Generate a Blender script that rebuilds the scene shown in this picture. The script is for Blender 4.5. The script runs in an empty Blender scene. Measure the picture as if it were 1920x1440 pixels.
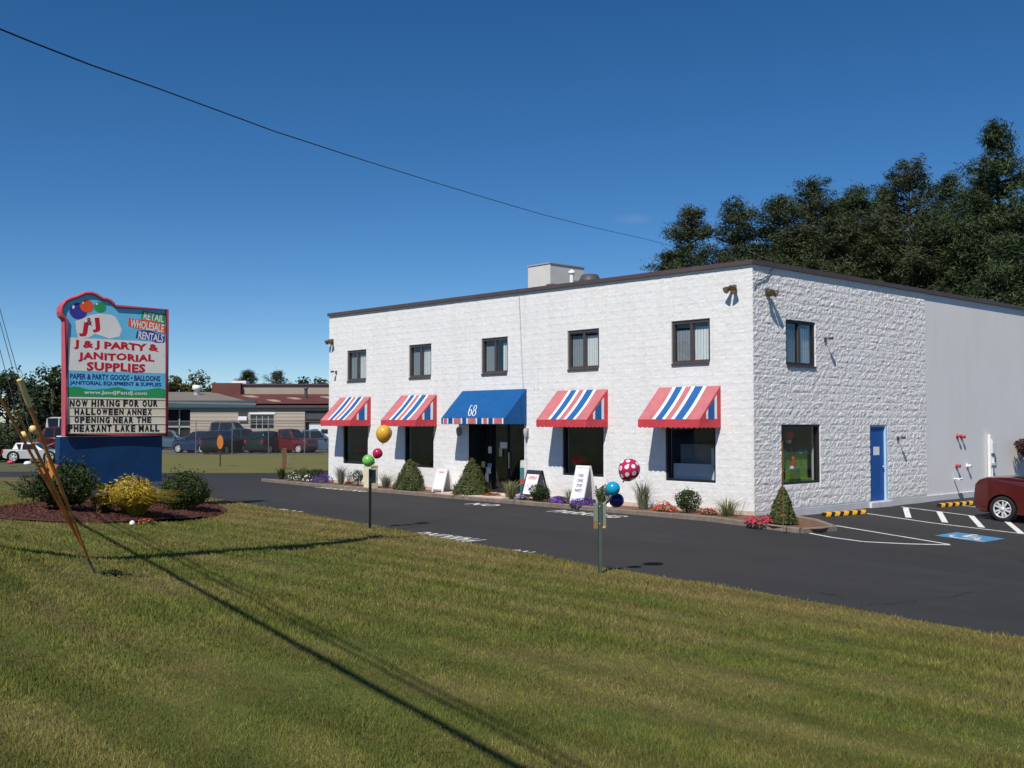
import bpy, bmesh, math, random
import numpy as np
from mathutils import Vector, Matrix, noise as mnoise
from mathutils.geometry import delaunay_2d_cdt

random.seed(7)
rng = np.random.default_rng(7)
scene = bpy.context.scene
COL = scene.collection

# ---------------------------------------------------------------- camera, sky, sun
F = 1970.0 / 1920.0            # focal length over frame width
CAM_H = 2.41
PITCH = math.atan2(71.0, 1970.0)
cam_data = bpy.data.cameras.new('camera')
cam_data.sensor_width = 36.0
cam_data.lens = 36.0 * F
cam_data.clip_start = 0.1
cam_data.clip_end = 6000
cam = bpy.data.objects.new('camera', cam_data)
cam.location = (0, 0, CAM_H)
cam.rotation_euler = (math.pi / 2 + PITCH, 0, 0)
COL.objects.link(cam)
scene.camera = cam

SUN_OFF = Vector((0.384, 0.884, -1.175))        # the way the light travels
SUN_EL = math.atan2(1.175, math.hypot(0.384, 0.884))
SUN_AZ = math.atan2(-0.384, -0.884)             # compass angle from +Y towards +X
world = bpy.data.worlds.new('World')
scene.world = world
world.use_nodes = True
wn = world.node_tree
sky = wn.nodes.new('ShaderNodeTexSky')
sky.sky_type = 'NISHITA'
sky.sun_disc = False
sky.sun_elevation = SUN_EL
sky.sun_rotation = SUN_AZ
sky.altitude = 0
sky.air_density = 0.65
sky.dust_density = 0.0
sky.ozone_density = 3.2
hs = wn.nodes.new('ShaderNodeHueSaturation')
hs.inputs['Saturation'].default_value = 1.28
hs.inputs['Value'].default_value = 1.0
bg = wn.nodes['Background']
bg.inputs['Strength'].default_value = 0.091
wn.links.new(sky.outputs[0], hs.inputs['Color'])
wn.links.new(hs.outputs[0], bg.inputs['Color'])

sun_data = bpy.data.lights.new('sun', 'SUN')
sun_data.energy = 4.7
sun_data.angle = math.radians(0.5)
sun_data.color = (1.0, 0.945, 0.865)
sun = bpy.data.objects.new('sun', sun_data)
sun.rotation_euler = SUN_OFF.to_track_quat('-Z', 'Y').to_euler()
sun.location = (-20, -30, 45)
COL.objects.link(sun)

vs = scene.view_settings
vs.view_transform = 'Standard'
vs.look = 'None'
vs.exposure = 0.1
vs.gamma = 1.0
vs.use_curve_mapping = False
scene.render.engine = 'CYCLES'
scene.cycles.max_bounces = 8
scene.cycles.transparent_max_bounces = 12

# ---------------------------------------------------------------- small helpers
def S(r, g, b):
    """sRGB 0..255 to linear"""
    f = lambda c: (c / 12.92) if c <= 0.04045 else ((c + 0.055) / 1.055) ** 2.4
    return (f(r / 255), f(g / 255), f(b / 255))

def tag(o, label=None, cat=None, group=None, kind=None):
    if label: o['label'] = label
    if cat: o['category'] = cat
    if group: o['group'] = group
    if kind: o['kind'] = kind
    return o

def empty(name, loc=(0, 0, 0), rz=0.0, label=None, cat=None, group=None):
    o = bpy.data.objects.new(name, None)
    o.empty_display_size = 0.3
    o.location = loc
    o.rotation_euler = (0, 0, rz)
    COL.objects.link(o)
    return tag(o, label, cat, group)

def copy_tree(o, parent=None):
    c = o.copy()
    COL.objects.link(c)
    if parent is not None:
        c.parent = parent
    for ch in list(o.children):
        copy_tree(ch, c)
    return c

class MB:
    """collects faces; build() links them as one mesh object"""
    def __init__(self):
        self.v = []; self.f = []; self.m = []; self.s = []
    def add(self, vs_, fs, mi=0, smooth=False):
        k = len(self.v)
        self.v += [tuple(p) for p in vs_]
        for f in fs:
            self.f.append([k + i for i in f]); self.m.append(mi); self.s.append(smooth)
        return self
    def box(self, c, size, mi=0, rz=0.0, M=None, taper=1.0):
        x, y, z = size[0] / 2, size[1] / 2, size[2] / 2
        pts = []
        for sz in (-1, 1):
            t = taper if sz > 0 else 1.0
            for sx, sy in ((-1, -1), (1, -1), (1, 1), (-1, 1)):
                pts.append(Vector((sx * x * t, sy * y * t, sz * z)))
        if M is None:
            M = Matrix.Rotation(rz, 4, 'Z')
        c = Vector(c)
        pts = [M @ p + c for p in pts]
        return self.add(pts, [(3, 2, 1, 0), (4, 5, 6, 7), (0, 1, 5, 4), (1, 2, 6, 5), (2, 3, 7, 6), (3, 0, 4, 7)], mi)
    def bx(self, x0, x1, y0, y1, z0, z1, mi=0):
        return self.box(((x0 + x1) / 2, (y0 + y1) / 2, (z0 + z1) / 2), (abs(x1 - x0), abs(y1 - y0), abs(z1 - z0)), mi)
    def tube(self, pts, r, n=8, mi=0, cap=True, closed=False):
        pts = [Vector(p) for p in pts]
        m = len(pts)
        rs = r if isinstance(r, (list, tuple)) else [r] * m
        ring = []
        up = None
        for i, p in enumerate(pts):
            if closed:
                d = pts[(i + 1) % m] - pts[i - 1]
            else:
                d = pts[min(i + 1, m - 1)] - pts[max(i - 1, 0)]
            if d.length < 1e-9: d = Vector((0, 0, 1))
            d.normalize()
            if up is None:
                up = Vector((0, 0, 1)) if abs(d.z) < 0.9 else Vector((1, 0, 0))
            a = d.cross(up)
            if a.length < 1e-6: a = d.orthogonal()
            a.normalize(); b = d.cross(a).normalized(); up = -b if (-b).dot(up) > 0 else b
            ring.append([p + a * (rs[i] * math.cos(2 * math.pi * k / n)) + b * (rs[i] * math.sin(2 * math.pi * k / n)) for k in range(n)])
        vs_ = [q for rr in ring for q in rr]
        fs = []
        for i in range(m if closed else m - 1):
            j = (i + 1) % m
            for k in range(n):
                k2 = (k + 1) % n
                fs.append((i * n + k, j * n + k, j * n + k2, i * n + k2))
        self.add(vs_, fs, mi, True)
        if cap and not closed:
            self.add(ring[0], [tuple(range(n))], mi); self.add(ring[-1], [tuple(reversed(range(n)))], mi)
        return self
    def lathe(self, prof, n=16, mi=0, M=None, smooth=True):
        """prof: (r, z) pairs, bottom to top"""
        vs_ = []; fs = []
        M = M or Matrix.Identity(4)
        for r, z in prof:
            for k in range(n):
                a = 2 * math.pi * k / n
                vs_.append(M @ Vector((r * math.cos(a), r * math.sin(a), z)))
        for i in range(len(prof) - 1):
            for k in range(n):
                k2 = (k + 1) % n
                fs.append((i * n + k, i * n + k2, (i + 1) * n + k2, (i + 1) * n + k))
        return self.add(vs_, fs, mi, smooth)
    def prism(self, poly, d0, d1, fn, mi=0, mi_side=None):
        """poly: 2-D outline; fn(a, b, d) -> point; closed solid between d0 and d1"""
        n = len(poly)
        vs_ = [fn(a, b, d0) for a, b in poly] + [fn(a, b, d1) for a, b in poly]
        self.add(vs_, [tuple(range(n)), tuple(reversed(range(n, 2 * n)))], mi)
        self.add(vs_, [(i, n + i, n + (i + 1) % n, (i + 1) % n) for i in range(n)], mi if mi_side is None else mi_side)
        return self
    def mesh(self, name, mats, fix=False):
        me = bpy.data.meshes.new(name)
        me.from_pydata(self.v, [], self.f)
        for m in (mats if isinstance(mats, (list, tuple)) else [mats]):
            me.materials.append(m)
        me.polygons.foreach_set('material_index', self.m)
        me.polygons.foreach_set('use_smooth', self.s)
        if fix:
            bm = bmesh.new(); bm.from_mesh(me)
            bmesh.ops.remove_doubles(bm, verts=bm.verts, dist=1e-5)
            bmesh.ops.recalc_face_normals(bm, faces=bm.faces)
            bm.to_mesh(me); bm.free()
        me.update()
        return me
    def build(self, name, mats, parent=None, fix=False, loc=None):
        o = bpy.data.objects.new(name, self.mesh(name, mats, fix))
        COL.objects.link(o)
        if parent is not None: o.parent = parent
        if loc is not None: o.location = loc
        return o

def link_mesh(name, me, parent=None, loc=(0, 0, 0), rot=(0, 0, 0)):
    o = bpy.data.objects.new(name, me)
    COL.objects.link(o)
    if parent is not None: o.parent = parent
    o.location = loc; o.rotation_euler = rot
    return o

def np_mesh(name, verts, faces, mats, smooth=False):
    """verts (n,3), faces (m,k) arrays"""
    me = bpy.data.meshes.new(name)
    m, k = faces.shape
    me.vertices.add(len(verts)); me.vertices.foreach_set('co', verts.astype(np.float32).ravel())
    me.loops.add(m * k); me.loops.foreach_set('vertex_index', faces.astype(np.int32).ravel())
    me.polygons.add(m)
    me.polygons.foreach_set('loop_start', np.arange(0, m * k, k, dtype=np.int32))
    me.polygons.foreach_set('loop_total', np.full(m, k, dtype=np.int32))
    me.update(calc_edges=True)
    for mt in (mats if isinstance(mats, (list, tuple)) else [mats]):
        me.materials.append(mt)
    if smooth: me.polygons.foreach_set('use_smooth', [True] * m)
    return me

# ---------------------------------------------------------------- materials
def mat(name, col, rough=0.8, var=0.12, scale=4.0, bump=0.0, bscale=60.0, metal=0.0, spec=0.3,
        island=0.0, col2=None, coord='pos', stretch=(1, 1, 1), bdist=0.02, coat=0.0):
    m = bpy.data.materials.new(name)
    m.use_nodes = True
    nt = m.node_tree; N = nt.nodes; Lk = nt.links
    b = N['Principled BSDF']
    b.inputs['Roughness'].default_value = rough
    b.inputs['Metallic'].default_value = metal
    b.inputs['Specular IOR Level'].default_value = spec
    if coat: b.inputs['Coat Weight'].default_value = coat; b.inputs['Coat Roughness'].default_value = 0.05
    if coord == 'pos':
        src = N.new('ShaderNodeNewGeometry').outputs['Position']
    else:
        src = N.new('ShaderNodeTexCoord').outputs['Object']
    mp = N.new('ShaderNodeMapping'); mp.inputs['Scale'].default_value = stretch
    Lk.new(src, mp.inputs[0]); src = mp.outputs[0]
    base = (*col, 1)
    if var > 0 or col2 is not None:
        nz = N.new('ShaderNodeTexNoise'); nz.inputs['Scale'].default_value = scale; nz.inputs['Detail'].default_value = 6
        nz.inputs['Roughness'].default_value = 0.65
        Lk.new(src, nz.inputs['Vector'])
        rp = N.new('ShaderNodeValToRGB')
        rp.color_ramp.elements[0].position = 0.3; rp.color_ramp.elements[1].position = 0.7
        if col2 is None:
            rp.color_ramp.elements[0].color = (*[c * (1 - var) for c in col], 1)
            rp.color_ramp.elements[1].color = (*[min(1, c * (1 + var)) for c in col], 1)
        else:
            rp.color_ramp.elements[0].color = base; rp.color_ramp.elements[1].color = (*col2, 1)
        Lk.new(nz.outputs['Fac'], rp.inputs['Fac'])
        out = rp.outputs['Color']
        if island > 0:
            g = N.new('ShaderNodeNewGeometry')
            mr = N.new('ShaderNodeMapRange'); mr.inputs[3].default_value = 1 - island; mr.inputs[4].default_value = 1 + island
            Lk.new(g.outputs['Random Per Island'], mr.inputs[0])
            hv = N.new('ShaderNodeHueSaturation')
            Lk.new(mr.outputs[0], hv.inputs['Value']); Lk.new(out, hv.inputs['Color'])
            out = hv.outputs['Color']
        Lk.new(out, b.inputs['Base Color'])
    else:
        b.inputs['Base Color'].default_value = base
    if bump > 0:
        nb = N.new('ShaderNodeTexNoise'); nb.inputs['Scale'].default_value = bscale; nb.inputs['Detail'].default_value = 5
        Lk.new(src, nb.inputs['Vector'])
        bp = N.new('ShaderNodeBump'); bp.inputs['Strength'].default_value = bump; bp.inputs['Distance'].default_value = bdist
        Lk.new(nb.outputs['Fac'], bp.inputs['Height']); Lk.new(bp.outputs[0], b.inputs['Normal'])
    return m

def leaf_mat(name, c0, c1, island=0.35, trans=0.25, scale=1.2):
    m = mat(name, c0, rough=0.6, col2=c1, scale=scale, island=island, spec=0.25)
    nt = m.node_tree; N = nt.nodes; Lk = nt.links
    b = N['Principled BSDF']
    t = N.new('ShaderNodeBsdfTranslucent')
    src = b.inputs['Base Color'].links[0].from_socket
    Lk.new(src, t.inputs['Color'])
    mx = N.new('ShaderNodeMixShader'); mx.inputs[0].default_value = trans
    Lk.new(b.outputs[0], mx.inputs[1]); Lk.new(t.outputs[0], mx.inputs[2])
    Lk.new(mx.outputs[0], N['Material Output'].inputs['Surface'])
    return m

def glass_mat(name, tint=(0.55, 0.6, 0.62), refl=1.0, rough=0.01):
    m = bpy.data.materials.new(name); m.use_nodes = True
    nt = m.node_tree; N = nt.nodes; Lk = nt.links
    N.remove(N['Principled BSDF'])
    tr = N.new('ShaderNodeBsdfTransparent'); tr.inputs[0].default_value = (*tint, 1)
    gl = N.new('ShaderNodeBsdfGlossy'); gl.inputs['Roughness'].default_value = rough
    gl.inputs['Color'].default_value = (0.9, 0.93, 0.95, 1)
    lw = N.new('ShaderNodeLayerWeight'); lw.inputs['Blend'].default_value = 0.5
    pw = N.new('ShaderNodeMath'); pw.operation = 'POWER'; pw.inputs[1].default_value = 4.0; Lk.new(lw.outputs['Facing'], pw.inputs[0])
    fr = N.new('ShaderNodeMath'); fr.operation = 'MULTIPLY_ADD'; fr.inputs[1].default_value = 0.9; fr.inputs[2].default_value = 0.05; Lk.new(pw.outputs[0], fr.inputs[0])
    ml = N.new('ShaderNodeMath'); ml.operation = 'MULTIPLY'; ml.inputs[1].default_value = refl
    mx = N.new('ShaderNodeMixShader')
    Lk.new(fr.outputs[0], ml.inputs[0]); Lk.new(ml.outputs[0], mx.inputs[0])
    Lk.new(tr.outputs[0], mx.inputs[1]); Lk.new(gl.outputs[0], mx.inputs[2])
    Lk.new(mx.outputs[0], N['Material Output'].inputs['Surface'])
    return m

# ---------------------------------------------------------------- where things are
CX, CY = 5.97, 26.0                       # the store's near corner
UX, UY = -0.669, 0.743                    # along the shop front, away from the corner
VX, VY = 0.743, 0.669                     # along the side wall, away from the corner
BROT = math.atan2(VY, VX)                 # local X runs along the side wall, local Y along the front
WALL_H = 6.36
FRONT_LEN, ROUGH_LEN, SIDE_LEN = 19.45, 8.88, 34.0

def W(u, v, z=0.0):
    return Vector((CX + u * UX + v * VX, CY + u * UY + v * VY, z))
def uv_of(x, y):
    dx, dy = x - CX, y - CY
    return dx * UX + dy * UY, dx * VX + dy * VY
def sstep(a, b, x):
    t = min(1.0, max(0.0, (x - a) / (b - a)))
    return t * t * (3 - 2 * t)

def ground(x, y):
    u, v = uv_of(x, y)
    z = 0.0
    if u < 0:
        z -= 0.055 * min(-u, 10.0) * sstep(-6.5, -1.0, v)
    d = (x - 1.37) * -0.78 + (y - 16.3) * -0.63 - 0.3
    if d > 0:
        z += 0.075 * (min(d, 11.0) - 0.6 * (1 - math.exp(-min(d, 11.0) / 0.6)))
    q = -(x + 5.4) * 0.434 - (y - 15.4) * 0.901        # the bank up to the street at the left
    if q > 0 and x < -3.8:
        z += 0.15 * (min(q, 5.0) - 0.5 * (1 - math.exp(-min(q, 5.0) / 0.5))) * sstep(-3.8, -7.0, x)
    return z

def ray(px, py):
    a, b = (px - 960) / 1970.0, -(py - 720) / 1970.0
    cp, sp = math.cos(PITCH), math.sin(PITCH)
    return Vector((a, cp - b * sp, sp + b * cp))
def at_depth(px, py, D):
    d = ray(px, py)
    return Vector((0, 0, CAM_H)) + d * (D / d.y)
def on_z(px, py, z):
    d = ray(px, py)
    return Vector((0, 0, CAM_H)) + d * ((z - CAM_H) / d.z)
def G(px, py, fn=None):
    """the ground point seen at a place in the photograph"""
    fn = fn or ground
    d = ray(px, py)
    o = Vector((0, 0, CAM_H))
    t = 2.0; last = t
    while t < 400:
        p = o + d * t
        if p.z < fn(p.x, p.y):
            a, b = last, t
            for _ in range(30):
                m_ = (a + b) / 2; p = o + d * m_
                if p.z < fn(p.x, p.y): b = m_
                else: a = m_
            return o + d * b
        last = t; t *= 1.03
    return o + d * t
def front_u(px, v=0.0):
    """how far along the shop front a photograph column falls, on the line at offset v"""
    r = (px - 960) / 1970.0
    x0, y0 = CX + v * VX, CY + v * VY
    return (x0 - r * y0) / (-UX + r * UY)
def side_v(px):
    r = (px - 960) / 1970.0
    return (r * CY - CX) / (VX - r * VY)
def z_at(py, D):
    return CAM_H + (791 - py) * D / 1970.0
# ---------------------------------------------------------------- shared materials
M = {}
M['white_block'] = mat('white_painted_block', (0.77, 0.765, 0.755), 0.75, 0.04, 1.3, bump=0.4, bscale=34, bdist=0.012)
M['white_rough'] = mat('white_painted_split_block', (0.83, 0.80, 0.765), 0.8, 0.04, 1.3, bump=0.7, bscale=24, bdist=0.02)
M['mortar'] = mat('painted_mortar', (0.75, 0.745, 0.735), 0.85, 0.04, 3)
M['white_smooth'] = mat('white_painted_smooth_wall', (0.83, 0.80, 0.77), 0.8, 0.03, 0.5, bump=0.15, bscale=25, bdist=0.01)
M['cream_band'] = mat('bare_concrete_footing', (0.58, 0.46, 0.39), 0.9, 0.15, 3, bump=0.3, bscale=40)
M['grey_band'] = mat('painted_concrete_footing', (0.62, 0.61, 0.61), 0.9, 0.1, 2, bump=0.3, bscale=30)
M['fascia'] = mat('brown_metal_edge', S(84, 72, 74), 0.55, 0.12, 2)
M['roof'] = mat('roof_membrane', (0.09, 0.085, 0.085), 0.9, 0.2, 0.6)
M['frame'] = mat('dark_bronze_frame', S(76, 68, 68), 0.45, 0.08, 6)
M['frame_black'] = mat('black_frame', S(38, 37, 42), 0.4, 0.08, 6)
M['glass'] = glass_mat('window_glass', (0.80, 0.83, 0.84))
M['glass_clear'] = glass_mat('clear_window_glass', (0.96, 0.98, 0.98))
M['glass_dark'] = glass_mat('shop_window_glass', (0.90, 0.92, 0.94), 0.8)
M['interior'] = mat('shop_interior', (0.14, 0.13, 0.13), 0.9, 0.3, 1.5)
M['blind_grey'] = mat('grey_blind_fabric', (0.58, 0.58, 0.59), 0.8, 0.05, 8)
M['blind'] = mat('vertical_blind_fabric', (0.80, 0.80, 0.79), 0.8, 0.05, 8)
M['door_blue'] = mat('blue_door_paint', S(28, 84, 158), 0.45, 0.05, 3)
M['door_frame'] = mat('pale_door_frame', S(178, 208, 232), 0.5, 0.04, 3)
M['steel'] = mat('brushed_steel', (0.6, 0.6, 0.6), 0.35, 0.05, 9, metal=1.0)
M['paper'] = mat('white_paper', (0.8, 0.8, 0.78), 0.8, 0.04, 9)
M['paper_yellow'] = mat('yellow_paper', S(226, 222, 130), 0.8, 0.05, 9)
M['paper_blue'] = mat('pale_blue_paper', S(120, 180, 205), 0.8, 0.05, 9)
M['red_canvas'] = mat('red_valance_canvas', S(198, 66, 76), 0.8, 0.1, 4, bump=0.45, bscale=7, bdist=0.03)
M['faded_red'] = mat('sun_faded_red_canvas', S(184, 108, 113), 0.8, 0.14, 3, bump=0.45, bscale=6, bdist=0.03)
M['blue_canvas'] = mat('blue_canvas', S(8, 82, 142), 0.7, 0.1, 3, bump=0.45, bscale=6, bdist=0.03)
M['blue_stripe'] = mat('blue_stripe_canvas', S(30, 92, 156), 0.8, 0.12, 4, bump=0.2, bscale=14, bdist=0.02)
M['white_canvas'] = mat('white_canvas', (0.74, 0.74, 0.74), 0.8, 0.05, 4, bump=0.2, bscale=14, bdist=0.02)
M['white_paint'] = mat('white_paint', (0.78, 0.78, 0.77), 0.5, 0.05, 5)
M['line_paint'] = mat('road_line_paint', (0.66, 0.66, 0.64), 0.85, 0.22, 9)
M['line_worn'] = mat('worn_road_lettering', (0.58, 0.57, 0.54), 0.9, 0.35, 7)
M['black'] = mat('black_plastic', (0.02, 0.02, 0.022), 0.5, 0.2, 6)
M['dark_grey'] = mat('dark_grey_metal', (0.07, 0.07, 0.075), 0.5, 0.15, 6)
M['grey_metal'] = mat('galvanised_metal', (0.36, 0.37, 0.38), 0.5, 0.12, 4)
M['wood'] = mat('weathered_wood', S(112, 84, 60), 0.85, 0.25, 3, stretch=(6, 6, 1), bump=0.3, bscale=20)
M['bark'] = mat('pine_bark', S(92, 78, 64), 0.95, 0.3, 2.5, stretch=(4, 4, 1), bump=0.6, bscale=9)
M['soil'] = mat('planting_soil', S(112, 84, 66), 0.95, 0.3, 6, bump=0.8, bscale=30, bdist=0.04)
M['mulch'] = mat('red_brown_mulch', S(80, 48, 40), 0.95, 0.4, 9, bump=1.0, bscale=28, bdist=0.05)
M['granite'] = mat('kerb_stone', S(124, 112, 102), 0.9, 0.25, 5, bump=0.5, bscale=30)

def add_stains(m, amount=0.10, tint=(0.80, 0.76, 0.70)):
    """rain streaks and grime running down a painted wall"""
    nt = m.node_tree; N = nt.nodes; Lk = nt.links; b = N['Principled BSDF']
    src = b.inputs['Base Color'].links[0].from_socket
    pos = N.new('ShaderNodeNewGeometry').outputs['Position']
    mp = N.new('ShaderNodeMapping'); mp.inputs['Scale'].default_value = (3.2, 3.2, 0.28); Lk.new(pos, mp.inputs[0])
    t = N.new('ShaderNodeTexNoise'); t.inputs['Scale'].default_value = 1.0; t.inputs['Detail'].default_value = 8; t.inputs['Roughness'].default_value = 0.7
    Lk.new(mp.outputs[0], t.inputs['Vector'])
    mr = N.new('ShaderNodeMapRange'); mr.inputs[1].default_value = 0.5; mr.inputs[2].default_value = 0.8; mr.inputs[3].default_value = 0; mr.inputs[4].default_value = amount
    Lk.new(t.outputs['Fac'], mr.inputs[0])
    mx = N.new('ShaderNodeMix'); mx.data_type = 'RGBA'; mx.blend_type = 'MULTIPLY'; mx.inputs[7].default_value = (*tint, 1)
    Lk.new(mr.outputs[0], mx.inputs[0]); Lk.new(src, mx.inputs[6]); Lk.new(mx.outputs[2], b.inputs['Base Color'])
for k_, a_ in (('white_block', 0.55), ('white_rough', 0.5), ('white_smooth', 0.3)): add_stains(M[k_], a_)
for k_ in ('faded_red', 'red_canvas', 'blue_canvas', 'white_canvas', 'blue_stripe', 'door_blue'): add_stains(M[k_], 0.8, (0.72, 0.70, 0.68))

def asphalt_material():
    m = mat('asphalt', (0.047, 0.046, 0.05), rough=0.88, var=0.0, bump=0.35, bscale=220, bdist=0.006, spec=0.25)
    nt = m.node_tree; N = nt.nodes; Lk = nt.links
    b = N['Principled BSDF']
    pos = N.new('ShaderNodeNewGeometry').outputs['Position']
    n1 = N.new('ShaderNodeTexNoise'); n1.inputs['Scale'].default_value = 0.22; n1.inputs['Detail'].default_value = 7; n1.inputs['Roughness'].default_value = 0.6
    n2 = N.new('ShaderNodeTexNoise'); n2.inputs['Scale'].default_value = 90; n2.inputs['Detail'].default_value = 3
    m0 = N.new('ShaderNodeMapping'); m0.inputs['Rotation'].default_value = (0, 0, -BROT); Lk.new(pos, m0.inputs[0])
    mp = N.new('ShaderNodeMapping'); mp.inputs['Scale'].default_value = (2.2, 0.25, 1)
    Lk.new(m0.outputs[0], mp.inputs[0]); Lk.new(mp.outputs[0], n1.inputs['Vector']); Lk.new(pos, n2.inputs['Vector'])
    r1 = N.new('ShaderNodeValToRGB')
    r1.color_ramp.elements[0].position = 0.28; r1.color_ramp.elements[0].color = (0.027, 0.027, 0.0275, 1)
    r1.color_ramp.elements[1].position = 0.72; r1.color_ramp.elements[1].color = (0.039, 0.038, 0.038, 1)
    Lk.new(n1.outputs['Fac'], r1.inputs['Fac'])
    mr = N.new('ShaderNodeMapRange'); mr.inputs[1].default_value = 0.3; mr.inputs[2].default_value = 0.7
    mr.inputs[3].default_value = 0.7; mr.inputs[4].default_value = 1.3
    Lk.new(n2.outputs['Fac'], mr.inputs[0])
    hv = N.new('ShaderNodeHueSaturation'); Lk.new(mr.outputs[0], hv.inputs['Value']); Lk.new(r1.outputs[0], hv.inputs['Color'])
    # hairline cracks and pale dusty patches
    vo = N.new('ShaderNodeTexVoronoi'); vo.feature = 'DISTANCE_TO_EDGE'; vo.inputs['Scale'].default_value = 0.16
    n3 = N.new('ShaderNodeTexNoise'); n3.inputs['Scale'].default_value = 0.9; n3.inputs['Detail'].default_value = 5; Lk.new(pos, n3.inputs['Vector'])
    va = N.new('ShaderNodeVectorMath'); va.operation = 'MULTIPLY_ADD'; va.inputs[1].default_value = (1.6, 1.6, 0); Lk.new(n3.outputs['Color'], va.inputs[0]); Lk.new(pos, va.inputs[2])
    Lk.new(va.outputs[0], vo.inputs['Vector'])
    cr = N.new('ShaderNodeMapRange'); cr.inputs[1].default_value = 0.0; cr.inputs[2].default_value = 0.0022; cr.inputs[3].default_value = 0.45; cr.inputs[4].default_value = 1.0
    Lk.new(vo.outputs['Distance'], cr.inputs[0])
    du = N.new('ShaderNodeMapRange'); du.inputs[1].default_value = 0.55; du.inputs[2].default_value = 0.75; du.inputs[3].default_value = 1.0; du.inputs[4].default_value = 1.22
    Lk.new(n3.outputs['Fac'], du.inputs[0])
    ml = N.new('ShaderNodeMath'); ml.operation = 'MULTIPLY'; Lk.new(cr.outputs[0], ml.inputs[0]); Lk.new(du.outputs[0], ml.inputs[1])
    h2 = N.new('ShaderNodeHueSaturation'); Lk.new(ml.outputs[0], h2.inputs['Value']); Lk.new(hv.outputs[0], h2.inputs['Color'])
    Lk.new(h2.outputs[0], b.inputs['Base Color'])
    return m
M['asphalt'] = asphalt_material()

def lawn_colour(nt, bright=1.0, island=0.0):
    """patches of green, olive and dry turf plus mowing stripes"""
    N = nt.nodes; Lk = nt.links
    g = N.new('ShaderNodeNewGeometry')
    pos = g.outputs['Position']
    def nz(scale, detail, stretch=(1, 1, 1), rot=0.0, rough=0.6):
        m0 = N.new('ShaderNodeMapping'); m0.inputs['Rotation'].default_value = (0, 0, rot); Lk.new(pos, m0.inputs[0])
        mp = N.new('ShaderNodeMapping'); mp.inputs['Scale'].default_value = stretch
        Lk.new(m0.outputs[0], mp.inputs[0])
        t = N.new('ShaderNodeTexNoise'); t.inputs['Scale'].default_value = scale; t.inputs['Detail'].default_value = detail
        t.inputs['Roughness'].default_value = rough
        Lk.new(mp.outputs[0], t.inputs['Vector'])
        return t.outputs['Fac']
    def ramp(src, stops):
        r = N.new('ShaderNodeValToRGB')
        while len(r.color_ramp.elements) < len(stops): r.color_ramp.elements.new(0.5)
        for e, (p, c) in zip(r.color_ramp.elements, stops): e.position = p; e.color = (*[k * bright for k in c], 1)
        Lk.new(src, r.inputs['Fac']); return r.outputs['Color']
    a = ramp(nz(0.45, 8, (2.2, 1.0, 1), -BROT, 0.72), [(0.32, (0.050, 0.078, 0.016)), (0.46, (0.082, 0.092, 0.021)), (0.55, (0.120, 0.108, 0.036)), (0.66, (0.158, 0.118, 0.054))])
    b = ramp(nz(2.6, 7, (1.5, 1, 1), -BROT + 0.5, 0.7), [(0.3, (0.036, 0.052, 0.009)), (0.55, (0.102, 0.100, 0.022)), (0.75, (0.140, 0.116, 0.036))])
    mx = N.new('ShaderNodeMix'); mx.data_type = 'RGBA'; mx.inputs[0].default_value = 0.42
    Lk.new(a, mx.inputs[6]); Lk.new(b, mx.inputs[7])
    dp = N.new('ShaderNodeVectorMath'); dp.operation = 'DOT_PRODUCT'; dp.inputs[1].default_value = (-0.78, -0.63, 0)
    Lk.new(pos, dp.inputs[0])
    fe = N.new('ShaderNodeMapRange'); fe.inputs[1].default_value = -11.34 + 1.1; fe.inputs[2].default_value = -11.34 + 0.2; fe.inputs[3].default_value = 0; fe.inputs[4].default_value = 1
    Lk.new(dp.outputs['Value'], fe.inputs[0])
    fm = N.new('ShaderNodeMath'); fm.operation = 'MULTIPLY'; Lk.new(fe.outputs[0], fm.inputs[0]); Lk.new(nz(1.6, 5), fm.inputs[1])
    mx2 = N.new('ShaderNodeMix'); mx2.data_type = 'RGBA'; Lk.new(fm.outputs[0], mx2.inputs[0]); Lk.new(mx.outputs[2], mx2.inputs[6])
    mx2.inputs[7].default_value = (0.140 * bright, 0.102 * bright, 0.040 * bright, 1)
    # mowing stripes run along the driveway
    m0 = N.new('ShaderNodeMapping'); m0.inputs['Rotation'].default_value = (0, 0, -BROT - 0.05); Lk.new(pos, m0.inputs[0])
    mp = N.new('ShaderNodeMapping'); mp.inputs['Scale'].default_value = (0.78, 0.10, 0)
    Lk.new(m0.outputs[0], mp.inputs[0])
    wv = N.new('ShaderNodeTexWave'); wv.wave_type = 'BANDS'; wv.bands_direction = 'X'; wv.inputs['Scale'].default_value = 0.42
    wv.inputs['Distortion'].default_value = 3.0; wv.inputs['Detail'].default_value = 2.0; wv.inputs['Detail Scale'].default_value = 1.6
    Lk.new(mp.outputs[0], wv.inputs['Vector'])
    mr = N.new('ShaderNodeMapRange'); mr.inputs[3].default_value = 0.86; mr.inputs[4].default_value = 1.10
    Lk.new(wv.outputs['Fac'], mr.inputs[0])
    val = mr.outputs[0]
    if island > 0:
        mi = N.new('ShaderNodeMapRange'); mi.inputs[3].default_value = 1 - island; mi.inputs[4].default_value = 1 + island
        Lk.new(g.outputs['Random Per Island'], mi.inputs[0])
        ml = N.new('ShaderNodeMath'); ml.operation = 'MULTIPLY'; Lk.new(val, ml.inputs[0]); Lk.new(mi.outputs[0], ml.inputs[1]); val = ml.outputs[0]
    hv = N.new('ShaderNodeHueSaturation'); Lk.new(val, hv.inputs['Value']); Lk.new(mx2.outputs[2], hv.inputs['Color'])
    return hv.outputs[0]

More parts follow.
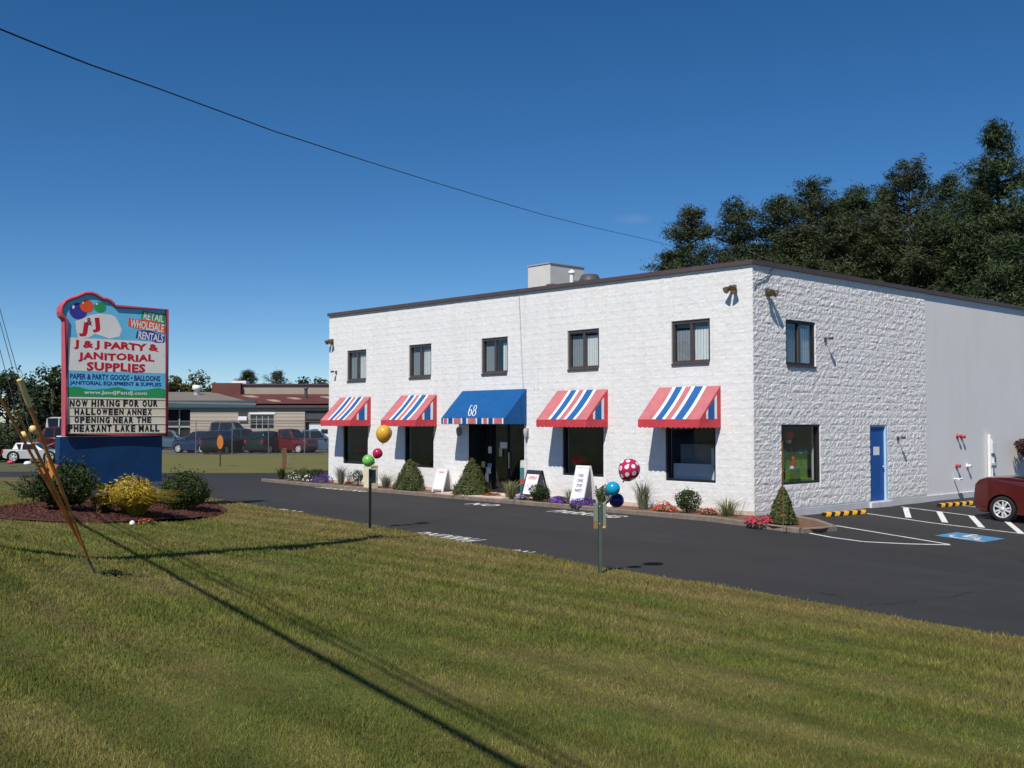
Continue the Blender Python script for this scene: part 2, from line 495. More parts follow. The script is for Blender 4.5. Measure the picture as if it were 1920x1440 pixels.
def lawn_material(name, bright, island, trans):
    m = mat(name, (0.1, 0.1, 0.03), rough=0.8, var=0, bump=0.0 if island else 0.9, bscale=70, bdist=0.03, spec=0.15)
    nt = m.node_tree
    c = lawn_colour(nt, bright, island)
    b = nt.nodes['Principled BSDF']
    nt.links.new(c, b.inputs['Base Color'])
    if trans:
        t = nt.nodes.new('ShaderNodeBsdfTranslucent'); nt.links.new(c, t.inputs[0])
        mx = nt.nodes.new('ShaderNodeMixShader'); mx.inputs[0].default_value = trans
        nt.links.new(b.outputs[0], mx.inputs[1]); nt.links.new(t.outputs[0], mx.inputs[2])
        nt.links.new(mx.outputs[0], nt.nodes['Material Output'].inputs['Surface'])
    return m
M['lawn'] = lawn_material('mown_lawn', 1.25, 0.0, 0.0)
M['blade'] = lawn_material('grass_blades', 2.1, 0.30, 0.3)
M['strip'] = mat('far_grass', (0.105, 0.108, 0.030), 0.9, 0.2, 0.35, col2=(0.15, 0.135, 0.042), bump=0.6, bscale=10, bdist=0.05)
M['far_ground'] = mat('far_ground', (0.10, 0.095, 0.05), 0.95, 0.25, 0.05, col2=(0.075, 0.085, 0.035))
M['gravel'] = mat('worn_lot_surface', (0.10, 0.095, 0.088), 0.95, 0.3, 0.4, bump=0.3, bscale=8)

# ---------------------------------------------------------------- ground, drive, lawn
def axis(lo, hi, step, far):
    a = list(np.arange(lo, hi + 0.01, step))
    return [-far, -far * 0.3, lo - 60] + a + [hi + 60, far * 0.3, far]
xs = axis(-80, 60, 4.0, 4000); ys = axis(-30, 110, 4.0, 4000)
mb = MB()
vs_ = []
for y in ys:
    for x in xs:
        inside = -80 <= x <= 60 and -30 <= y <= 110
        vs_.append((x, y, (ground(x, y) if inside else 0.0) - 0.16))
nx = len(xs)
mb.add(vs_, [(j * nx + i, j * nx + i + 1, (j + 1) * nx + i + 1, (j + 1) * nx + i) for j in range(len(ys) - 1) for i in range(nx - 1)], 0, True)
tag(mb.build('ground', M['far_ground']), kind='structure')

def sheet(name, poly, m, lift, step, fn=ground, jitter=0.0, lip=0.0):
    """a flat polygon draped over the ground, triangulated with points inside"""
    pts = [Vector((p[0], p[1])) for p in poly]
    n = len(pts)
    bnd = []
    for i in range(n):
        a, b = pts[i], pts[(i + 1) % n]
        k = max(1, int((b - a).length / step))
        for q in range(k):
            c_ = a.lerp(b, q / k)
            if jitter: c_ = c_ + Vector((random.uniform(-jitter, jitter), random.uniform(-jitter, jitter)))
            bnd.append(c_)
    xs_ = [p.x for p in bnd]; ys_ = [p.y for p in bnd]
    inner = []
    def inside(x, y):
        c = False
        for i in range(n):
            a, b = pts[i], pts[(i + 1) % n]
            if (a.y > y) != (b.y > y) and x < (b.x - a.x) * (y - a.y) / (b.y - a.y) + a.x: c = not c
        return c
    y = min(ys_) + step / 2; row = 0
    while y < max(ys_):
        x = min(xs_) + (step / 2 if row % 2 else 0)
        while x < max(xs_):
            if inside(x, y) and min((Vector((x, y)) - p).length_squared for p in bnd) > (step * 0.5) ** 2:
                inner.append(Vector((x, y)))
            x += step
        y += step * 0.87; row += 1
    allp = bnd + inner
    edges = [(i, (i + 1) % len(bnd)) for i in range(len(bnd))]
    r = delaunay_2d_cdt(allp, edges, [], 1, 1e-5)
    vv = [(p.x, p.y, fn(p.x, p.y) + lift) for p in r[0]]
    mb = MB()
    fs = []
    for f in r[2]:
        a, b, c = [Vector(vv[i]) for i in f[:3]]
        fs.append(tuple(f) if (b - a).cross(c - a).z > 0 else tuple(reversed(f)))
    mb.add(vv, fs, 0, True)
    if lip > 0:
        for i in range(len(bnd)):
            a, b = bnd[i], bnd[(i + 1) % len(bnd)]
            za, zb = fn(a.x, a.y) + lift, fn(b.x, b.y) + lift
            mb.add([(a.x, a.y, za), (b.x, b.y, zb), (b.x, b.y, zb - lip), (a.x, a.y, za - lip)], [(0, 3, 2, 1), (0, 1, 2, 3)][:1])
    return mb.build(name, m)

def under_lawn(x, y):          # the asphalt ends under the turf
    return ground(x, y) - 0.4 * sstep(1.2, 3.5, (x - 1.37) * -0.78 + (y - 16.3) * -0.63 - 0.3)
tag(sheet('driveway', [(-62, 20), (-14, 8), (8, 1), (34, 1), (48, 20), (48, 74), (20, 74), (-8, 51), (-62, 51)], M['asphalt'], 0.0, 1.6, under_lawn), kind='structure')

edge_px = [(2500, 1340), (1920, 1203), (1720, 1168), (1500, 1129), (1300, 1094), (1125, 1066), (1000, 1043), (860, 1017), (760, 999), (690, 987), (560, 962),
           (455, 946), (395, 936), (330, 921), (250, 908), (120, 899), (0, 896), (-260, 894)]
lawn_edge = [on_z(px, py, ground(*on_z(px, py, 0.0)[:2])) for px, py in edge_px]
lawn_poly = [(p.x + 0.06 * math.sin(i * 2.3), p.y) for i, p in enumerate(lawn_edge)] + [(-34, 20), (-24, -10), (0, -14), (16, -6)]
def lawn_bump(x, y):
    return ground(x, y) + 0.006 * mnoise.noise(Vector((x * 0.8, y * 0.8, 0)))
tag(sheet('lawn', lawn_poly, M['lawn'], 0.035, 0.45, lawn_bump, 0.05, lip=0.06), kind='structure')

def in_poly(x, y, poly):
    c = np.zeros(len(x), bool); n = len(poly)
    for i in range(n):
        (ax, ay), (bx_, by) = poly[i], poly[(i + 1) % n]
        hit = ((ay > y) != (by > y)) & (x < (bx_ - ax) * (y - ay) / (by - ay + 1e-12) + ax)
        c ^= hit
    return c

# the mown blades themselves, thick near the camera and thinning with distance
def ground_np(x, y):
    dx, dy = x - CX, y - CY
    u = dx * UX + dy * UY; v = dx * VX + dy * VY
    t = np.clip((v + 6.5) / 5.5, 0, 1); t = t * t * (3 - 2 * t)
    z = np.where(u < 0, -0.055 * np.minimum(-u, 10) * t, 0.0)
    d = np.clip((x - 1.37) * -0.78 + (y - 16.3) * -0.63 - 0.3, 0, 11)
    q = np.clip(-(x + 5.4) * 0.434 - (y - 15.4) * 0.901, 0, 5)
    s = np.clip((x + 3.8) / -3.2, 0, 1); s = s * s * (3 - 2 * s)
    return z + 0.075 * (d - 0.6 * (1 - np.exp(-d / 0.6))) + 0.15 * (q - 0.5 * (1 - np.exp(-q / 0.5))) * s
BED_C = G(214, 964)
BED_RX = 2.42; BED_RY = BED_C.y - G(225, 991).y
def grass_blades(n):
    r = 4.2 * (36.0 / 4.2) ** rng.random(n)            # log-spaced distance
    a = rng.uniform(-0.62, 0.62, n)
    x = r * np.sin(a); y = r * np.cos(a)
    poly = [(p[0], p[1]) for p in lawn_poly]
    bx_, by_ = BED_C.x, BED_C.y
    keep = in_poly(x + rng.normal(0, 0.03, n), y, poly) & (((x - bx_) / BED_RX) ** 2 + ((y - by_) / BED_RY) ** 2 > 0.97)
    x, y, r = x[keep], y[keep], r[keep]
    k = len(x)
    z = ground_np(x, y) + 0.030
    th = rng.uniform(0, 2 * math.pi, k)
    w = 0.0034 * np.maximum(1.0, r / 6.5); h = rng.uniform(0.018, 0.044, k) * np.clip(r / 9, 1.0, 1.3)
    tall = np.zeros(k)
    for q in range(14):
        f1, f2, ph = rng.normal(0, 2.2, 3); tall += np.sin(x * f1 + y * f2 + ph * 3)
    h *= np.clip(1.0 + 0.07 * tall, 0.7, 1.45)
    lean = rng.normal(0, 0.5, k) * h; lt = rng.uniform(0, 2 * math.pi, k)
    V = np.empty((k, 3, 3))
    V[:, 0] = np.stack([x - w * np.cos(th), y - w * np.sin(th), z], 1)
    V[:, 1] = np.stack([x + w * np.cos(th), y + w * np.sin(th), z], 1)
    V[:, 2] = np.stack([x + lean * np.cos(lt), y + lean * np.sin(lt), z + h], 1)
    return np_mesh('grass', V.reshape(-1, 3), np.arange(3 * k).reshape(-1, 3), M['blade'])
o = link_mesh('grass', grass_blades(520000))
tag(o, kind='stuff')

strip_px = [(250, 887), (420, 887), (540, 887), (640, 882), (780, 872), (780, 853), (520, 853), (250, 853)]
tag(sheet('grass_verge', [tuple(on_z(px, py, 0)[:2]) for px, py in strip_px], M['strip'], 0.03, 2.5, lip=0.1), kind='structure')
tag(sheet('neighbour_lot', [tuple(on_z(px, 852.8, 0)[:2]) for px in (780, -500)] + [(-75, 112), (-8, 112)], M['gravel'], 0.0, 6.0), kind='structure')

# ---------------------------------------------------------------- the store
store = empty('store_building', (CX, CY, 0), BROT, 'two-storey white painted block shop with striped awnings and a blue side door', 'shop building')

FU = [1.94 + 3.905 * i for i in range(5)]            # upper windows along the front
UP_Z = (3.95, 5.07); UP_HW = 0.635
LOW = [1.975, 5.87, None, 13.70, 17.61]
LOW_Z = (0.85, 2.46); LOW_HW = 0.82
ENT = (8.35, 11.02, 0.14, 2.50)
front_open = [(c - UP_HW, c + UP_HW, *UP_Z) for c in FU] + [(c - LOW_HW, c + LOW_HW, *LOW_Z) for c in LOW if c] + [ENT]
SIDE_UP = (1.43, 2.82, 3.88, 5.05); SIDE_LOW = (1.19, 3.0, 0.80, 2.34); SIDE_DOOR = (5.57, 6.56, 0.14, 2.30)
side_open = [SIDE_UP, SIDE_LOW, SIDE_DOOR]

def subtract(rects, holes):
    for h in holes:
        out = []
        for (a0, a1, z0, z1) in rects:
            if h[1] <= a0 or h[0] >= a1 or h[3] <= z0 or h[2] >= z1:
                out.append((a0, a1, z0, z1)); continue
            if h[0] > a0: out.append((a0, h[0], z0, z1))
            if h[1] < a1: out.append((h[1], a1, z0, z1))
            b0, b1 = max(a0, h[0]), min(a1, h[1])
            if h[2] > z0: out.append((b0, b1, z0, h[2]))
            if h[3] < z1: out.append((b0, b1, h[3], z1))
        rects = out
    return rects

def P(wall, a, o, z):
    """a along the wall, o out of it"""
    return Vector((-o, a, z)) if wall == 'front' else Vector((a, -o, z))
def wbox(mb, wall, a0, a1, o0, o1, z0, z1, mi=0):
    p, q = P(wall, a0, o0, z0), P(wall, a1, o1, z1)
    mb.bx(min(p.x, q.x), max(p.x, q.x), min(p.y, q.y), max(p.y, q.y), z0, z1, mi)

# solid walls behind the block facing
mb = MB()
for (a0, a1, z0, z1) in subtract([(0.0, FRONT_LEN, 0.0, WALL_H)], front_open):
    wbox(mb, 'front', max(a0, 0.012), a1, -0.26, -0.012, z0, z1)
mb.build('front_wall', M['mortar'], store)
mb = MB()
for (a0, a1, z0, z1) in subtract([(0.262, ROUGH_LEN, 0.0, WALL_H)], side_open):
    wbox(mb, 'side', a0, a1, -0.26, -0.014, z0, z1)
mb.build('side_wall', M['mortar'], store)
mb = MB(); wbox(mb, 'side', ROUGH_LEN + 0.002, SIDE_LEN, -0.26, -0.004, 0.0, WALL_H)
mb.build('smooth_side_wall', M['white_smooth'], store)
mb = MB()
mb.bx(0.262, SIDE_LEN, FRONT_LEN - 0.26, FRONT_LEN, 0, WALL_H)
mb.bx(SIDE_LEN - 0.26, SIDE_LEN - 0.002, 0.262, FRONT_LEN - 0.262, 0, WALL_H)
mb.build('rear_wall', M['white_smooth'], store)
mb = MB(); mb.bx(0.1, SIDE_LEN - 0.05, 0.1, FRONT_LEN - 0.05, WALL_H + 0.002, WALL_H + 0.05)
mb.build('roof', M['roof'], store)
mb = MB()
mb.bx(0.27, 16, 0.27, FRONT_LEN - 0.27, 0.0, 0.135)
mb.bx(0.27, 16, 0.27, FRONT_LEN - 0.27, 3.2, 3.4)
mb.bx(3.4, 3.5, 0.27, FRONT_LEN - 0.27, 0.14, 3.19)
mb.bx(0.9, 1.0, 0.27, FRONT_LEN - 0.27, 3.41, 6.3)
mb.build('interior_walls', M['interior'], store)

def roof_rise(u):             # the front parapet climbs a little towards the far corner
    return 0.15 * max(0.0, u) / FRONT_LEN
mb = MB()
def fascia_front():
    a = [(-0.075, -0.06, WALL_H - 0.03), (-0.075, FRONT_LEN + 0.05, WALL_H + 0.12), (0.32, FRONT_LEN + 0.05, WALL_H + 0.12), (0.32, -0.06, WALL_H - 0.03)]
    h = 0.11
    vs_ = a + [(x, y, z + h) for x, y, z in a]
    mb.add(vs_, [(0, 3, 2, 1), (4, 5, 6, 7), (0, 1, 5, 4), (1, 2, 6, 5), (2, 3, 7, 6), (3, 0, 4, 7)])
fascia_front()
mb.build('roof_edge', M['fascia'], store, fix=True)
mb = MB(); mb.bx(0.324, SIDE_LEN, -0.07, 0.3, WALL_H - 0.03, WALL_H + 0.09)
mb.build('roof_edge', M['fascia'], store)

# footing bands
mb = MB()
for (a0, a1, z0, z1) in subtract([(-0.03, FRONT_LEN, 0.0, 0.2)], [ENT]):
    wbox(mb, 'front', a0, a1, -0.008, 0.025, z0 - 0.1, z1 - 0.004)
mb.build('footing', M['cream_band'], store)
mb = MB(); wbox(mb, 'side', -0.02, SIDE_LEN, -0.010, 0.03, -0.3, 0.165)
mb.build('footing', M['grey_band'], store)

# split-face blocks: each its own object where they show largest, the rest in one part
BL, BH0 = 0.4052, 0.2124
def block_mesh(wall, w, h, seed, amp, deform=None):
    r = random.Random(seed)
    nx_, nz_ = max(2, int(round(w / 0.058))), max(2, int(round(h / 0.053)))
    vs_ = []; fs = []
    tilt_a, tilt_b, base = r.uniform(-1, 1), r.uniform(-1, 1), r.uniform(0.5, 1.0)
    ox, oy = r.uniform(0, 99), r.uniform(0, 99)
    g = 0.0025 if wall == 'side' else 0.001
    for j in range(nz_ + 1):
        for i in range(nx_ + 1):
            fa, fz = i / nx_, j / nz_
            a = -w / 2 + g + fa * (w - 2 * g); z = -h / 2 + g + fz * (h - 2 * g)
            if i in (0, nx_) or j in (0, nz_):
                o_ = (amp * (0.10 + 0.25 * r.random()) if j in (0, nz_) else amp * (0.35 + 0.4 * r.random())) if wall == 'side' else amp * (0.6 if j in (0, nz_) else 0.8)
            else:
                nn = mnoise.noise(Vector((ox + a * 7, oy + z * 9, 0)))
                o_ = amp * (0.45 * base + 0.6 * nn + 0.5 * tilt_a * (fa - .5) + 0.5 * tilt_b * (fz - .5) + r.uniform(-0.24, 0.24))
                a += r.uniform(-0.012, 0.012); z += r.uniform(-0.010, 0.010)
            vs_.append((a, z, max(-0.002, o_)))
    for j in range(nz_):
        for i in range(nx_):
            k = j * (nx_ + 1) + i
            fs.append((k, k + 1, k + nx_ + 2, k + nx_ + 1))
    bot = [i for i in range(nx_ + 1)]
    loop = bot + [j * (nx_ + 1) + nx_ for j in range(1, nz_ + 1)] + [nz_ * (nx_ + 1) + i for i in range(nx_ - 1, -1, -1)] + [j * (nx_ + 1) for j in range(nz_ - 1, 0, -1)]
    k0 = len(vs_)
    for i in loop: vs_.append((vs_[i][0], vs_[i][1], -0.011))
    L_ = len(loop)
    for q in range(L_):
        fs.append((loop[q], k0 + q, k0 + (q + 1) % L_, loop[(q + 1) % L_]))
    flip = wall == 'front'
    pts = [P(wall, a, o_, z) for a, z, o_ in vs_]
    if flip: fs = [tuple(reversed(f)) for f in fs]
    return pts, fs

blocks = []
for wall, length, holes, a_start in (('front', FRONT_LEN, front_open, -0.004), ('side', ROUGH_LEN, side_open, 0.003)):
    courses = 29
    for c in range(courses):
        z0, z1 = 0.2 + c * BH0, 0.2 + (c + 1) * BH0
        off = 0.0 if c % 2 == 0 else -BL / 2
        a = a_start + off
        while a < length - 0.02:
            a0, a1 = max(a, a_start), min(a + BL, length)
            for r_ in subtract([(a0, a1, z0, z1)], holes):
                if r_[1] - r_[0] > 0.03 and r_[3] - r_[2] > 0.03:
                    blocks.append((wall, r_))
            a += BL
def bdist(b):
    wall, (a0, a1, z0, z1) = b
    p = P(wall, (a0 + a1) / 2, 0, (z0 + z1) / 2)
    q = W(p.y, p.x, p.z)
    n = Vector((-VX, -VY, 0)) if wall == 'front' else Vector((-UX, -UY, 0))
    d = Vector((0, 0, CAM_H)) - q
    return -((a1 - a0) * (z1 - z0) * d.normalized().dot(n) / d.length_squared)
blocks.sort(key=bdist)
variants = {}
for wall in ('front', 'side'):
    for k in range(10):
        pts, fs = block_mesh(wall, BL, BH0, 100 + k, 0.022 if wall == 'side' else 0.008)
        mb = MB(); mb.add(pts, fs)
        variants[wall, k] = mb.mesh('block', M['white_rough'] if wall == 'side' else M['white_block'])
rest = {'front': MB(), 'side': MB()}
nbl = 0
for bi, (wall, (a0, a1, z0, z1)) in enumerate(blocks):
    c = P(wall, (a0 + a1) / 2, 0, (z0 + z1) / 2)
    full = abs(a1 - a0 - BL) < 1e-4 and abs(z1 - z0 - BH0) < 1e-4
    high = wall == 'front' and z1 > 5.1
    if nbl < 298 and full and not high:
        link_mesh('block', variants[wall, random.randrange(10)], store, c); nbl += 1
        continue
    pts, fs = block_mesh(wall, a1 - a0, z1 - z0, bi, 0.022 if wall == 'side' else 0.008)
    out = []
    for p in pts:
        q = p + c
        if high and q.z > 5.1: q.z += roof_rise(q.y) * (q.z - 5.1) / (WALL_H - 5.1)
        out.append(q)
    rest[wall].add(out, fs)
tag(rest['front'].build('block_facing', M['white_block'], store), kind='stuff')
tag(rest['side'].build('block_facing', M['white_rough'], store), kind='stuff')

# ---- windows
def blind_mesh(wall, a0, a1, z0, z1, o):
    mb = MB()
    n = max(3, int((a1 - a0) / 0.09))
    for i in range(n):
        b0 = a0 + (a1 - a0) * i / n; b1 = a0 + (a1 - a0) * (i + 1.03) / n
        pts = [P(wall, b0, o, z0), P(wall, b1, o - 0.015, z0), P(wall, b1, o - 0.015, z1), P(wall, b0, o, z1)]
        mb.add(pts, [(0, 1, 2, 3)])
    return mb
def upper_window(wall, a0, a1, z0, z1, label, part_open=0.0, gap_left=False):
    b = 0.075
    mb = MB()
    wbox(mb, wall, a0, a0 + b, -0.14, -0.03, z0, z1); wbox(mb, wall, a1 - b, a1, -0.14, -0.03, z0, z1)
    wbox(mb, wall, a0 + b, a1 - b, -0.14, -0.03, z0, z0 + b); wbox(mb, wall, a0 + b, a1 - b, -0.14, -0.03, z1 - b, z1)
    w = mb.build('window', M['frame'] if wall == 'front' else M['frame_black'], store)
    tag(w, label)
    m = (a0 + a1) / 2
    mb = MB(); wbox(mb, wall, m - 0.045, m + 0.045, -0.125, -0.04, z0 + b, z1 - b); mb.build('mullion', M['frame'], w)
    mb = MB(); wbox(mb, wall, a0 + 0.02, a1 - 0.02, -0.015, 0.045, z0 - 0.05, z0 - 0.004); mb.build('sill', M['frame'], w)
    for q, (p0, p1) in enumerate(((a0 + b, m - 0.045), (m + 0.045, a1 - b))):
        # on the front the left-hand sash in the picture is the far one (larger a)
        left = (q == 1) if wall == 'front' else (q == 0)
        mb = MB(); wbox(mb, wall, p0, p1, -0.095 if left else -0.075, -0.09 if left else -0.07, z0 + b, z1 - b)
        mb.build('pane', M['glass'] if left else M['glass_clear'], w)
        z_top = z1 - b - (0.16 if left else 0.10)
        q0, q1 = p0, p1
        if not left and part_open: q0, q1 = p0, p1 - part_open
        blind_mesh(wall, q0 - 0.02, q1 + 0.02, z0 + b, z_top, -0.15).build('blind', M['blind_grey'] if left else M['blind'], w)
order = ['rightmost upper window, above the polka dot end of the shop front', 'second upper window from the right on the front', 'upper window over the blue entrance awning with parted blind',
         'second upper window from the left on the front', 'leftmost upper window by the far corner']
for i, c in enumerate(FU):
    upper_window('front', c - UP_HW, c + UP_HW, *UP_Z, order[i], 0.22 if i == 2 else 0.0)
upper_window('side', *SIDE_UP, 'upper window on the rough side wall')

def shop_window(wall, a0, a1, z0, z1, label):
    b = 0.06
    mb = MB()
    wbox(mb, wall, a0, a0 + b, -0.16, -0.02, z0, z1); wbox(mb, wall, a1 - b, a1, -0.16, -0.02, z0, z1)
    wbox(mb, wall, a0 + b, a1 - b, -0.16, -0.02, z0, z0 + b); wbox(mb, wall, a0 + b, a1 - b, -0.16, -0.02, z1 - b, z1)
    w = tag(mb.build('display_window', M['frame_black'], store), label)
    mb = MB(); wbox(mb, wall, a0 + b, a1 - b, -0.098, -0.09, z0 + b, z1 - b); mb.build('pane', M['glass_dark'] if wall == 'front' else M['glass_clear'], w)
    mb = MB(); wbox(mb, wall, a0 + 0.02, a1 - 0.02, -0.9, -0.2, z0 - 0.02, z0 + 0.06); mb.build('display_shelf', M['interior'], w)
    return w
for i, c in enumerate(LOW):
    if c is None: continue
    shop_window('front', c - LOW_HW, c + LOW_HW, *LOW_Z, ['display window with a white board, below the rightmost striped awning', 'display window with a red item inside, below the second awning from the right', '', 'dark display window behind the cone shrub', 'leftmost display window with red goods inside'][i])
shop_window('side', *SIDE_LOW, 'display window on the side wall with a green party scene')

# things behind the shop windows
def at_store(o, u, v, z):
    o.location = W(u, v, z); o.rotation_euler = (0, 0, BROT); return o
mb = MB(); mb.box((0, 0, 0.22), (0.02, 1.42, 0.42)); mb.box((0, -0.62, 0.6), (0.02, 0.16, 0.5))
at_store(tag(mb.build('display_board', M['paper']), 'white paper board along the bottom of the rightmost front display window', 'board'), 1.975, 0.2, 0.88)
mb = MB(); mb.box((0, 0, 0.45), (0.03, 1.2, 0.9))
at_store(tag(mb.build('display_board', mat('grey_poster_back', (0.2, 0.22, 0.23), 0.8)), 'tall grey display panel inside the rightmost front window', 'board'), 1.95, 0.34, 0.92)
mb = MB(); mb.lathe([(0.0, 0.0), (0.22, 0.02), (0.26, 0.12), (0.16, 0.2), (0.0, 0.24)], 14)
at_store(tag(mb.build('party_hat', mat('red_felt', S(190, 40, 50), 0.8)), 'red party hat lying on the shelf of the second front window from the right', 'hat'), 6.25, 0.27, 1.2)
mb = MB(); mb.box((0, 0, 0.14), (0.3, 0.35, 0.28)); at_store(tag(mb.build('hat_stand', M['dark_grey']), 'dark box holding up the red party hat behind glass', 'box'), 6.25, 0.27, 0.915)
for k, (du, hgt) in enumerate(((-0.35, 0.22), (0.02, 0.3), (0.3, 0.2))):
    mb = MB(); mb.lathe([(0.0, 0.0), (0.10, 0.01), (0.13, hgt * 0.5), (0.08, hgt), (0.0, hgt + 0.02)], 12)
    at_store(tag(mb.build('gift_bag', mat('gift_red', S(150 + 15 * k, 40, 46), 0.7)), ['small round red gift bag', 'tallest red gift bag', 'squat red gift bag'][k] + ' inside the leftmost front display window', 'gift bag', 'red gift bags in the far window'), 17.6 + du, 0.3, 1.23)
mb = MB(); mb.box((0, 0, 0.15), (0.4, 1.3, 0.3)); at_store(tag(mb.build('plinth', mat('green_cloth', S(50, 70, 45), 0.9)), 'low green plinth under the red gift bags behind glass', 'plinth'), 17.6, 0.3, 0.915)
# the party scene behind the side window
def side_thing(mb, name, m, label, cat, v, dep, z, group=None):
    o = tag(mb.build(name, m), label, cat, group); o.location = W(dep, v, z); o.rotation_euler = (0, 0, BROT); return o
mb = MB(); mb.box((0, 0, 0.38), (1.56, 0.04, 0.76)); mb.box((0, -0.1, 0.03), (1.5, 0.16, 0.06))
side_thing(mb, 'green_backdrop', mat('green_felt', S(134, 172, 72), 0.9, 0.3, 7), 'green felt backdrop in the lower half of the side display window', 'backdrop', 2.09, 0.33, 0.86)
tin = M['tinsel'] = mat('blue_tinsel', S(130, 200, 225), 0.35, 0.3, 9)
for k, v_ in enumerate((1.42, 1.72, 2.42, 2.72)):
    mb = MB()
    for q in range(60):
        a = random.uniform(0, 6.28); e = random.uniform(-0.4, 1.4); L_ = random.uniform(0.1, 0.24)
        d = Vector((math.cos(a) * math.cos(e), math.sin(a) * math.cos(e) * 0.5, math.sin(e))) * L_
        n_ = d.orthogonal().normalized() * 0.009
        mb.add([-n_, n_, d], [(0, 1, 2)])
    side_thing(mb, 'tinsel_bunch', tin, ['leftmost blue tinsel bunch', 'blue tinsel bunch left of the doll', 'blue tinsel bunch right of the doll', 'rightmost blue tinsel bunch'][k] + ' in the side display window', 'tinsel', v_, 0.30, 1.62, 'blue tinsel in the side window')
doll = empty('doll', W(0.30, 1.98, 1.62), BROT, 'dark doll with a tall red hat standing in the side display window', 'doll')
mb = MB(); mb.lathe([(0.0, 0.0), (0.1, 0.0), (0.12, 0.1), (0.09, 0.22), (0.0, 0.24)], 12); mb.build('body', M['black'], doll)
mb = MB(); mb.lathe([(0.0, 0.22), (0.06, 0.23), (0.075, 0.29), (0.06, 0.34), (0.0, 0.35)], 12); mb.build('head', M['paper'], doll)
mb = MB(); mb.lathe([(0.10, 0.32), (0.10, 0.34), (0.13, 0.45), (0.11, 0.54), (0.0, 0.57)], 14); mb.build('hat', mat('red_velvet', S(214, 50, 70), 0.7), doll)
mb = MB(); mb.lathe([(0.0, -0.07), (0.045, -0.055), (0.07, 0), (0.045, 0.055), (0.0, 0.07)], 14)
side_thing(mb, 'ball', M['white_paint'], 'small white ball in front of the green backdrop', 'ball', 1.93, 0.17, 1.2)
mb = MB(); mb.lathe([(0.0, 0.0), (0.05, 0.0), (0.06, 0.12), (0.04, 0.2), (0.06, 0.27), (0.0, 0.32)], 10)
side_thing(mb, 'figurine', mat('red_glaze', S(210, 80, 60), 0.4), 'small red figurine standing beside the white ball behind glass', 'figurine', 2.02, 0.19, 1.2)
mb = MB(); mb.box((0, 0, 0.13), (0.5, 0.16, 0.26)); side_thing(mb, 'riser', mat('riser_green', S(120, 150, 70), 0.9), 'green riser under the white ball and figurine', 'riser', 1.97, 0.19, 0.925)

# ---- side door
mb = MB()
a0, a1, z0, z1 = SIDE_DOOR
wbox(mb, 'side', a1 - 0.1, a1, -0.2, 0.004, z0, z1); wbox(mb, 'side', a0, a0 + 0.03, -0.2, -0.03, z0, z1); wbox(mb, 'side', a0 + 0.03, a1 - 0.1, -0.2, -0.03, z1 - 0.04, z1)
mb.build('door_frame', M['door_frame'], store)
mb = MB(); wbox(mb, 'side', a0 + 0.032, a1 - 0.102, -0.12, -0.06, z0 + 0.01, z1 - 0.042)
d = tag(mb.build('door', M['door_blue'], store), 'plain blue door in the rough side wall')
mb = MB(); wbox(mb, 'side', a0 + 0.3, a0 + 0.62, -0.058, -0.052, z0 + 1.32, z0 + 1.56); mb.build('notice', M['paper'], d)
mb = MB(); mb.lathe([(0.0, 0.0), (0.035, 0.01), (0.035, 0.05), (0.0, 0.06)], 12, M=Matrix.Translation(P('side', a1 - 0.2, -0.06, z0 + 0.98)) @ Matrix.Rotation(math.pi / 2, 4, 'X')); mb.build('knob', M['steel'], d)
mb = MB(); wbox(mb, 'side', a0 - 0.1, a1 + 0.1, -0.2, 0.1, z0 - 0.16, z0 - 0.004); mb.build('door_step', M['grey_band'], store)

# ---- entrance
a0, a1, z0, z1 = ENT
sf = MB()
o0, o1 = -0.62, -0.55
for x in (a0, a0 + 0.42, a0 + 1.36, a1 - 0.48, a1 - 0.07):
    wbox(sf, 'front', x, x + 0.07, o0, o1, z0, z1)
wbox(sf, 'front', a0 + 0.071, a1 - 0.071, o0 + 0.003, o1 - 0.003, z1 - 0.1, z1); wbox(sf, 'front', a0 + 0.071, a1 - 0.071, o0 + 0.003, o1 - 0.003, z0, z0 + 0.09)
wbox(sf, 'front', a1 - 0.001, a1 + 0.05, -0.54, -0.0, z0, z1)
ent = tag(sf.build('entrance', M['frame_black'], store), 'recessed dark glass shop entrance under the blue awning')
mb = MB()
for x0, x1 in ((a0 + 0.07, a0 + 0.42), (a0 + 0.49, a0 + 1.36), (a0 + 1.43, a1 - 0.48), (a1 - 0.41, a1 - 0.07)):
    wbox(mb, 'front', x0, x1, -0.59, -0.582, z0 + 0.09, z1 - 0.1)
mb.build('pane', M['glass_dark'], ent)
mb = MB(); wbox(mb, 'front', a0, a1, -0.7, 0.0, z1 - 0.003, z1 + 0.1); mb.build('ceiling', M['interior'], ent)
mb = MB()
wbox(mb, 'front', a0 - 0.055, a0 - 0.003, -0.6, -0.262, z0, z1); wbox(mb, 'front', a1 + 0.052, a1 + 0.1, -0.6, -0.262, z0, z1); mb.build('jamb', M['frame_black'], ent)
mb = MB(); wbox(mb, 'front', a0 + 1.26, a0 + 1.30, -0.54, -0.50, z0 + 0.8, z0 + 1.3); mb.build('door_handle', M['steel'], ent)
def poster(uc, zc, w, h, m):
    mb = MB(); wbox(mb, 'front', uc - w / 2, uc + w / 2, -0.548, -0.544, zc - h / 2, zc + h / 2); mb.build('poster', m, ent)
def ent_u(px): return front_u(px, 0.54)
poster(ent_u(918.5), 1.5, 0.17, 0.22, M['paper']); poster(ent_u(944), 1.66, 0.34, 0.20, M['paper']); poster(ent_u(938.5), 1.44, 0.16, 0.28, mat('olive_paper', S(190, 190, 140), 0.8))
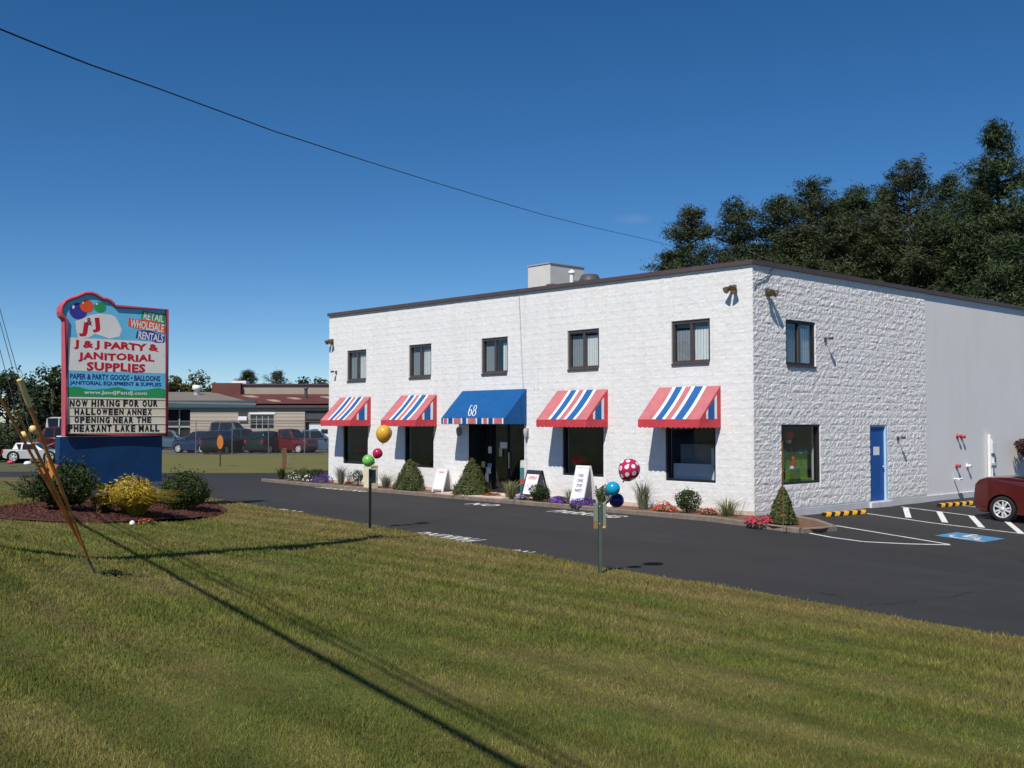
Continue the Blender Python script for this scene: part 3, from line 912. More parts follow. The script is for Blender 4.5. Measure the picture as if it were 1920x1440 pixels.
poster(ent_u(905.5), 1.02, 0.2, 0.2, M['paper_yellow']); poster(ent_u(918), 1.0, 0.2, 0.12, M['paper_blue']); poster(ent_u(916), 0.83, 0.22, 0.2, M['paper']); poster(ent_u(913), 0.6, 0.16, 0.3, M['paper'])
mb = MB(); wbox(mb, 'front', a0, a1, -0.5, 0.0, 0.02, 0.138); mb.build('threshold', M['cream_band'], ent)
# door mat and stacked goods in the doorway
mb = MB(); mb.box((0, 0, 0.01), (0.5, 0.9, 0.02)); at_store(tag(mb.build('door_mat', mat('red_mat', S(150, 52, 46), 0.9, 0.3, 20)), 'red door mat in front of the shop entrance', 'mat'), 9.9, -0.3, 0.145)
for k, (zz, c_) in enumerate(((0.0, S(50, 92, 120)), (0.36, S(178, 74, 60)), (0.52, S(70, 120, 130)), (0.86, S(200, 205, 200)))):
    hh = (0.35, 0.15, 0.33, 0.22)[k]
    mb = MB(); mb.box((0, 0, hh / 2), (0.3, 0.22 - 0.01 * k, hh)); mb.box((0, 0, hh + 0.004), (0.31, 0.23 - 0.01 * k, 0.012))
    at_store(tag(mb.build('goods_box', mat('carton_%d' % k, c_, 0.7)), ['blue carton at the bottom of the stack in the doorway', 'flat red carton second from the bottom in the doorway stack', 'teal carton under the white one in the doorway stack', 'white carton on top of the doorway stack'][k], 'box', 'cartons stacked in the doorway'), 8.56, 0.25, 0.14 + zz)
# ---------------------------------------------------------------- awnings (parts of the store)
def awning(u0, u1, zt, zf, zv, p, m_top, m_val, label):
    """u0 right end, u1 left end; zt top at the wall, zf front edge, zv hem"""
    mb = MB()
    w0 = -0.02
    A = [(w0, zt), (-p, zf), (w0, zf)]
    pts = [Vector((v, u, z)) for u in (u0, u1) for v, z in A]
    # sloping top sags a little between the frame bars
    n = 10; top = []; fs = []
    for j in range(5):
        t = j / 4
        for i in range(n + 1):
            s = i / n
            u = u0 + (u1 - u0) * s
            sag = 0.028 * math.sin(math.pi * t) * (1 - abs(2 * s - 1) ** 4) + 0.006 * math.sin(9 * s + u0) * math.sin(math.pi * t)
            top.append((w0 + (-p - w0) * t + sag * 0.7, u, zt + (zf - zt) * t - sag * 0.7))
    for j in range(4):
        for i in range(n):
            k = j * (n + 1) + i
            fs.append((k, k + n + 1, k + n + 2, k + 1))
    mb.add(top, fs, 0, True)
    mb.add([pts[0], pts[1], pts[2]], [(0, 1, 2)], 1); mb.add([pts[3], pts[4], pts[5]], [(2, 1, 0)], 1)
    a = mb.build('awning', [m_top, m_val], store)
    tag(a, label)
    vb = MB()
    # valance: front and both sides, scalloped hem
    def strip(p0, p1):
        L_ = (Vector(p1) - Vector(p0)).length; k = max(2, int(L_ / 0.16))
        vs_ = []; fs_ = []
        for i in range(2 * k + 1):
            q = Vector(p0).lerp(Vector(p1), i / (2 * k))
            vs_ += [(q.x, q.y, zf + 0.004), (q.x, q.y, zv + (0.0 if i % 2 else 0.028))]
        for i in range(2 * k): fs_.append((2 * i, 2 * i + 1, 2 * i + 3, 2 * i + 2))
        vb.add(vs_, fs_)
    strip((-p - 0.004, u1, 0), (-p - 0.004, u0, 0)); strip((-p, u0, 0), (w0, u0, 0)); strip((w0, u1, 0), (-p, u1, 0))
    vb.build('valance', m_val, a)
    fb = MB()
    for u in (u0 + 0.03, u1 - 0.03):
        fb.tube([(w0, u, zt - 0.05), (-p + 0.03, u, zf)], 0.014, 6); fb.tube([(w0, u, zf - 0.02), (-p + 0.03, u, zf - 0.02)], 0.014, 6)
    fb.build('awning_frame', M['grey_metal'], a)
    return a, p, w0
def slope_pt(u, t, u0, u1, zt, zf, p, lift):
    s = (u - u0) / (u1 - u0); w0 = -0.02
    sag = 0.028 * math.sin(math.pi * t) * (1 - abs(2 * s - 1) ** 4) + 0.006 * math.sin(9 * s + u0) * math.sin(math.pi * t)
    nl = lift
    return Vector((w0 + (-p - w0) * t + sag * 0.7 - nl * 0.7, u, zt + (zf - zt) * t - sag * 0.7 + nl * 0.7))

LABEL_AW = ['rightmost red awning with two blue and white stripes', 'red striped awning right of the blue one', None, 'red striped awning left of the blue one', 'leftmost red striped awning at the far corner']
for i in range(5):
    if i == 2: continue
    c = LOW[i]; u0, u1 = c - 1.0, c + 1.02
    zt, zf, zv, p = 3.33, 2.47, 2.25, 0.88
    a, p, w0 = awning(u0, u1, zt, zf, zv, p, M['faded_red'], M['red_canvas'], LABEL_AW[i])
    sw, sb = MB(), MB()
    # fractions across the slope as read from the left end
    for (f0, f1, kind) in ((.236, .291, 'w'), (.291, .402, 'b'), (.402, .457, 'w'), (.549, .604, 'w'), (.604, .734, 'b'), (.734, .789, 'w')):
        k = 4
        vs_ = []; fs_ = []
        for j in range(9):
            for q in range(k + 1):
                u = u1 + (u0 - u1) * (f0 + (f1 - f0) * q / k)
                vs_.append(slope_pt(u, 0.004 + 0.99 * j / 8, u0, u1, zt, zf, p, 0.008))
        for j in range(8):
            for q in range(k): b_ = j * (k + 1) + q; fs_.append((b_, b_ + 1, b_ + k + 2, b_ + k + 1))
        (sw if kind == 'w' else sb).add(vs_, fs_, 0, True)
    # side panel stripes, both ends
    for ue, sgn in ((u0, -1), (u1, 1)):
        for (f0, f1, mb_) in ((.30, .40, sw), (.40, .70, sb), (.70, .82, sw)):
            x0, x1 = -p + (p + w0) * f0, -p + (p + w0) * f1
            zz = lambda x: zf + (zt - zf) * (x + p) / (p + w0) - 0.07
            mb_.add([(x0, ue + sgn * 0.004, zf + 0.012), (x1, ue + sgn * 0.004, zf + 0.012), (x1, ue + sgn * 0.004, max(zf + .02, zz(x1))), (x0, ue + sgn * 0.004, max(zf + .02, zz(x0)))], [(0, 1, 2, 3)])
    sw.build('white_stripe', M['white_canvas'], a); sb.build('blue_stripe', M['blue_stripe'], a)

bu0, bu1, bzt, bzf, bzv, bp = 8.24, 11.32, 3.42, 2.53, 2.33, 0.9
ba, bp, _ = awning(bu0, bu1, bzt, bzf, bzv, bp, M['blue_canvas'], M['blue_canvas'], 'blue entrance awning numbered 68 with a striped hem')
segs = [(0, .033, 'n'), (.033, .045, 'w'), (.045, .1, 'r'), (.1, .12, 'w'), (.12, .19, 'b'), (.19, .21, 'w'), (.21, .322, 'r'), (.322, .347, 'w'), (.347, .413, 'n'), (.413, .438, 'w'),
        (.438, .562, 'r'), (.562, .582, 'w'), (.582, .653, 'b'), (.653, .678, 'w'), (.678, .735, 'r'), (.735, .757, 'w'), (.757, .822, 'n'), (.822, .843, 'w'), (.843, .959, 'r'), (.959, .98, 'w')]
sw, sr = MB(), MB()
for f0, f1, k in segs:
    if k in 'nb': continue
    ua, ub = bu1 + (bu0 - bu1) * f0, bu1 + (bu0 - bu1) * f1
    (sw if k == 'w' else sr).add([(-bp - 0.009, ua, bzv + 0.02), (-bp - 0.009, ub, bzv + 0.02), (-bp - 0.009, ub, bzf - 0.004), (-bp - 0.009, ua, bzf - 0.004)], [(0, 1, 2, 3)])
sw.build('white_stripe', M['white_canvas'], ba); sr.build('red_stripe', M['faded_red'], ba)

# "68" with thick sides and thin tops, like a serif face
def ring2d(mb, cx, cy, rx, ry, tx, ty, fn, n=28):
    vs_ = []
    for k in range(n):
        t = 2 * math.pi * k / n
        vs_.append(fn(cx + rx * math.cos(t), cy + ry * math.sin(t))); vs_.append(fn(cx + (rx - tx) * math.cos(t), cy + (ry - ty) * math.sin(t)))
    mb.add(vs_, [(2 * k, 2 * ((k + 1) % n), 2 * ((k + 1) % n) + 1, 2 * k + 1) for k in range(n)])
def digit_six(mb, fn, ox):
    ring2d(mb, ox, 0.3, 0.28, 0.3, 0.115, 0.045, fn)
    pts = []
    for k in range(15):
        t = math.pi - k / 14 * math.pi * 0.72
        wth = 0.09 if k < 9 else 0.09 - 0.012 * (k - 8)
        cx, cy = ox + 0.03, 0.42
        pts.append((fn(cx + 0.30 * math.cos(t), cy + 0.56 * math.sin(t)), fn(cx + (0.30 - wth) * math.cos(t), cy + (0.56 - wth * 0.6) * math.sin(t))))
    a0_ = (fn(ox - 0.27, 0.28), fn(ox - 0.18, 0.28))
    pts = [a0_] + pts
    vs_ = [q for pr in pts for q in pr]
    mb.add(vs_, [(2 * k, 2 * k + 1, 2 * k + 3, 2 * k + 2) for k in range(len(pts) - 1)])
def digit_eight(mb, fn, ox):
    ring2d(mb, ox, 0.26, 0.30, 0.27, 0.115, 0.045, fn); ring2d(mb, ox, 0.73, 0.25, 0.245, 0.10, 0.04, fn)
mb = MB()
uc = front_u(886, -0.63)
def on_awning(x, y):          # x to the right, y up the slope
    t = 0.93 - y * 0.42
    ub = 0.2 * uc + 0.8 * front_u(886, -(0.02 + (bp - 0.02) * t))
    return slope_pt(ub - x * 0.36 / 1.15, t, bu0, bu1, bzt, bzf, bp, 0.012)
digit_six(mb, on_awning, -0.33); digit_eight(mb, on_awning, 0.33)
mb.build('number', M['white_paint'], ba, fix=False)

# ---------------------------------------------------------------- fittings on the walls
def wall_lamp(wall, a, z, label, tan=True):
    mb = MB(); wbox(mb, wall, a - 0.05, a + 0.05, 0.005, 0.06, z - 0.02, z + 0.14)
    o = tag(mb.build('wall_lamp', M['dark_grey'], store), label)
    mb = MB(); mb.tube([P(wall, a, 0.05, z + 0.08), P(wall, a, 0.13, z + 0.10)], 0.02, 6); mb.build('arm', M['dark_grey'], o)
    for s in (-1, 1):
        c = P(wall, a + s * 0.09, 0.17, z + 0.04)
        d = (P(wall, s * 0.35, 0.75, -0.55)).normalized()
        q = d.to_track_quat('Z', 'Y').to_matrix().to_4x4()
        mb = MB(); mb.lathe([(0.0, -0.12), (0.045, -0.11), (0.05, -0.03), (0.085, 0.06), (0.09, 0.10)], 12, M=Matrix.Translation(c) @ q)
        h = mb.build('lamp_head', M['lamp_shell'], o)
        mb = MB(); mb.lathe([(0.0, 0.085), (0.082, 0.09)], 12, M=Matrix.Translation(c) @ q); mb.build('lens', M['lamp_lens'], h)
M['lamp_shell'] = mat('tan_lamp_shell', S(74, 62, 56), 0.5, 0.15, 8)
M['lamp_lens'] = mat('amber_lens', S(196, 150, 82), 0.25, 0.1, 8)
wall_lamp('front', front_u(1380), 5.72, 'twin floodlight high on the front wall by the near corner')
wall_lamp('side', side_v(1438), 5.63, 'twin floodlight high on the side wall by the near corner')
wall_lamp('front', 19.2, 5.45, 'twin floodlight on the front wall by the far corner')
def bracket(wall, a, z, label):
    mb = MB(); wbox(mb, wall, a - 0.04, a + 0.04, 0.005, 0.04, z - 0.06, z + 0.06)
    mb.tube([P(wall, a, 0.03, z), P(wall, a, 0.16, z + 0.03)], 0.014, 6)
    c = P(wall, a, 0.2, z + 0.02)
    mb.box(c, (0.09, 0.09, 0.07))
    tag(mb.build('camera_bracket', M['dark_grey'], store), label)
bracket('side', side_v(1547), 4.62, 'small camera beside the upper side window')
bracket('side', side_v(1681), 1.93, 'small fitting right of the blue door')
bracket('front', front_u(631), 4.3, 'small camera below the floodlight at the far corner')
for px, z in ((990, 2.08), (864, 2.1)):
    u = front_u(px)
    mb = MB(); wbox(mb, 'front', u - 0.05, u + 0.05, 0.01, 0.04, z - 0.14, z + 0.14)
    o = tag(mb.build('wall_light', M['grey_metal'], store), 'lantern right of the entrance' if px == 990 else 'lantern left of the entrance in the awning shade')
    mb = MB(); mb.lathe([(0.03, -0.16), (0.06, -0.05), (0.07, 0.08), (0.02, 0.14)], 8, M=Matrix.Translation(P('front', u, 0.11, z))); mb.build('shade', M['grey_metal'], o)
mb = MB(); mb.tube([P('side', 0.12, 0.035, 5.9), P('side', 0.55, 0.035, 6.05), P('side', 0.85, 0.035, 6.3)], 0.012, 5); mb.tube([P('side', 0.02, 0.035, 5.75), P('side', 0.12, 0.035, 5.9)], 0.012, 5)
mb.build('cable', M['dark_grey'], store)
mb = MB(); 
for du in (0.0, 0.16): mb.tube([P('front', 7.72 + du, 0.02, 3.42), P('front', 7.72 + du, 0.02, 3.95)], 0.012, 5)
mb.build('conduit', M['white_paint'], store)
# fire connections, vents and the meter riser on the smooth wall
M['red_paint'] = mat('red_valve_paint', S(178, 66, 72), 0.45, 0.12, 8)
def valve(v, z, label, m):
    mb = MB()
    T = Matrix.Translation(P('side', v, 0.0, z)) @ Matrix.Rotation(math.pi / 2, 4, 'X')
    mb.lathe([(0.07, 0.0), (0.07, 0.03), (0.035, 0.04), (0.035, 0.09), (0.055, 0.095), (0.055, 0.13), (0.0, 0.135)], 12, M=T)
    tag(mb.build('fire_connection', m, store), label)
def sv(px): return side_v(px)
valve(sv(1793), 1.96, 'upper left red fire valve', M['red_paint']); valve(sv(1801), 1.94, 'upper right red fire valve', M['red_paint'])
valve(sv(1791), 1.02, 'lower red fire valve', M['red_paint']); valve(sv(1811), 1.0, 'white capped fire valve', M['white_paint'])
mb = MB(); vv = sv(1786)
mb.tube([P('side', vv, 0.02, 0.62), P('side', vv, 0.22, 0.62)], 0.03, 8); mb.tube([P('side', vv - 0.13, 0.22, 0.62), P('side', vv + 0.13, 0.22, 0.62)], 0.035, 8)
tag(mb.build('vent_pipe', M['white_paint'], store), 'white tee shaped vent pipe low on the smooth wall')
vv = sv(1852)
mb = MB()
for k, (dv, z0_, z1_) in enumerate(((-0.14, 0.05, 2.0), (0.02, 0.05, 1.85), (0.13, 0.9, 1.7))):
    mb.tube([P('side', vv + dv, 0.09, z0_), P('side', vv + dv, 0.09, z1_)], 0.06 if k == 0 else 0.04, 10)
mb.box(P('side', vv + 0.06, 0.1, 1.55), (0.3, 0.14, 0.34)); mb.box(P('side', vv + 0.02, 0.09, 1.02), (0.34, 0.12, 0.08))
tag(mb.build('meter_riser', M['white_paint'], store), 'white electric meter box and riser pipes on the smooth wall')

# ---------------------------------------------------------------- rooftop unit
hv_ = empty('rooftop_unit', W(13.4, 6.0, WALL_H + 0.052), BROT, 'boxy white air handling unit on the store roof', 'rooftop unit')
mb = MB(); mb.bx(0, 1.85, 0, 1.25, 0.15, 2.05); mb.build('cabinet', mat('cream_sheet_metal', S(205, 203, 198), 0.5, 0.06, 2), hv_)
mb = MB(); mb.bx(-0.03, 1.88, -0.03, 1.28, 2.052, 2.1); mb.build('lid', M['grey_metal'], hv_)
mb = MB(); mb.bx(0.05, 1.8, 0.05, 1.2, 0, 0.148); mb.build('curb', M['dark_grey'], hv_)
for k in range(7):
    mb = MB(); mb.bx(1.15, 1.7, -0.03, -0.004, 0.5 + k * 0.16, 0.58 + k * 0.16); mb.build('slat', M['grey_metal'], hv_)
fan = empty('roof_fan', W(11.6, 6.3, WALL_H + 0.052), BROT, 'dark mushroom exhaust fan in front of the rooftop unit', 'exhaust fan')
mb = MB(); mb.bx(-0.3, 0.3, -0.3, 0.3, 0, 0.9); mb.build('curb', M['grey_metal'], fan)
mb = MB(); mb.lathe([(0.18, 0.9), (0.22, 1.0), (0.42, 1.08), (0.44, 1.2), (0.3, 1.45), (0.0, 1.5)], 16); mb.build('hood', M['dark_grey'], fan)
fl = empty('roof_flue', W(12.15, 5.9, WALL_H + 0.052), BROT, 'short white capped flue pipe beside the rooftop unit', 'flue')
mb = MB(); mb.tube([(0, 0, 0), (0, 0, 1.5)], 0.08, 12); mb.build('pipe', M['white_paint'], fl)
mb = MB(); mb.lathe([(0.12, 1.52), (0.13, 1.6), (0.0, 1.68)], 12); mb.build('cap', M['white_paint'], fl)
fan2 = copy_tree(fan); fan2.location = W(12.9, 5.6, WALL_H + 0.052); fan2.scale = (0.7, 0.7, 0.8)
tag(fan2, 'smaller dark exhaust fan next to the white flue', 'exhaust fan')

# ---------------------------------------------------------------- planting bed along the shop front
bed_out = [(23.2, -0.75), (20.0, -0.95), (13.0, -1.02), (5.0, -1.06), (0.2, -1.12), (-1.35, -1.22), (-1.95, -1.0), (-2.2, -0.55), (-2.1, 0.2), (-1.5, 0.75), (-0.6, 0.95), (-0.05, 1.0)]
bed_in = [(-0.035, -0.035), (FRONT_LEN, -0.035), (FRONT_LEN + 0.4, 0.4), (23.2, 0.3)]
bed_poly = [tuple(W(u, v)[:2]) for u, v in bed_out + bed_in]
tag(sheet('planting_bed', bed_poly, M['soil'], 0.10, 0.5, lambda x, y: ground(x, y) + 0.03 * mnoise.noise(Vector((x * 2, y * 2, 3)))), kind='structure')
kerb = MB()
outl = [W(u, v) for u, v in bed_out]
def kerb_run(mb, pts, w, h, seg=1.2, gap=0.008):
    """kerb stones laid end to end; returns one mesh list per stone"""
    stones = []
    d = 0.0
    L_ = [0.0]
    for a, b in zip(pts, pts[1:]): L_.append(L_[-1] + (b - a).length)
    def at(s):
        for i in range(len(pts) - 1):
            if s <= L_[i + 1] or i == len(pts) - 2:
                t = (s - L_[i]) / (L_[i + 1] - L_[i]); return pts[i].lerp(pts[i + 1], t), (pts[i + 1] - pts[i]).normalized()
    s = 0.0
    while s < L_[-1] - 0.05:
        e = min(s + seg, L_[-1])
        a, _ = at(s + gap); b, _ = at(e - gap)
        d_ = (b - a).normalized(); n_ = Vector((-d_.y, d_.x, 0))
        za, zb = ground(a.x, a.y), ground(b.x, b.y)
        m2 = MB(); c = []
        hj = h + random.uniform(-0.008, 0.008)
        for (p_, z_) in ((a, za), (b, zb)):
            for (o_, zz) in ((-w / 2, -0.05), (w / 2, -0.05), (w / 2, hj - 0.015), (w / 2 - 0.02, hj), (-w / 2 + 0.02, hj), (-w / 2, hj - 0.015)):
                c.append(p_ + n_ * o_ + Vector((0, 0, z_ + zz)))
        m2.add(c, [tuple(range(6)), tuple(reversed(range(6, 12)))] + [(i, 6 + i, 6 + (i + 1) % 6, (i + 1) % 6) for i in range(6)])
        stones.append(m2); s = e
    return stones
kroot = empty('bed_kerb', W(10, -1.0, 0), 0)
kroot['kind'] = 'structure'
for st in kerb_run(None, outl, 0.14, 0.115):
    o = st.build('kerb_stone', M['granite'], kroot, fix=True); o.matrix_parent_inverse = Matrix.Translation(kroot.location).inverted()
mb = MB(); mb.bx(-1.0, -0.035, ENT[0] - 0.1, ENT[1] + 0.5, 0.02, 0.139)
o = mb.build('entry_walk', M['cream_band']); o.location = (CX, CY, 0); o.rotation_euler = (0, 0, BROT); tag(o, kind='structure')
# ---------------------------------------------------------------- foliage
def leaf_np(P_, nrm, length, width, jitter=0.6):
    n = len(P_)
    d = rng.normal(0, 1, (n, 3)); d /= np.linalg.norm(d, axis=1)[:, None]
    nn = nrm + rng.normal(0, jitter, (n, 3)); nn /= np.linalg.norm(nn, axis=1)[:, None] + 1e-9
    d = d - nn * np.sum(d * nn, 1)[:, None]; d /= np.linalg.norm(d, axis=1)[:, None] + 1e-9
    s = np.cross(nn, d)
    L_ = length * rng.uniform(0.6, 1.3, n)[:, None]; w = width * rng.uniform(0.7, 1.2, n)[:, None]
    V = np.empty((n, 4, 3))
    V[:, 0] = P_ - d * L_ / 2; V[:, 1] = P_ + s * w / 2; V[:, 2] = P_ + d * L_ / 2; V[:, 3] = P_ - s * w / 2
    return V.reshape(-1, 3)
def quads(nverts): return np.arange(nverts).reshape(-1, 4)

def blob_points(n, rx, ry, rz, cz, seed, rough=0.22, inner=0.35, floor=None):
    """points filling an uneven ellipsoid, denser towards its skin"""
    r = np.random.default_rng(seed)
    d = r.normal(0, 1, (n, 3)); d /= np.linalg.norm(d, axis=1)[:, None]
    k = 9
    cen = r.normal(0, 1, (k, 3)); cen /= np.linalg.norm(cen, axis=1)[:, None]
    bump = np.zeros(n)
    for c in cen: bump += np.exp(-((1 - d @ c) / 0.12))
    rad = (inner + (1 - inner) * r.random(n) ** 0.4) * (1 - rough + rough * 1.4 * np.minimum(bump, 1.2))
    p = d * rad[:, None] * np.array([rx, ry, rz]); p[:, 2] += cz
    nrm = d / np.array([rx, ry, rz]); nrm /= np.linalg.norm(nrm, axis=1)[:, None]
    if floor is not None:
        k_ = p[:, 2] > floor; p, nrm = p[k_], nrm[k_]
    return p, nrm
def cone_points(n, R, H, seed, power=0.85, base=0.0):
    r = np.random.default_rng(seed)
    z = H * (1 - np.sqrt(r.random(n))); a = r.uniform(0, 6.283, n)
    lump = 1 + 0.10 * np.sin(3 * a + 5 * z / H + seed) + 0.08 * np.sin(7 * a - 9 * z / H)
    rad = R * (1 - z / H) ** power * lump * (0.45 + 0.55 * r.random(n) ** 0.35)
    p = np.stack([rad * np.cos(a), rad * np.sin(a), z + base], 1)
    nrm = np.stack([np.cos(a), np.sin(a), np.full(n, R / H)], 1); nrm /= np.linalg.norm(nrm, axis=1)[:, None]
    return p, nrm

LF = {}
LF['box'] = leaf_mat('boxwood_leaves', (0.030, 0.052, 0.016), (0.065, 0.09, 0.026), 0.4, 0.2, 3)
LF['arbor'] = leaf_mat('arborvitae_leaves', (0.060, 0.080, 0.026), (0.125, 0.14, 0.045), 0.4, 0.2, 4)
LF['yew'] = leaf_mat('dark_yew_leaves', (0.018, 0.034, 0.010), (0.05, 0.078, 0.018), 0.5, 0.2, 2.5)
LF['gold'] = leaf_mat('gold_cypress_leaves', (0.30, 0.20, 0.015), (0.55, 0.42, 0.05), 0.45, 0.25, 3)
LF['grey'] = leaf_mat('lavender_leaves', (0.13, 0.15, 0.09), (0.25, 0.26, 0.17), 0.4, 0.25, 6)
LF['grassy'] = leaf_mat('pale_grass_leaves', (0.15, 0.17, 0.07), (0.36, 0.36, 0.18), 0.4, 0.3, 6)
LF['low'] = leaf_mat('bedding_leaves', (0.05, 0.08, 0.025), (0.10, 0.13, 0.04), 0.4, 0.25, 6)
LF['pine'] = leaf_mat('pine_needles', (0.026, 0.039, 0.016), (0.062, 0.076, 0.030), 0.5, 0.12, 0.5)
LF['pine2'] = leaf_mat('fir_needles', (0.026, 0.045, 0.018), (0.065, 0.092, 0.034), 0.5, 0.12, 0.5)
LF['broad'] = leaf_mat('broadleaf_foliage', (0.075, 0.085, 0.022), (0.17, 0.15, 0.045), 0.4, 0.3, 0.4)
LF['wood'] = leaf_mat('woodland_foliage', (0.016, 0.030, 0.012), (0.045, 0.062, 0.022), 0.5, 0.15, 0.4)
LF['barberry'] = leaf_mat('barberry_leaves', (0.035, 0.018, 0.018), (0.07, 0.03, 0.03), 0.4, 0.2, 5)
def petal(name, c): return mat(name, c, 0.7, 0.15, 12, island=0.25)
PT = {'purple': petal('purple_petals', S(92, 52, 150)), 'white': petal('white_petals', (0.8, 0.8, 0.76)), 'red': petal('red_petals', S(196, 66, 48)),
      'pink': petal('pink_petals', S(206, 44, 90)), 'lilac': petal('lilac_petals', S(150, 130, 165))}

def place(px, v):
    u = front_u(px, v); p = W(u, v); p.z = ground(p.x, p.y) + 0.10
    return p
def plant(name, loc, label, cat, group=None):
    return empty(name, loc, random.uniform(0, 6.28), label, cat, group)
def stem(root, h, r=0.025, m=None):
    mb = MB(); mb.tube([(0, 0, -0.05), (0.01, 0.0, h * 0.5), (0, 0.01, h)], [r, r * 0.8, r * 0.4], 6); mb.build('stem', m or M['bark'], root)

def bush(px, v, R, H, label, mt='box', n=2600, loc=None, leaf=0.05, group=None, cat='shrub', name='round_shrub', rough=0.22):
    p = loc or place(px, v)
    t = plant(name, p, label, cat, group)
    P_, N_ = blob_points(n, R, R, H / 2, H * 0.5, int(px) + n, rough, floor=0.01)
    k_ = len(P_) // 10; P_[:k_] = P_[:k_] * rng.uniform(1.02, 1.28, (k_, 1))        # stray shoots
    P_[:, 2] = np.maximum(P_[:, 2], 0.01)
    V = leaf_np(P_, N_, leaf, leaf * 0.55)
    link_mesh('foliage', np_mesh('foliage', V, quads(len(V)), LF[mt]), t); stem(t, H * 0.6)
    return t
def cone(px, v, R, H, label, n=8500, leaf=0.062, mt='arbor', group='cone shaped shrubs by the shop', bump=0.85):
    t = plant('cone_shrub', place(px, v), label, 'shrub', group)
    P_, N_ = cone_points(n, R, H, int(px), bump, 0.03)
    k_ = len(P_) // 12; P_[:k_, :2] *= rng.uniform(1.02, 1.2, (k_, 1)); P_[:k_, 2] *= rng.uniform(0.98, 1.06, k_)
    V = leaf_np(P_, N_, leaf, leaf * 0.5)
    link_mesh('foliage', np_mesh('foliage', V, quads(len(V)), LF[mt]), t); stem(t, H * 0.8)
    return t
def blades(n, h, spread, w, seed, droop=0.5):
    r = np.random.default_rng(seed)
    out = []; faces = []
    for i in range(n):
        a = r.uniform(0, 6.283); L_ = h * r.uniform(0.55, 1.1); sp = spread * r.uniform(0.2, 1.0)
        b = Vector((math.cos(a), math.sin(a), 0)); s = Vector((-b.y, b.x, 0)) * w * 0.5
        base = b * sp * 0.25
        p1 = base + b * sp * 0.35 + Vector((0, 0, L_ * 0.6)); p2 = base + b * sp * (0.9 + droop * 0.3) + Vector((0, 0, L_ * (1 - droop * 0.3)))
        k = len(out)
        out += [base - s, base + s, p1 + s * 0.8, p1 - s * 0.8, p2]
        faces += [(k, k + 1, k + 2, k + 3), (k + 3, k + 2, k + 4)]
    return out, faces
def tuft(px, v, h, spread, label, mt='grassy', n=90, w=0.016, flower=None, cat='plant', name='ornamental_grass', group=None):
    t = plant(name, place(px, v), label, cat, group)
    mb = MB(); vs_, fs_ = blades(n, h, spread, w, int(px)); mb.add(vs_, fs_); mb.build('foliage', LF[mt], t)
    if flower:
        P_ = np.array([(math.cos(a) * s, math.sin(a) * s, z) for a, s, z in zip(rng.uniform(0, 6.28, 70), spread * rng.uniform(0.1, 0.7, 70), h * rng.uniform(0.6, 1.05, 70))])
        V = leaf_np(P_, np.tile([0, 0, 1.0], (70, 1)), 0.035, 0.025); link_mesh('blossoms', np_mesh('blossoms', V, quads(len(V)), PT[flower]), t)
    return t
def flowers(px, v, R, H, colour, label, n=260, cat='flowers', name='flower_clump', sx=1.0, group=None, leafs='low'):
    t = plant(name, place(px, v), label, cat, group); t.rotation_euler = (0, 0, BROT)
    P_, N_ = blob_points(700, R * 0.95, R * sx, H * 0.8, 0.0, int(px * 3), 0.2, floor=0.0)
    V = leaf_np(P_, N_, 0.05, 0.03); link_mesh('foliage', np_mesh('foliage', V, quads(len(V)), LF[leafs]), t)
    P_, N_ = blob_points(n * 2, R, R * sx, H, 0.02, int(px * 7), 0.25, inner=0.85, floor=0.03)
    V = leaf_np(P_, N_ + np.array([0, 0, 0.6]), 0.055, 0.055, 0.3); link_mesh('blossoms', np_mesh('blossoms', V, quads(len(V)), PT[colour]), t)
    return t

# from the far end of the bed to its rounded nose
tuft(528, -0.3, 0.55, 0.35, 'dark leafy clump at the far left end of the bed', 'low', 90, 0.04)
flowers(553, -0.45, 0.32, 0.26, 'white', 'leftmost clump of white flowers in the bed', 90, group='white flowers at the far end of the bed')
bush(570, 0.0, 0.4, 0.5, 'low green shrub between the two white flower clumps', 'low', 900, leaf=0.07)
flowers(578, -0.5, 0.3, 0.26, 'white', 'white flower clump beside the purple one', 90, group='white flowers at the far end of the bed')
bush(592, 0.1, 0.42, 0.5, 'dark low shrub behind the purple flowers by the far corner', 'yew', 900, leaf=0.07)
flowers(602, -0.5, 0.42, 0.36, 'purple', 'purple flower clump at the far corner of the shop', 420)
tuft(640, -0.45, 0.85, 0.4, 'grey green spiky plant below the leftmost display window', 'grey', 110, 0.02, 'lilac', name='spiky_plant')
flowers(655, -0.3, 0.2, 0.16, 'pink', 'small patch of pink flowers between spiky plant and shrub', 60)
bush(672, -0.45, 0.30, 0.62, 'small dark shrub left of the cream pedestal', 'box', 1100, rough=0.4)
tuft(724, -0.45, 0.62, 0.45, 'brownish spiky plant right of the cream pedestal', 'grey', 110, 0.02, 'lilac', name='spiky_plant')
cone(769, -0.48, 0.52, 1.02, 'smooth cone shrub under the second display window from the left', bump=0.55)
cone(885, -0.52, 0.60, 1.16, 'broad cone shrub left of the shop entrance', n=10500, bump=0.8)
flowers(922, -0.55, 0.3, 0.14, 'red', 'low red flowers beside the cone shrub at the entrance', 90)
tuft(958, -0.6, 0.62, 0.5, 'pale striped ornamental grass beside the entrance', 'grassy', 130, 0.028)
flowers(977, -0.7, 0.26, 0.2, 'lilac', 'small lilac flowers between the pale grass and the black framed sign', 110)
bush(1011, -0.85, 0.30, 0.52, 'small dark shrub in front of the black framed sign', 'yew', 1900)
flowers(1046, -0.72, 0.34, 0.24, 'purple', 'purple flowers between the two sandwich boards', 360)
tuft(1068, -0.62, 0.5, 0.3, 'thin brownish plant left of the tall white sandwich board', 'grey', 70, 0.016, name='spiky_plant')
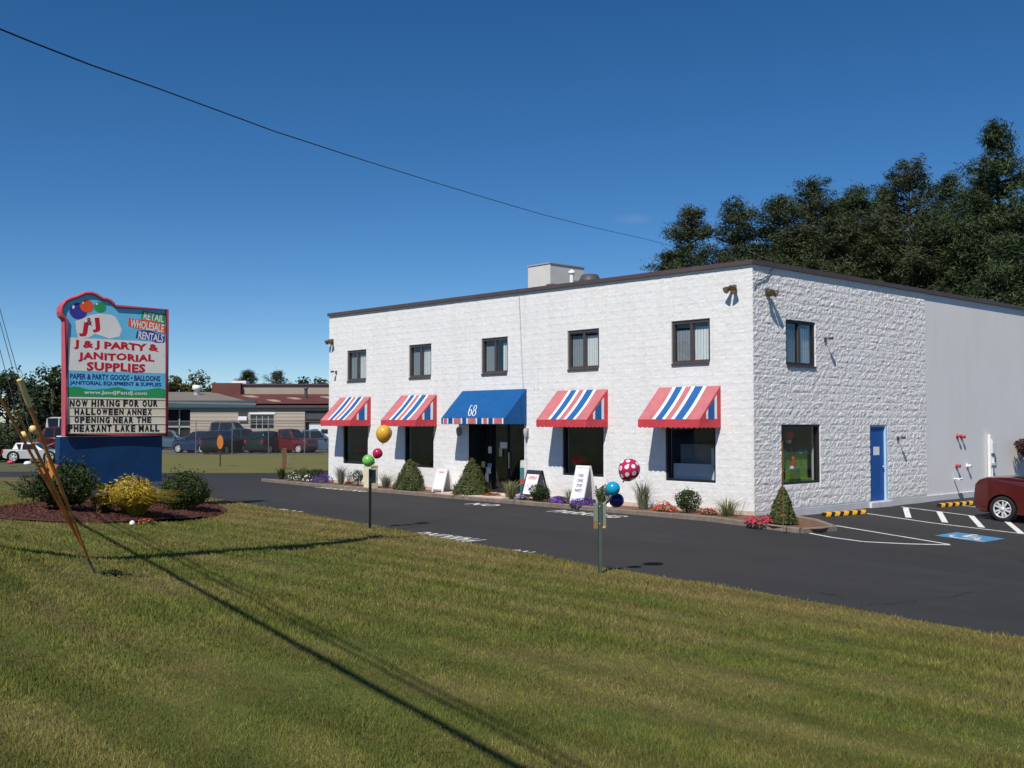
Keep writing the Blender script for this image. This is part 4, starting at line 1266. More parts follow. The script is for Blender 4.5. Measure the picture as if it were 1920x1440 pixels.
flowers(1093, -0.85, 0.42, 0.22, 'purple', 'purple flowers in front of the tall white sandwich board', 340)
bush(1131, -0.75, 0.24, 0.58, 'squat dark shrub right of the tall white sandwich board', 'yew', 1500)
tuft(1205, -0.6, 0.85, 0.45, 'grey lavender plant left of the red flowers', 'grey', 150, 0.02, 'lilac', name='lavender')
flowers(1246, -0.65, 0.34, 0.26, 'red', 'red flower mound under the rightmost display window', 220)
bush(1287, -0.6, 0.33, 0.62, 'round dark shrub under the rightmost display window', 'yew', 2600, rough=0.16)
flowers(1326, -0.55, 0.24, 0.16, 'red', 'small red flowers right of the round dark shrub', 70)
tuft(1362, -0.6, 0.55, 0.55, 'pale sprawling grass near the corner of the shop', 'grassy', 130, 0.018)
def corner_spot(px, u):
    """a spot on the line at u = const, seen in column px"""
    r = (px - 960) / 1970.0
    x0, y0 = CX + u * UX, CY + u * UY
    v = (x0 - r * y0) / (r * VY - VX)
    p = W(u, v); p.z = ground(p.x, p.y) + 0.1; return p
def flowers_at(loc, *a, **k):
    t = flowers(1400, -0.5, *a, **k); t.location = loc; return t
flowers_at(corner_spot(1412, -0.95), 0.26, 0.16, 'pink', 'pink flowers at the near corner, left clump', 120, group='pink flowers at the near corner')
flowers_at(corner_spot(1440, -1.0), 0.24, 0.16, 'pink', 'pink flowers at the near corner, clump touching the cone shrub', 120, group='pink flowers at the near corner')
c_ = cone(1466, -0.5, 0.33, 0.87, 'narrow cone shrub at the near corner by the thin stake', 5200, bump=0.75); c_.location = corner_spot(1466, -1.25)
st = empty('garden_stake', W(-2.05, -1.28, 0.0), 0, 'thin rusty stake at the rounded end of the bed', 'stake')
p_ = on_z(1469, 993, 0.0); st.location = (p_.x, p_.y, 0.0)
M['rust'] = mat('rusty_steel', S(120, 72, 46), 0.75, 0.3, 14, col2=S(150, 96, 58), bump=0.3, bscale=60, bdist=0.004)
mb = MB(); mb.tube([(0, 0, -0.05), (0, 0, 1.98)], 0.009, 6); mb.build('rod', M['rust'], st)
mb = MB(); mb.box((0, 0, 0.32), (0.12, 0.05, 0.03)); mb.build('clip', M['rust'], st)
mb = MB(); P_, N_ = blob_points(1400, 0.5, 0.35, 0.3, 0.95, 88, 0.5); V = leaf_np(P_, N_, 0.09, 0.06)
t = plant('barberry', on_z(1912, 905, 0.0), 'dark reddish shrub behind the red car by the smooth wall', 'shrub')
t.location = W(-0.45, 15.3, 0.0)
link_mesh('foliage', np_mesh('foliage', V * np.array([1.5, 1.5, 1.5]), quads(len(V)), LF['barberry']), t); stem(t, 1.4, 0.04)

# ---------------------------------------------------------------- bed round the pylon sign
bp_ = BED_C
bed2 = []
for k in range(40):
    a = 2 * math.pi * k / 40
    bed2.append((bp_.x + BED_RX * math.cos(a) * (1 + 0.04 * math.sin(3 * a)), bp_.y + BED_RY * math.sin(a)))
def mound(x, y):
    d = ((x - bp_.x) / BED_RX) ** 2 + ((y - bp_.y) / BED_RY) ** 2
    return ground(x, y) + 0.14 * max(0, 1 - d) ** 0.5 + 0.04 * mnoise.noise(Vector((x * 3, y * 3, 1)))
tag(sheet('mulch_bed', bed2, M['mulch'], 0.06, 0.25, mound), kind='structure')
n_ = 9000
a_ = rng.uniform(0, 6.283, n_); r_ = np.sqrt(rng.random(n_)) * 0.985
cx_, cy_ = bp_.x + BED_RX * r_ * np.cos(a_) * (1 + 0.04 * np.sin(3 * a_)), bp_.y + BED_RY * r_ * np.sin(a_)
cz_ = np.array([mound(x, y) + 0.068 for x, y in zip(cx_, cy_)])
V = leaf_np(np.stack([cx_, cy_, cz_], 1), np.tile([0, 0, 1.0], (n_, 1)), 0.075, 0.03, 0.45)
M['chips'] = mat('bark_chips', S(86, 50, 42), 0.95, 0.3, 6, island=0.55)
tag(link_mesh('bark_chips', np_mesh('bark_chips', V, quads(len(V)), M['chips'])), kind='stuff')
def bed_spot(px, py):
    p = G(px, py, mound); p.z = mound(p.x, p.y) + 0.04; return p
def bed_bush(px, py, R, H, label, mt, n, leaf=0.06, **k):
    return bush(px, 0, R, H, label, mt, n, loc=bed_spot(px, py), leaf=leaf, **k)
bed_bush(62, 945, 0.50, 0.72, 'loose green shrub at the left edge of the mulch bed', 'box', 2000, rough=0.4)
bed_bush(118, 962, 0.80, 1.16, 'large dark green shrub in front of the sign, left of the floodlight', 'yew', 7500, 0.075)
bed_bush(345, 960, 0.66, 0.98, 'round dark green shrub at the right end of the mulch bed', 'yew', 6500, 0.07, rough=0.14)
bed_bush(182, 930, 0.34, 0.62, 'small golden shrub behind the floodlight', 'gold', 1500)
bed_bush(192, 964, 0.24, 0.36, 'tiny dark shrub beside the floodlight stake', 'yew', 700)
bed_bush(262, 905, 0.25, 1.15, 'thin wispy green shrub close against the blue sign base', 'box', 700, rough=0.5)
# the drooping golden cypress: hanging threads
t = plant('golden_cypress', bed_spot(253, 968), 'large golden yellow drooping shrub in front of the blue sign base', 'shrub')
mb = MB(); vs_, fs_ = blades(1100, 0.86, 0.78, 0.034, 5, 1.5); mb.add(vs_, fs_)
mb.build('foliage', LF['gold'], t)
P_, N_ = blob_points(2600, 0.74, 0.74, 0.46, 0.42, 9, 0.35, floor=0.02); V = leaf_np(P_, N_, 0.085, 0.03); link_mesh('foliage', np_mesh('foliage', V, quads(len(V)), LF['gold']), t)
stem(t, 0.6)
t = flowers(270, -0.5, 0.2, 0.1, 'red', 'few low red flowers at the front edge of the mulch bed', 40); t.location = bed_spot(275, 985)
# floodlight on a short stake
fl_ = empty('sign_floodlight', bed_spot(185, 968), 0.5, 'small black floodlight on a wooden stake in the mulch bed', 'floodlight')
mb = MB(); mb.box((0, 0, 0.15), (0.09, 0.07, 0.34)); mb.build('stake', M['wood'], fl_)
T = Matrix.Translation((0, 0, 0.42)) @ Matrix.Rotation(-0.5, 4, 'X')
mb = MB(); mb.box((0, 0, 0.42), (0.34, 0.26, 0.14), M=Matrix.Rotation(-0.5, 4, 'X'), taper=1.12); mb.build('housing', M['black'], fl_)
mb = MB(); mb.box(Vector((0, 0, 0.42)) + Matrix.Rotation(-0.5, 4, 'X') @ Vector((0, 0, 0.078)), (0.3, 0.22, 0.01), M=Matrix.Rotation(-0.5, 4, 'X')); mb.build('lens', mat('pale_lens', (0.62, 0.63, 0.63), 0.2), fl_)
mb = MB(); mb.lathe([(0.0, 0.0), (0.05, 0.02), (0.06, 0.06), (0.04, 0.1), (0.0, 0.12)], 12)
o = mb.build('golf_ball', M['white_paint']); o.location = G(248, 989) + Vector((0, 0, 0.03)); tag(o, 'small white ball on the grass in front of the mulch bed', 'ball')

# ---------------------------------------------------------------- trees
def pine(px, top, D, R, label, base_frac=0.15, seed=0, mt='pine', dens=1.0, group='pines behind the store', cat='tree', irregular=0.35, name='pine_tree'):
    loc = at_depth(px, 791, D); loc.z = -0.2
    H = z_at(top, D) + 0.2
    r = np.random.default_rng(seed + 11)
    t = empty(name, loc, 0, label, cat, group)
    mb = MB()
    bend = r.normal(0, 0.012 * H, 2)
    def axis_(z): return Vector((bend[0] * (z / H) ** 2, bend[1] * (z / H) ** 2, z))
    mb.tube([axis_(H * k / 8) for k in range(9)], [0.020 * H * (1 - 0.985 * k / 8) for k in range(9)], 7)
    pts = []; nrm = []
    z = H * base_frac
    while z < H * 0.975:
        f = min(1.0, max(0.0, (z / H - base_frac) / (1 - base_frac)))
        prof = R * ((1 - f) ** 1.0 * 1.35 if mt == 'pine2' else (1 - f) ** 0.72 * 1.25 * r.uniform(0.65, 1.25)) * min(1.0, 0.6 + f * 1.6) * r.uniform(0.65, 1.2)
        nb = r.integers(4, 7)
        a0_ = r.uniform(0, 6.28)
        for b in range(nb):
            L_ = prof * (1 + irregular * r.normal()) + 0.22
            if L_ < 0.25 or r.random() < 0.08: continue
            L_ = min(L_, R * 1.35)
            a = a0_ + 6.283 * b / nb + r.normal(0, 0.25)
            rise = L_ * ((-0.10 + 0.5 * f if mt == 'pine2' else 0.08 + 0.6 * f ** 1.5) + r.normal(0, 0.10))
            o_ = axis_(z); e = o_ + Vector((math.cos(a) * L_, math.sin(a) * L_, rise))
            mid = o_.lerp(e, 0.55) - Vector((0, 0, 0.05 * L_))
            if L_ > 0.8: mb.tube([o_, mid, e], [0.045 * L_ ** 0.5, 0.03 * L_ ** 0.5, 0.012], 4, cap=False)
            nt_ = max(6, int(L_ * 16 * dens))
            for q in range(nt_):
                s = 0.25 + 0.78 * r.random() ** 0.7
                c = o_.lerp(mid, s / 0.55) if s < 0.55 else mid.lerp(e, (s - 0.55) / 0.45)
                wd = 0.34 * L_ * (0.35 + 0.5 * (1 - abs(s - 0.55)))
                off = r.normal(0, 1, 3) * np.array([wd * 0.5, wd * 0.5, 0.09 + 0.035 * L_])
                pts.append((c.x + off[0], c.y + off[1], c.z + off[2])); nrm.append((0.3 * math.cos(a), 0.3 * math.sin(a), 1))
        z += (H * 0.034 if mt == 'pine2' else H * 0.046) * r.uniform(0.6, 1.4) * (1.0 - 0.35 * f) * (1.15 - 0.4 * f)
    for q in range(30):
        s = r.random() ** 0.8
        c = axis_(H * (1.0 - 0.10 * s)); wd = 0.04 + 0.6 * s
        pts.append((c.x + r.normal() * wd * 0.5, c.y + r.normal() * wd * 0.5, c.z + r.normal() * 0.1)); nrm.append((0, 0, 1))
    mb.build('trunk', M['bark'], t)
    P_ = np.array(pts); N_ = np.array(nrm)
    m = len(P_); k = 11
    P2 = np.repeat(P_, k, 0) + r.normal(0, 1, (m * k, 3)) * np.array([0.19, 0.19, 0.10])
    V = leaf_np(P2, np.repeat(N_, k, 0), 0.30, 0.052, 0.8)
    link_mesh('crown', np_mesh('crown', V, quads(len(V)), LF[mt]), t)
    return t
PN = [(1298, 383, 64, 2.9, 'pine', 0.2, 'leftmost pine behind the store, flat topped with gaps'), (1386, 366, 62, 3.0, 'pine', 0.2, 'second pine from the left, rounded top above the store corner'),
      (1466, 360, 60, 3.0, 'pine', 0.12, 'slim pine third from the left behind the store'), (1532, 338, 62, 3.6, 'pine', 0.12, 'pine with two forked tips behind the rough wall'),
      (1612, 338, 66, 4.2, 'pine2', 0.1, 'broad hazy pine in the middle of the row'), (1716, 300, 58, 4.3, 'pine', 0.1, 'tall pointed pine above the end of the rough wall'),
      (1795, 318, 64, 4.2, 'pine2', 0.1, 'bluish pine left of the tallest one'), (1884, 212, 54, 4.2, 'pine2', 0.06, 'tallest fir near the right edge'),
      (1960, 300, 52, 3.6, 'pine2', 0.04, 'fir cut by the right edge of the view')]
for k, (px, top, D, R, mt, bf, lab) in enumerate(PN):
    pine(px, top, D, R, lab, bf, k * 5, mt, 1.0)
# lower trees filling in front of and between them
for k, (px, top, D, R, mt, lab) in enumerate([(1268, 470, 58, 2.4, 'pine', 'small pine low over the roof edge at the left end of the row'), (1430, 455, 70, 3.2, 'pine', 'shorter pine filling the gap behind the store corner'),
        (1500, 420, 56, 2.9, 'pine', 'bushy pine low in front of the forked one'), (1580, 410, 54, 3.2, 'pine', 'bushy pine low in front of the hazy one'), (1660, 400, 55, 3.2, 'pine', 'bushy brownish pine left of the pointed one'),
        (1760, 420, 52, 3.2, 'pine', 'bushy low pine right of the pointed one'), (1572, 372, 70, 3.4, 'pine', 'pine filling the gap between the forked and the hazy one'), (1662, 345, 68, 3.6, 'pine2', 'dark fir filling the gap left of the pointed pine'), (1846, 330, 62, 3.4, 'pine2', 'dark fir close left of the tallest one'), (1835, 405, 50, 3.0, 'pine2', 'spreading fir at the foot of the tallest one'), (1905, 440, 47, 3.0, 'pine2', 'low bright green fir over the roof edge at the right')]):
    pine(px, top, D, R, lab, 0.02, 100 + k * 3, mt, 1.25, irregular=0.2)

def broad(px, top, D, R, label, mt='broad', n=2600, seed=0, name='leafy_tree', group=None, flat=1.0, leaf=0.28):
    loc = at_depth(px, 791, D); loc.z = -0.1
    H = z_at(top, D) + 0.1
    t = empty(name, loc, 0, label, 'tree', group)
    r = np.random.default_rng(seed + 3)
    mb = MB(); mb.tube([(0, 0, 0), (0.1, 0, H * 0.4), (0, 0.1, H * 0.8)], [0.028 * H, 0.02 * H, 0.008 * H], 7)
    Ps, Ns = [], []
    nbl_ = 7
    for b in range(nbl_):
        a = r.uniform(0, 6.28); rr = R * r.uniform(0.2, 0.75); rad = R * r.uniform(0.35, 0.6)
        zc = H * r.uniform(0.35, 0.8) if b else H - rad * 0.8
        if b == 0: rr = R * 0.1
        zc = min(zc, H - rad * 0.85)
        P_, N_ = blob_points(n // nbl_, rad, rad, rad * 0.85 * flat, zc, seed * 13 + b, 0.45, 0.3)
        P_[:, 0] += rr * math.cos(a); P_[:, 1] += rr * math.sin(a)
        Ps.append(P_); Ns.append(N_)
        mb.tube([(0.05, 0, H * 0.35), (rr * math.cos(a), rr * math.sin(a), zc)], [0.01 * H, 0.004 * H], 5, cap=False)
    mb.build('trunk', M['bark'], t)
    V = leaf_np(np.concatenate(Ps), np.concatenate(Ns), leaf, leaf * 0.6)
    link_mesh('crown', np_mesh('crown', V, quads(len(V)), LF[mt]), t)
    return t
for k, (px, top, D, R, mt, lab) in enumerate([(332, 698, 128, 3.4, 'broad', 'yellow green tree beyond the grey roof, next to the sign'), (372, 692, 130, 3.0, 'broad', 'taller yellow green tree beyond the grey roof'),
        (318, 712, 124, 2.6, 'wood', 'darker tree half hidden by the sign edge'), (572, 708, 138, 2.6, 'wood', 'dark tree beyond the roof left of the store wall'), (602, 706, 134, 2.8, 'wood', 'dark tree beyond the roof touching the store wall')]):
    broad(px, top, D, R, lab, mt, 1500, 20 + k, leaf=0.42, group='trees beyond the neighbouring building')
for k, (px, top, D, R, lab) in enumerate([(-70, 700, 96, 5.0, 'dark tree cut by the left edge of the view'), (12, 688, 98, 4.6, 'dark round tree at the far left beyond the white car'), (58, 712, 104, 3.6, 'low dark tree second from the left edge'),
        (96, 684, 92, 3.8, 'dark tree reaching up beside the left edge of the sign'), (150, 700, 96, 4.0, 'dark tree mostly behind the sign'), (215, 720, 110, 4.0, 'dark tree hidden by the sign face')]):
    broad(px, top, D, R, lab, 'wood', 3200, 60 + k, leaf=0.4, group='dark trees at the far left')
for px, top, D, lab, sd_ in ((463, 699, 132, 'small dark tree beyond the white roof box', 301), (523, 698, 136, 'small dark tree alone beyond the long roof', 305)):
    pine(px, top, D, 2.3, lab, 0.3, sd_, 'pine', 0.9, group='trees beyond the neighbouring building')
def hedge_at(px, py, w, h, dep, label, n=3200):
    p = on_z(px, py, 0.0); t = plant('hedge', (p.x, p.y, -0.05), label, 'hedge'); t.rotation_euler = (0, 0, 0)
    P_, N_ = blob_points(n, w / 2, dep / 2, h * 0.62, h * 0.42, int(py), 0.2, floor=0.0)
    P_ = np.clip(P_, [-w / 2, -dep / 2, 0], [w / 2, dep / 2, h])
    V = leaf_np(P_, N_, 0.2, 0.12); link_mesh('foliage', np_mesh('foliage', V, quads(len(V)), LF['wood']), t)
    mb = MB(); 
    for k in range(5): mb.tube([(-w / 2 + w * (k + 0.5) / 5, 0, 0), (-w / 2 + w * (k + 0.5) / 5, 0.1, h * 0.6)], 0.06, 5)
    mb.build('stem', M['bark'], t)
hedge_at(-6, 862, 3.8, 2.25, 2.0, 'dark clipped hedge at the left edge of the view', 3600)
hedge_at(40, 826, 16, 3.2, 3.0, 'long dark hedge behind the white car at the far left', 5200)
# ---------------------------------------------------------------- lettering
def text_mb(body, fn, w=None, h=1.0, bold=0.02, mi=0, mb=None, depth=0.0, spacing=1.0, res=2):
    """writes body into mb; fn(x, y, d) places points; x centred on 0, height h, width w when given"""
    cu = bpy.data.curves.new('lettering', 'FONT')
    cu.body = body; cu.size = 1.0; cu.offset = bold; cu.resolution_u = res; cu.space_character = spacing
    cu.fill_mode = 'FRONT' if depth == 0 else 'BOTH'
    if depth: cu.extrude = 0.5
    ob = bpy.data.objects.new('lettering', cu)
    me = bpy.data.meshes.new_from_object(ob)
    v = np.empty(len(me.vertices) * 3); me.vertices.foreach_get('co', v); v = v.reshape(-1, 3)
    fs = [tuple(p.vertices) for p in me.polygons]
    lo, hi = v.min(0), v.max(0)
    sy = h / (hi[1] - lo[1]); sx = sy if w is None else w / (hi[0] - lo[0])
    mb = mb or MB()
    mb.add([fn((a - (lo[0] + hi[0]) / 2) * sx, (b - (lo[1] + hi[1]) / 2) * sy, c * depth) for a, b, c in v], fs, mi)
    bpy.data.meshes.remove(me); bpy.data.objects.remove(ob); bpy.data.curves.remove(cu)
    return mb

# ---------------------------------------------------------------- sandwich boards and the cream pedestal
def sandwich(px, py, w, h, label, frame, panel, lines, m_text, spread=0.24, header=0.0, gap=0.0):
    p = W(front_u(px, py), py, 0.115)
    t = empty('sandwich_board', p, BROT, label, 'sandwich board', 'sandwich boards in front of the shop')
    for s in (-1, 1):
        A = Vector((s * spread, 0, 0)); B = Vector((s * 0.02, 0, h))
        L_ = (B - A).length
        q = Matrix.Rotation(s * -math.atan2(spread - 0.02, h), 4, 'Y')
        def fn(y, z, d, A=A, q=q): return A + q @ Vector((d, y, z))
        mb = MB()
        fwd = -0.02 if s < 0 else 0.02
        def slab(y0, y1, z0, z1, d0, d1): mb.prism([(y0, z0), (y1, z0), (y1, z1), (y0, z1)], d0, d1, fn)
        b = 0.045
        slab(-w / 2, -w / 2 + b, 0, L_, -0.018, 0.018); slab(w / 2 - b, w / 2, 0, L_, -0.018, 0.018)
        slab(-w / 2 + b, w / 2 - b, L_ - 0.06 - header, L_ - 0.001, -0.0175, 0.0175); slab(-w / 2 + b, w / 2 - b, 0.10, 0.15 + gap, -0.0175, 0.0175)
        mb.build('frame', frame, t, fix=True)
        mb = MB(); mb.prism([(-w / 2 + b, 0.15 + gap), (w / 2 - b, 0.15 + gap), (w / 2 - b, L_ - 0.06 - header), (-w / 2 + b, L_ - 0.06 - header)], -0.01, 0.01, fn)
        pn = mb.build('panel', panel, t, fix=True)
        if s < 0:
            mb = MB()
            for (txt, f, hh, ww) in lines:
                text_mb(txt, lambda x, y, d, f=f: fn(-x, L_ * f + y, -0.0125), ww, hh, 0.02, mb=mb)
            mb.build('lettering', m_text, pn)
    return t
M['text_red'] = mat('red_print', S(196, 70, 66), 0.7, 0.05); M['text_navy'] = mat('navy_print', S(40, 44, 92), 0.7, 0.05)
M['board_white'] = mat('white_board', (0.78, 0.78, 0.79), 0.45, 0.04, 4)
sandwich(831, -0.42, 0.56, 0.74, 'low white sandwich board left of the broad cone shrub', M['board_white'], M['board_white'], [('OPEN', 0.86, 0.05, 0.3)], M['text_red'])
sandwich(1003, -0.44, 0.62, 0.86, 'black framed sandwich board with a white panel right of the entrance', mat('black_frame_plastic', (0.035, 0.035, 0.045), 0.5), M['board_white'], [('OPEN', 0.74, 0.1, 0.34)], M['text_red'], 0.3, 0.06, 0.02)
sandwich(1094, -0.48, 0.52, 1.06, 'tall white sandwich board with four lines of dark lettering', M['board_white'], M['board_white'],
         [('YOUR', 0.74, 0.085, 0.2), ('ONE', 0.61, 0.085, 0.2), ('STOP', 0.48, 0.085, 0.2), ('PARTY', 0.35, 0.085, 0.27)], M['text_navy'], 0.30)
p = on_z(695, 919, 0.02)
ped = empty('utility_pedestal', p, BROT, 'cream utility pedestal at the kerb behind the left sign post', 'pedestal')
mb = MB(); mb.box((0, 0, 0.42), (0.3, 0.44, 0.84)); mb.build('housing', mat('cream_plastic', S(216, 204, 176), 0.6, 0.06), ped)
mb = MB(); mb.box((0, 0, 0.865), (0.33, 0.47, 0.05), taper=0.9); mb.build('lid', mat('cream_lid', S(206, 194, 166), 0.6, 0.06), ped)

# ---------------------------------------------------------------- sign posts by the drive with balloons tied to them
M['post_green'] = mat('green_post_paint', S(74, 88, 78), 0.5, 0.15, 8)
M['post_dark'] = mat('dark_post_paint', S(52, 54, 54), 0.5, 0.15, 8)
M['plate_back'] = mat('grey_green_plate', S(122, 132, 118), 0.45, 0.12, 5)
M['plate_dark'] = mat('slate_plate', S(86, 94, 98), 0.45, 0.1, 5)
def sign_post(base, h, pw, ph, rz, label, post, plate, extra=None, group='small signs along the drive', sl=0.0):
    t = empty('drive_sign', base, rz, label, 'sign post', group)
    mb = MB()
    mb.bx(-0.028, 0.028, -0.006, 0.0, -0.05, h); mb.bx(-0.032, -0.0285, -0.026, 0.0, -0.05, h); mb.bx(0.0285, 0.032, -0.026, 0.0, -0.05, h)
    mb.build('post', post, t)
    mb = MB(); mb.bx(sl - pw / 2, sl + pw / 2, 0.003, 0.010, h - ph - 0.02, h - 0.02); pl = mb.build('plate', plate, t)
    if extra:
        for (x0, x1, z0, z1, m, nm) in extra:
            mb = MB(); mb.bx(x0, x1, -0.006 + 0.0035, 0.0028, z0, z1); mb.build(nm, m, pl)
    mb = MB()
    for z in (h - 0.08, h - ph + 0.05): mb.lathe([(0.012, 0), (0.012, 0.008), (0, 0.01)], 6, M=Matrix.Translation((0, -0.007, z)) @ Matrix.Rotation(math.pi / 2, 4, 'X'))
    mb.build('bolt', M['steel'], pl)
    return t
b1 = G(1125, 1079)
h1 = z_at(940, b1.y) - b1.z
post1 = sign_post(b1, h1, 0.20, 0.40, 0.1, 'green sign post with a grey green plate, nearest to the camera', M['post_green'], M['plate_back'],
                  [(-0.1, -0.03, h1 - 0.42, h1 - 0.30, mat('tan_sticker', S(140, 108, 66), 0.6, 0.2, 20), 'sticker'), (0.035, 0.085, h1 - 0.415, h1 - 0.385, mat('amber_reflector', S(226, 168, 70), 0.25), 'reflector')])
b2 = G(693, 994)
h2 = z_at(879, b2.y) - b2.z
post2 = sign_post(b2, h2, 0.17, 0.30, 0.75, 'dark sign post with a slate plate and balloons, left of the shop entrance', M['post_dark'], M['plate_dark'], sl=0.08)
b3 = G(413, 876)
M['plate_orange'] = mat('orange_plate', S(182, 110, 50), 0.5, 0.15, 6)
post3 = sign_post(b3, z_at(814, b3.y) - b3.z, 0.0, 0.0, -0.2, 'thin post with an orange oval marker on the far verge', M['post_dark'], M['plate_orange'])
for ch in list(post3.children):
    if ch.name.startswith('plate'):
        for c2 in list(ch.children): bpy.data.objects.remove(c2)
        bpy.data.objects.remove(ch)
h3 = z_at(814, b3.y) - b3.z
mb = MB(); mb.prism([(0.18 * math.cos(a), 0.37 * math.sin(a)) for a in np.linspace(0, 6.283, 20, endpoint=False)], -0.03, -0.045, lambda a, b, d: Vector((a, d, h3 - 0.42 + b)))
mb.build('plate', M['plate_orange'], post3, fix=True)
post3['group'] = 'markers on the far verge'
for px, py, top, w_, lab in ((533, 880, 842, 0.2, 'weathered brown wooden post on the far verge by the store corner'), (540, 873, 857, 0.1, 'short pale post beside the brown wooden one')):
    b = on_z(px, py, 0.0); h = z_at(top, b.y)
    t = empty('wooden_post', b, 0.3, lab, 'post')
    mb = MB(); mb.box((0, 0, h / 2 - 0.1), (w_, w_, h + 0.2)); mb.build('shaft', M['wood'] if w_ > 0.15 else M['granite'], t)
    mb = MB(); mb.box((0, 0, h + 0.02), (w_ * 1.15, w_ * 1.15, 0.04), taper=0.6); mb.build('cap', M['wood'] if w_ > 0.15 else M['granite'], t)

def balloon(px, py, D, r, col, label, group, tie, tilt=(0, 0), dots=False, elong=1.15):
    c = at_depth(px, py, D)
    t = empty('balloon', c, 0, label, 'balloon', group)
    t.rotation_euler = (tilt[0], tilt[1], 0)
    prof = []
    for k in range(15):
        th = -math.pi / 2 + math.pi * k / 14
        z = math.sin(th); rr = math.cos(th)
        if z < 0: rr *= 1 - 0.16 * (-z) ** 1.5; z *= elong + 0.08
        prof.append((r * max(rr, 0.0), r * z))
    m = bpy.data.materials.get('balloon_' + col[1]) or mat('balloon_' + col[1], col[0], 0.22, 0.03, 5, spec=0.5)
    nt = m.node_tree
    if not nt.nodes.get('Translucent BSDF'):
        tb = nt.nodes.new('ShaderNodeBsdfTranslucent'); tb.inputs[0].default_value = (*col[0], 1); mx = nt.nodes.new('ShaderNodeMixShader'); mx.inputs[0].default_value = 0.25
        nt.links.new(nt.nodes['Principled BSDF'].outputs[0], mx.inputs[1]); nt.links.new(tb.outputs[0], mx.inputs[2]); nt.links.new(mx.outputs[0], nt.nodes['Material Output'].inputs[0])
    mb = MB(); mb.lathe(prof, 24); mb.build('skin', m, t)
    zb = prof[0][1]
    mb = MB(); mb.lathe([(r * 0.10, zb - r * 0.14), (r * 0.03, zb - r * 0.03), (r * 0.08, zb + r * 0.03)], 8); mb.build('knot', m, t)
    if dots:
        mb = MB(); rd = np.random.default_rng(4)
        gold = 2.39996
        for k in range(30):
            z = 1 - 2 * (k + 0.5) / 30; a = gold * k + 0.6
            d = Vector((math.sqrt(1 - z * z) * math.cos(a), math.sqrt(1 - z * z) * math.sin(a), z))
            q = d.to_track_quat('Z', 'Y').to_matrix()
            vs_ = []
            for j in range(10):
                e = (q @ Vector((0.2 * math.cos(j * .6283), 0.2 * math.sin(j * .6283), 1))).normalized()
                zz = e.z; sc = 1.0
                if zz < 0: sc = 1 - 0.16 * (-zz) ** 1.5; zz *= elong + 0.08
                vs_.append(Vector((e.x * sc, e.y * sc, zz)) * (r * 1.012))
            mb.add(vs_, [tuple(range(10))], 0, True)
        mb.build('dots', M['white_paint'], t)
    # the ribbon back to the post
    R3 = t.rotation_euler.to_matrix()
    a = R3 @ Vector((0, 0, zb - r * 0.1))
    e = tie - c
    Ri = R3.inverted()
    mid = (a + e) / 2 + Vector((0.02, 0, -0.04))
    mb = MB(); mb.tube([Ri @ a, Ri @ mid, Ri @ e], 0.0022, 4); mb.build('ribbon', M['white_paint'], t)
    return t
D2, D1 = b2.y, b1.y
tie2 = b2 + Vector((0, 0, h2 - 0.05)); tie1 = b1 + Vector((0.02, 0, h1 - 0.05))
g2, g1 = 'balloons tied to the dark sign post', 'balloons tied to the green sign post'
YEL = (S(238, 186, 72), 'yellow'); MAG = (S(200, 40, 92), 'magenta'); GRN = (S(130, 206, 100), 'green'); CYA = (S(30, 168, 208), 'cyan'); NAV = (S(36, 34, 104), 'navy'); PNK = (S(206, 44, 96), 'pink')
balloon(720, 812, D2, 15.3 / 1970 * D2, YEL, 'large yellow balloon above the dark sign post', g2, tie2, (0.1, 0.12), elong=1.18)
balloon(708, 850, D2 - 0.05, 9.6 / 1970 * D2, MAG, 'small deep pink balloon between the yellow and the green one', g2, tie2, (0.4, 0.5), elong=1.05)
balloon(690.5, 863.5, D2 - 0.1, 11.2 / 1970 * D2, GRN, 'light green balloon at the top of the dark sign post', g2, tie2, (0.5, -1.2), elong=1.05)
balloon(1180, 880, D1 + 0.1, 20.3 / 1970 * D1, PNK, 'large pink balloon with white polka dots', g1, tie1, (0.1, 0.45), True, 1.1)
balloon(1149, 916, D1 - 0.05, 13.3 / 1970 * D1, CYA, 'bright turquoise balloon above the navy one', g1, tie1, (0.6, 0.6), elong=1.05)
balloon(1156.5, 938, D1 + 0.1, 13.4 / 1970 * D1, NAV, 'dark navy balloon below the turquoise one', g1, tie1, (0.5, 1.0), elong=1.05)
o = MB().lathe([(0.0, 0.0), (0.10, 0.01), (0.12, 0.07), (0.07, 0.13), (0.0, 0.15)], 9).build('stone', M['white_paint']); o.location = place(1144, -0.95); tag(o, 'white stone at the kerb below the navy balloon', 'stone')

# ---------------------------------------------------------------- painted marks on the asphalt
def paint(name, pts_list, m, lift, label, cat=None, parent=None, group=None):
    mb = MB()
    for q in pts_list:
        mb.add([(x, y, ground(x, y) + lift) for x, y in q], [tuple(range(len(q)))])
    o = mb.build(name, m, parent, fix=False)
    me = o.data
    for pl in me.polygons:
        pass
    if parent is None: tag(o, kind='structure')
    return o
def stripe_poly(pts, w):
    """a painted line with width, cut into short quads that follow the ground"""
    out = []
    for a, b in zip(pts, pts[1:]):
        a, b = Vector(a[:2]), Vector(b[:2]); d = (b - a).normalized(); n_ = Vector((-d.y, d.x)) * w / 2
        k = max(1, int((b - a).length / 0.5))
        for i in range(k):
            p, q = a.lerp(b, i / k), a.lerp(b, (i + 1) / k)
            out.append([tuple(p - n_), tuple(q - n_), tuple(q + n_), tuple(p + n_)])
    return out
def line(px_pts, w=0.085):
    return stripe_poly([G(*p) for p in px_pts], w)
lines_ = line([(1484, 972), (1780, 1021)]) + line([(1518, 1000), (1560, 1008), (1620, 1016), (1700, 1020), (1782, 1022)])
paint('bay_line', lines_, M['line_paint'], 0.005, '')
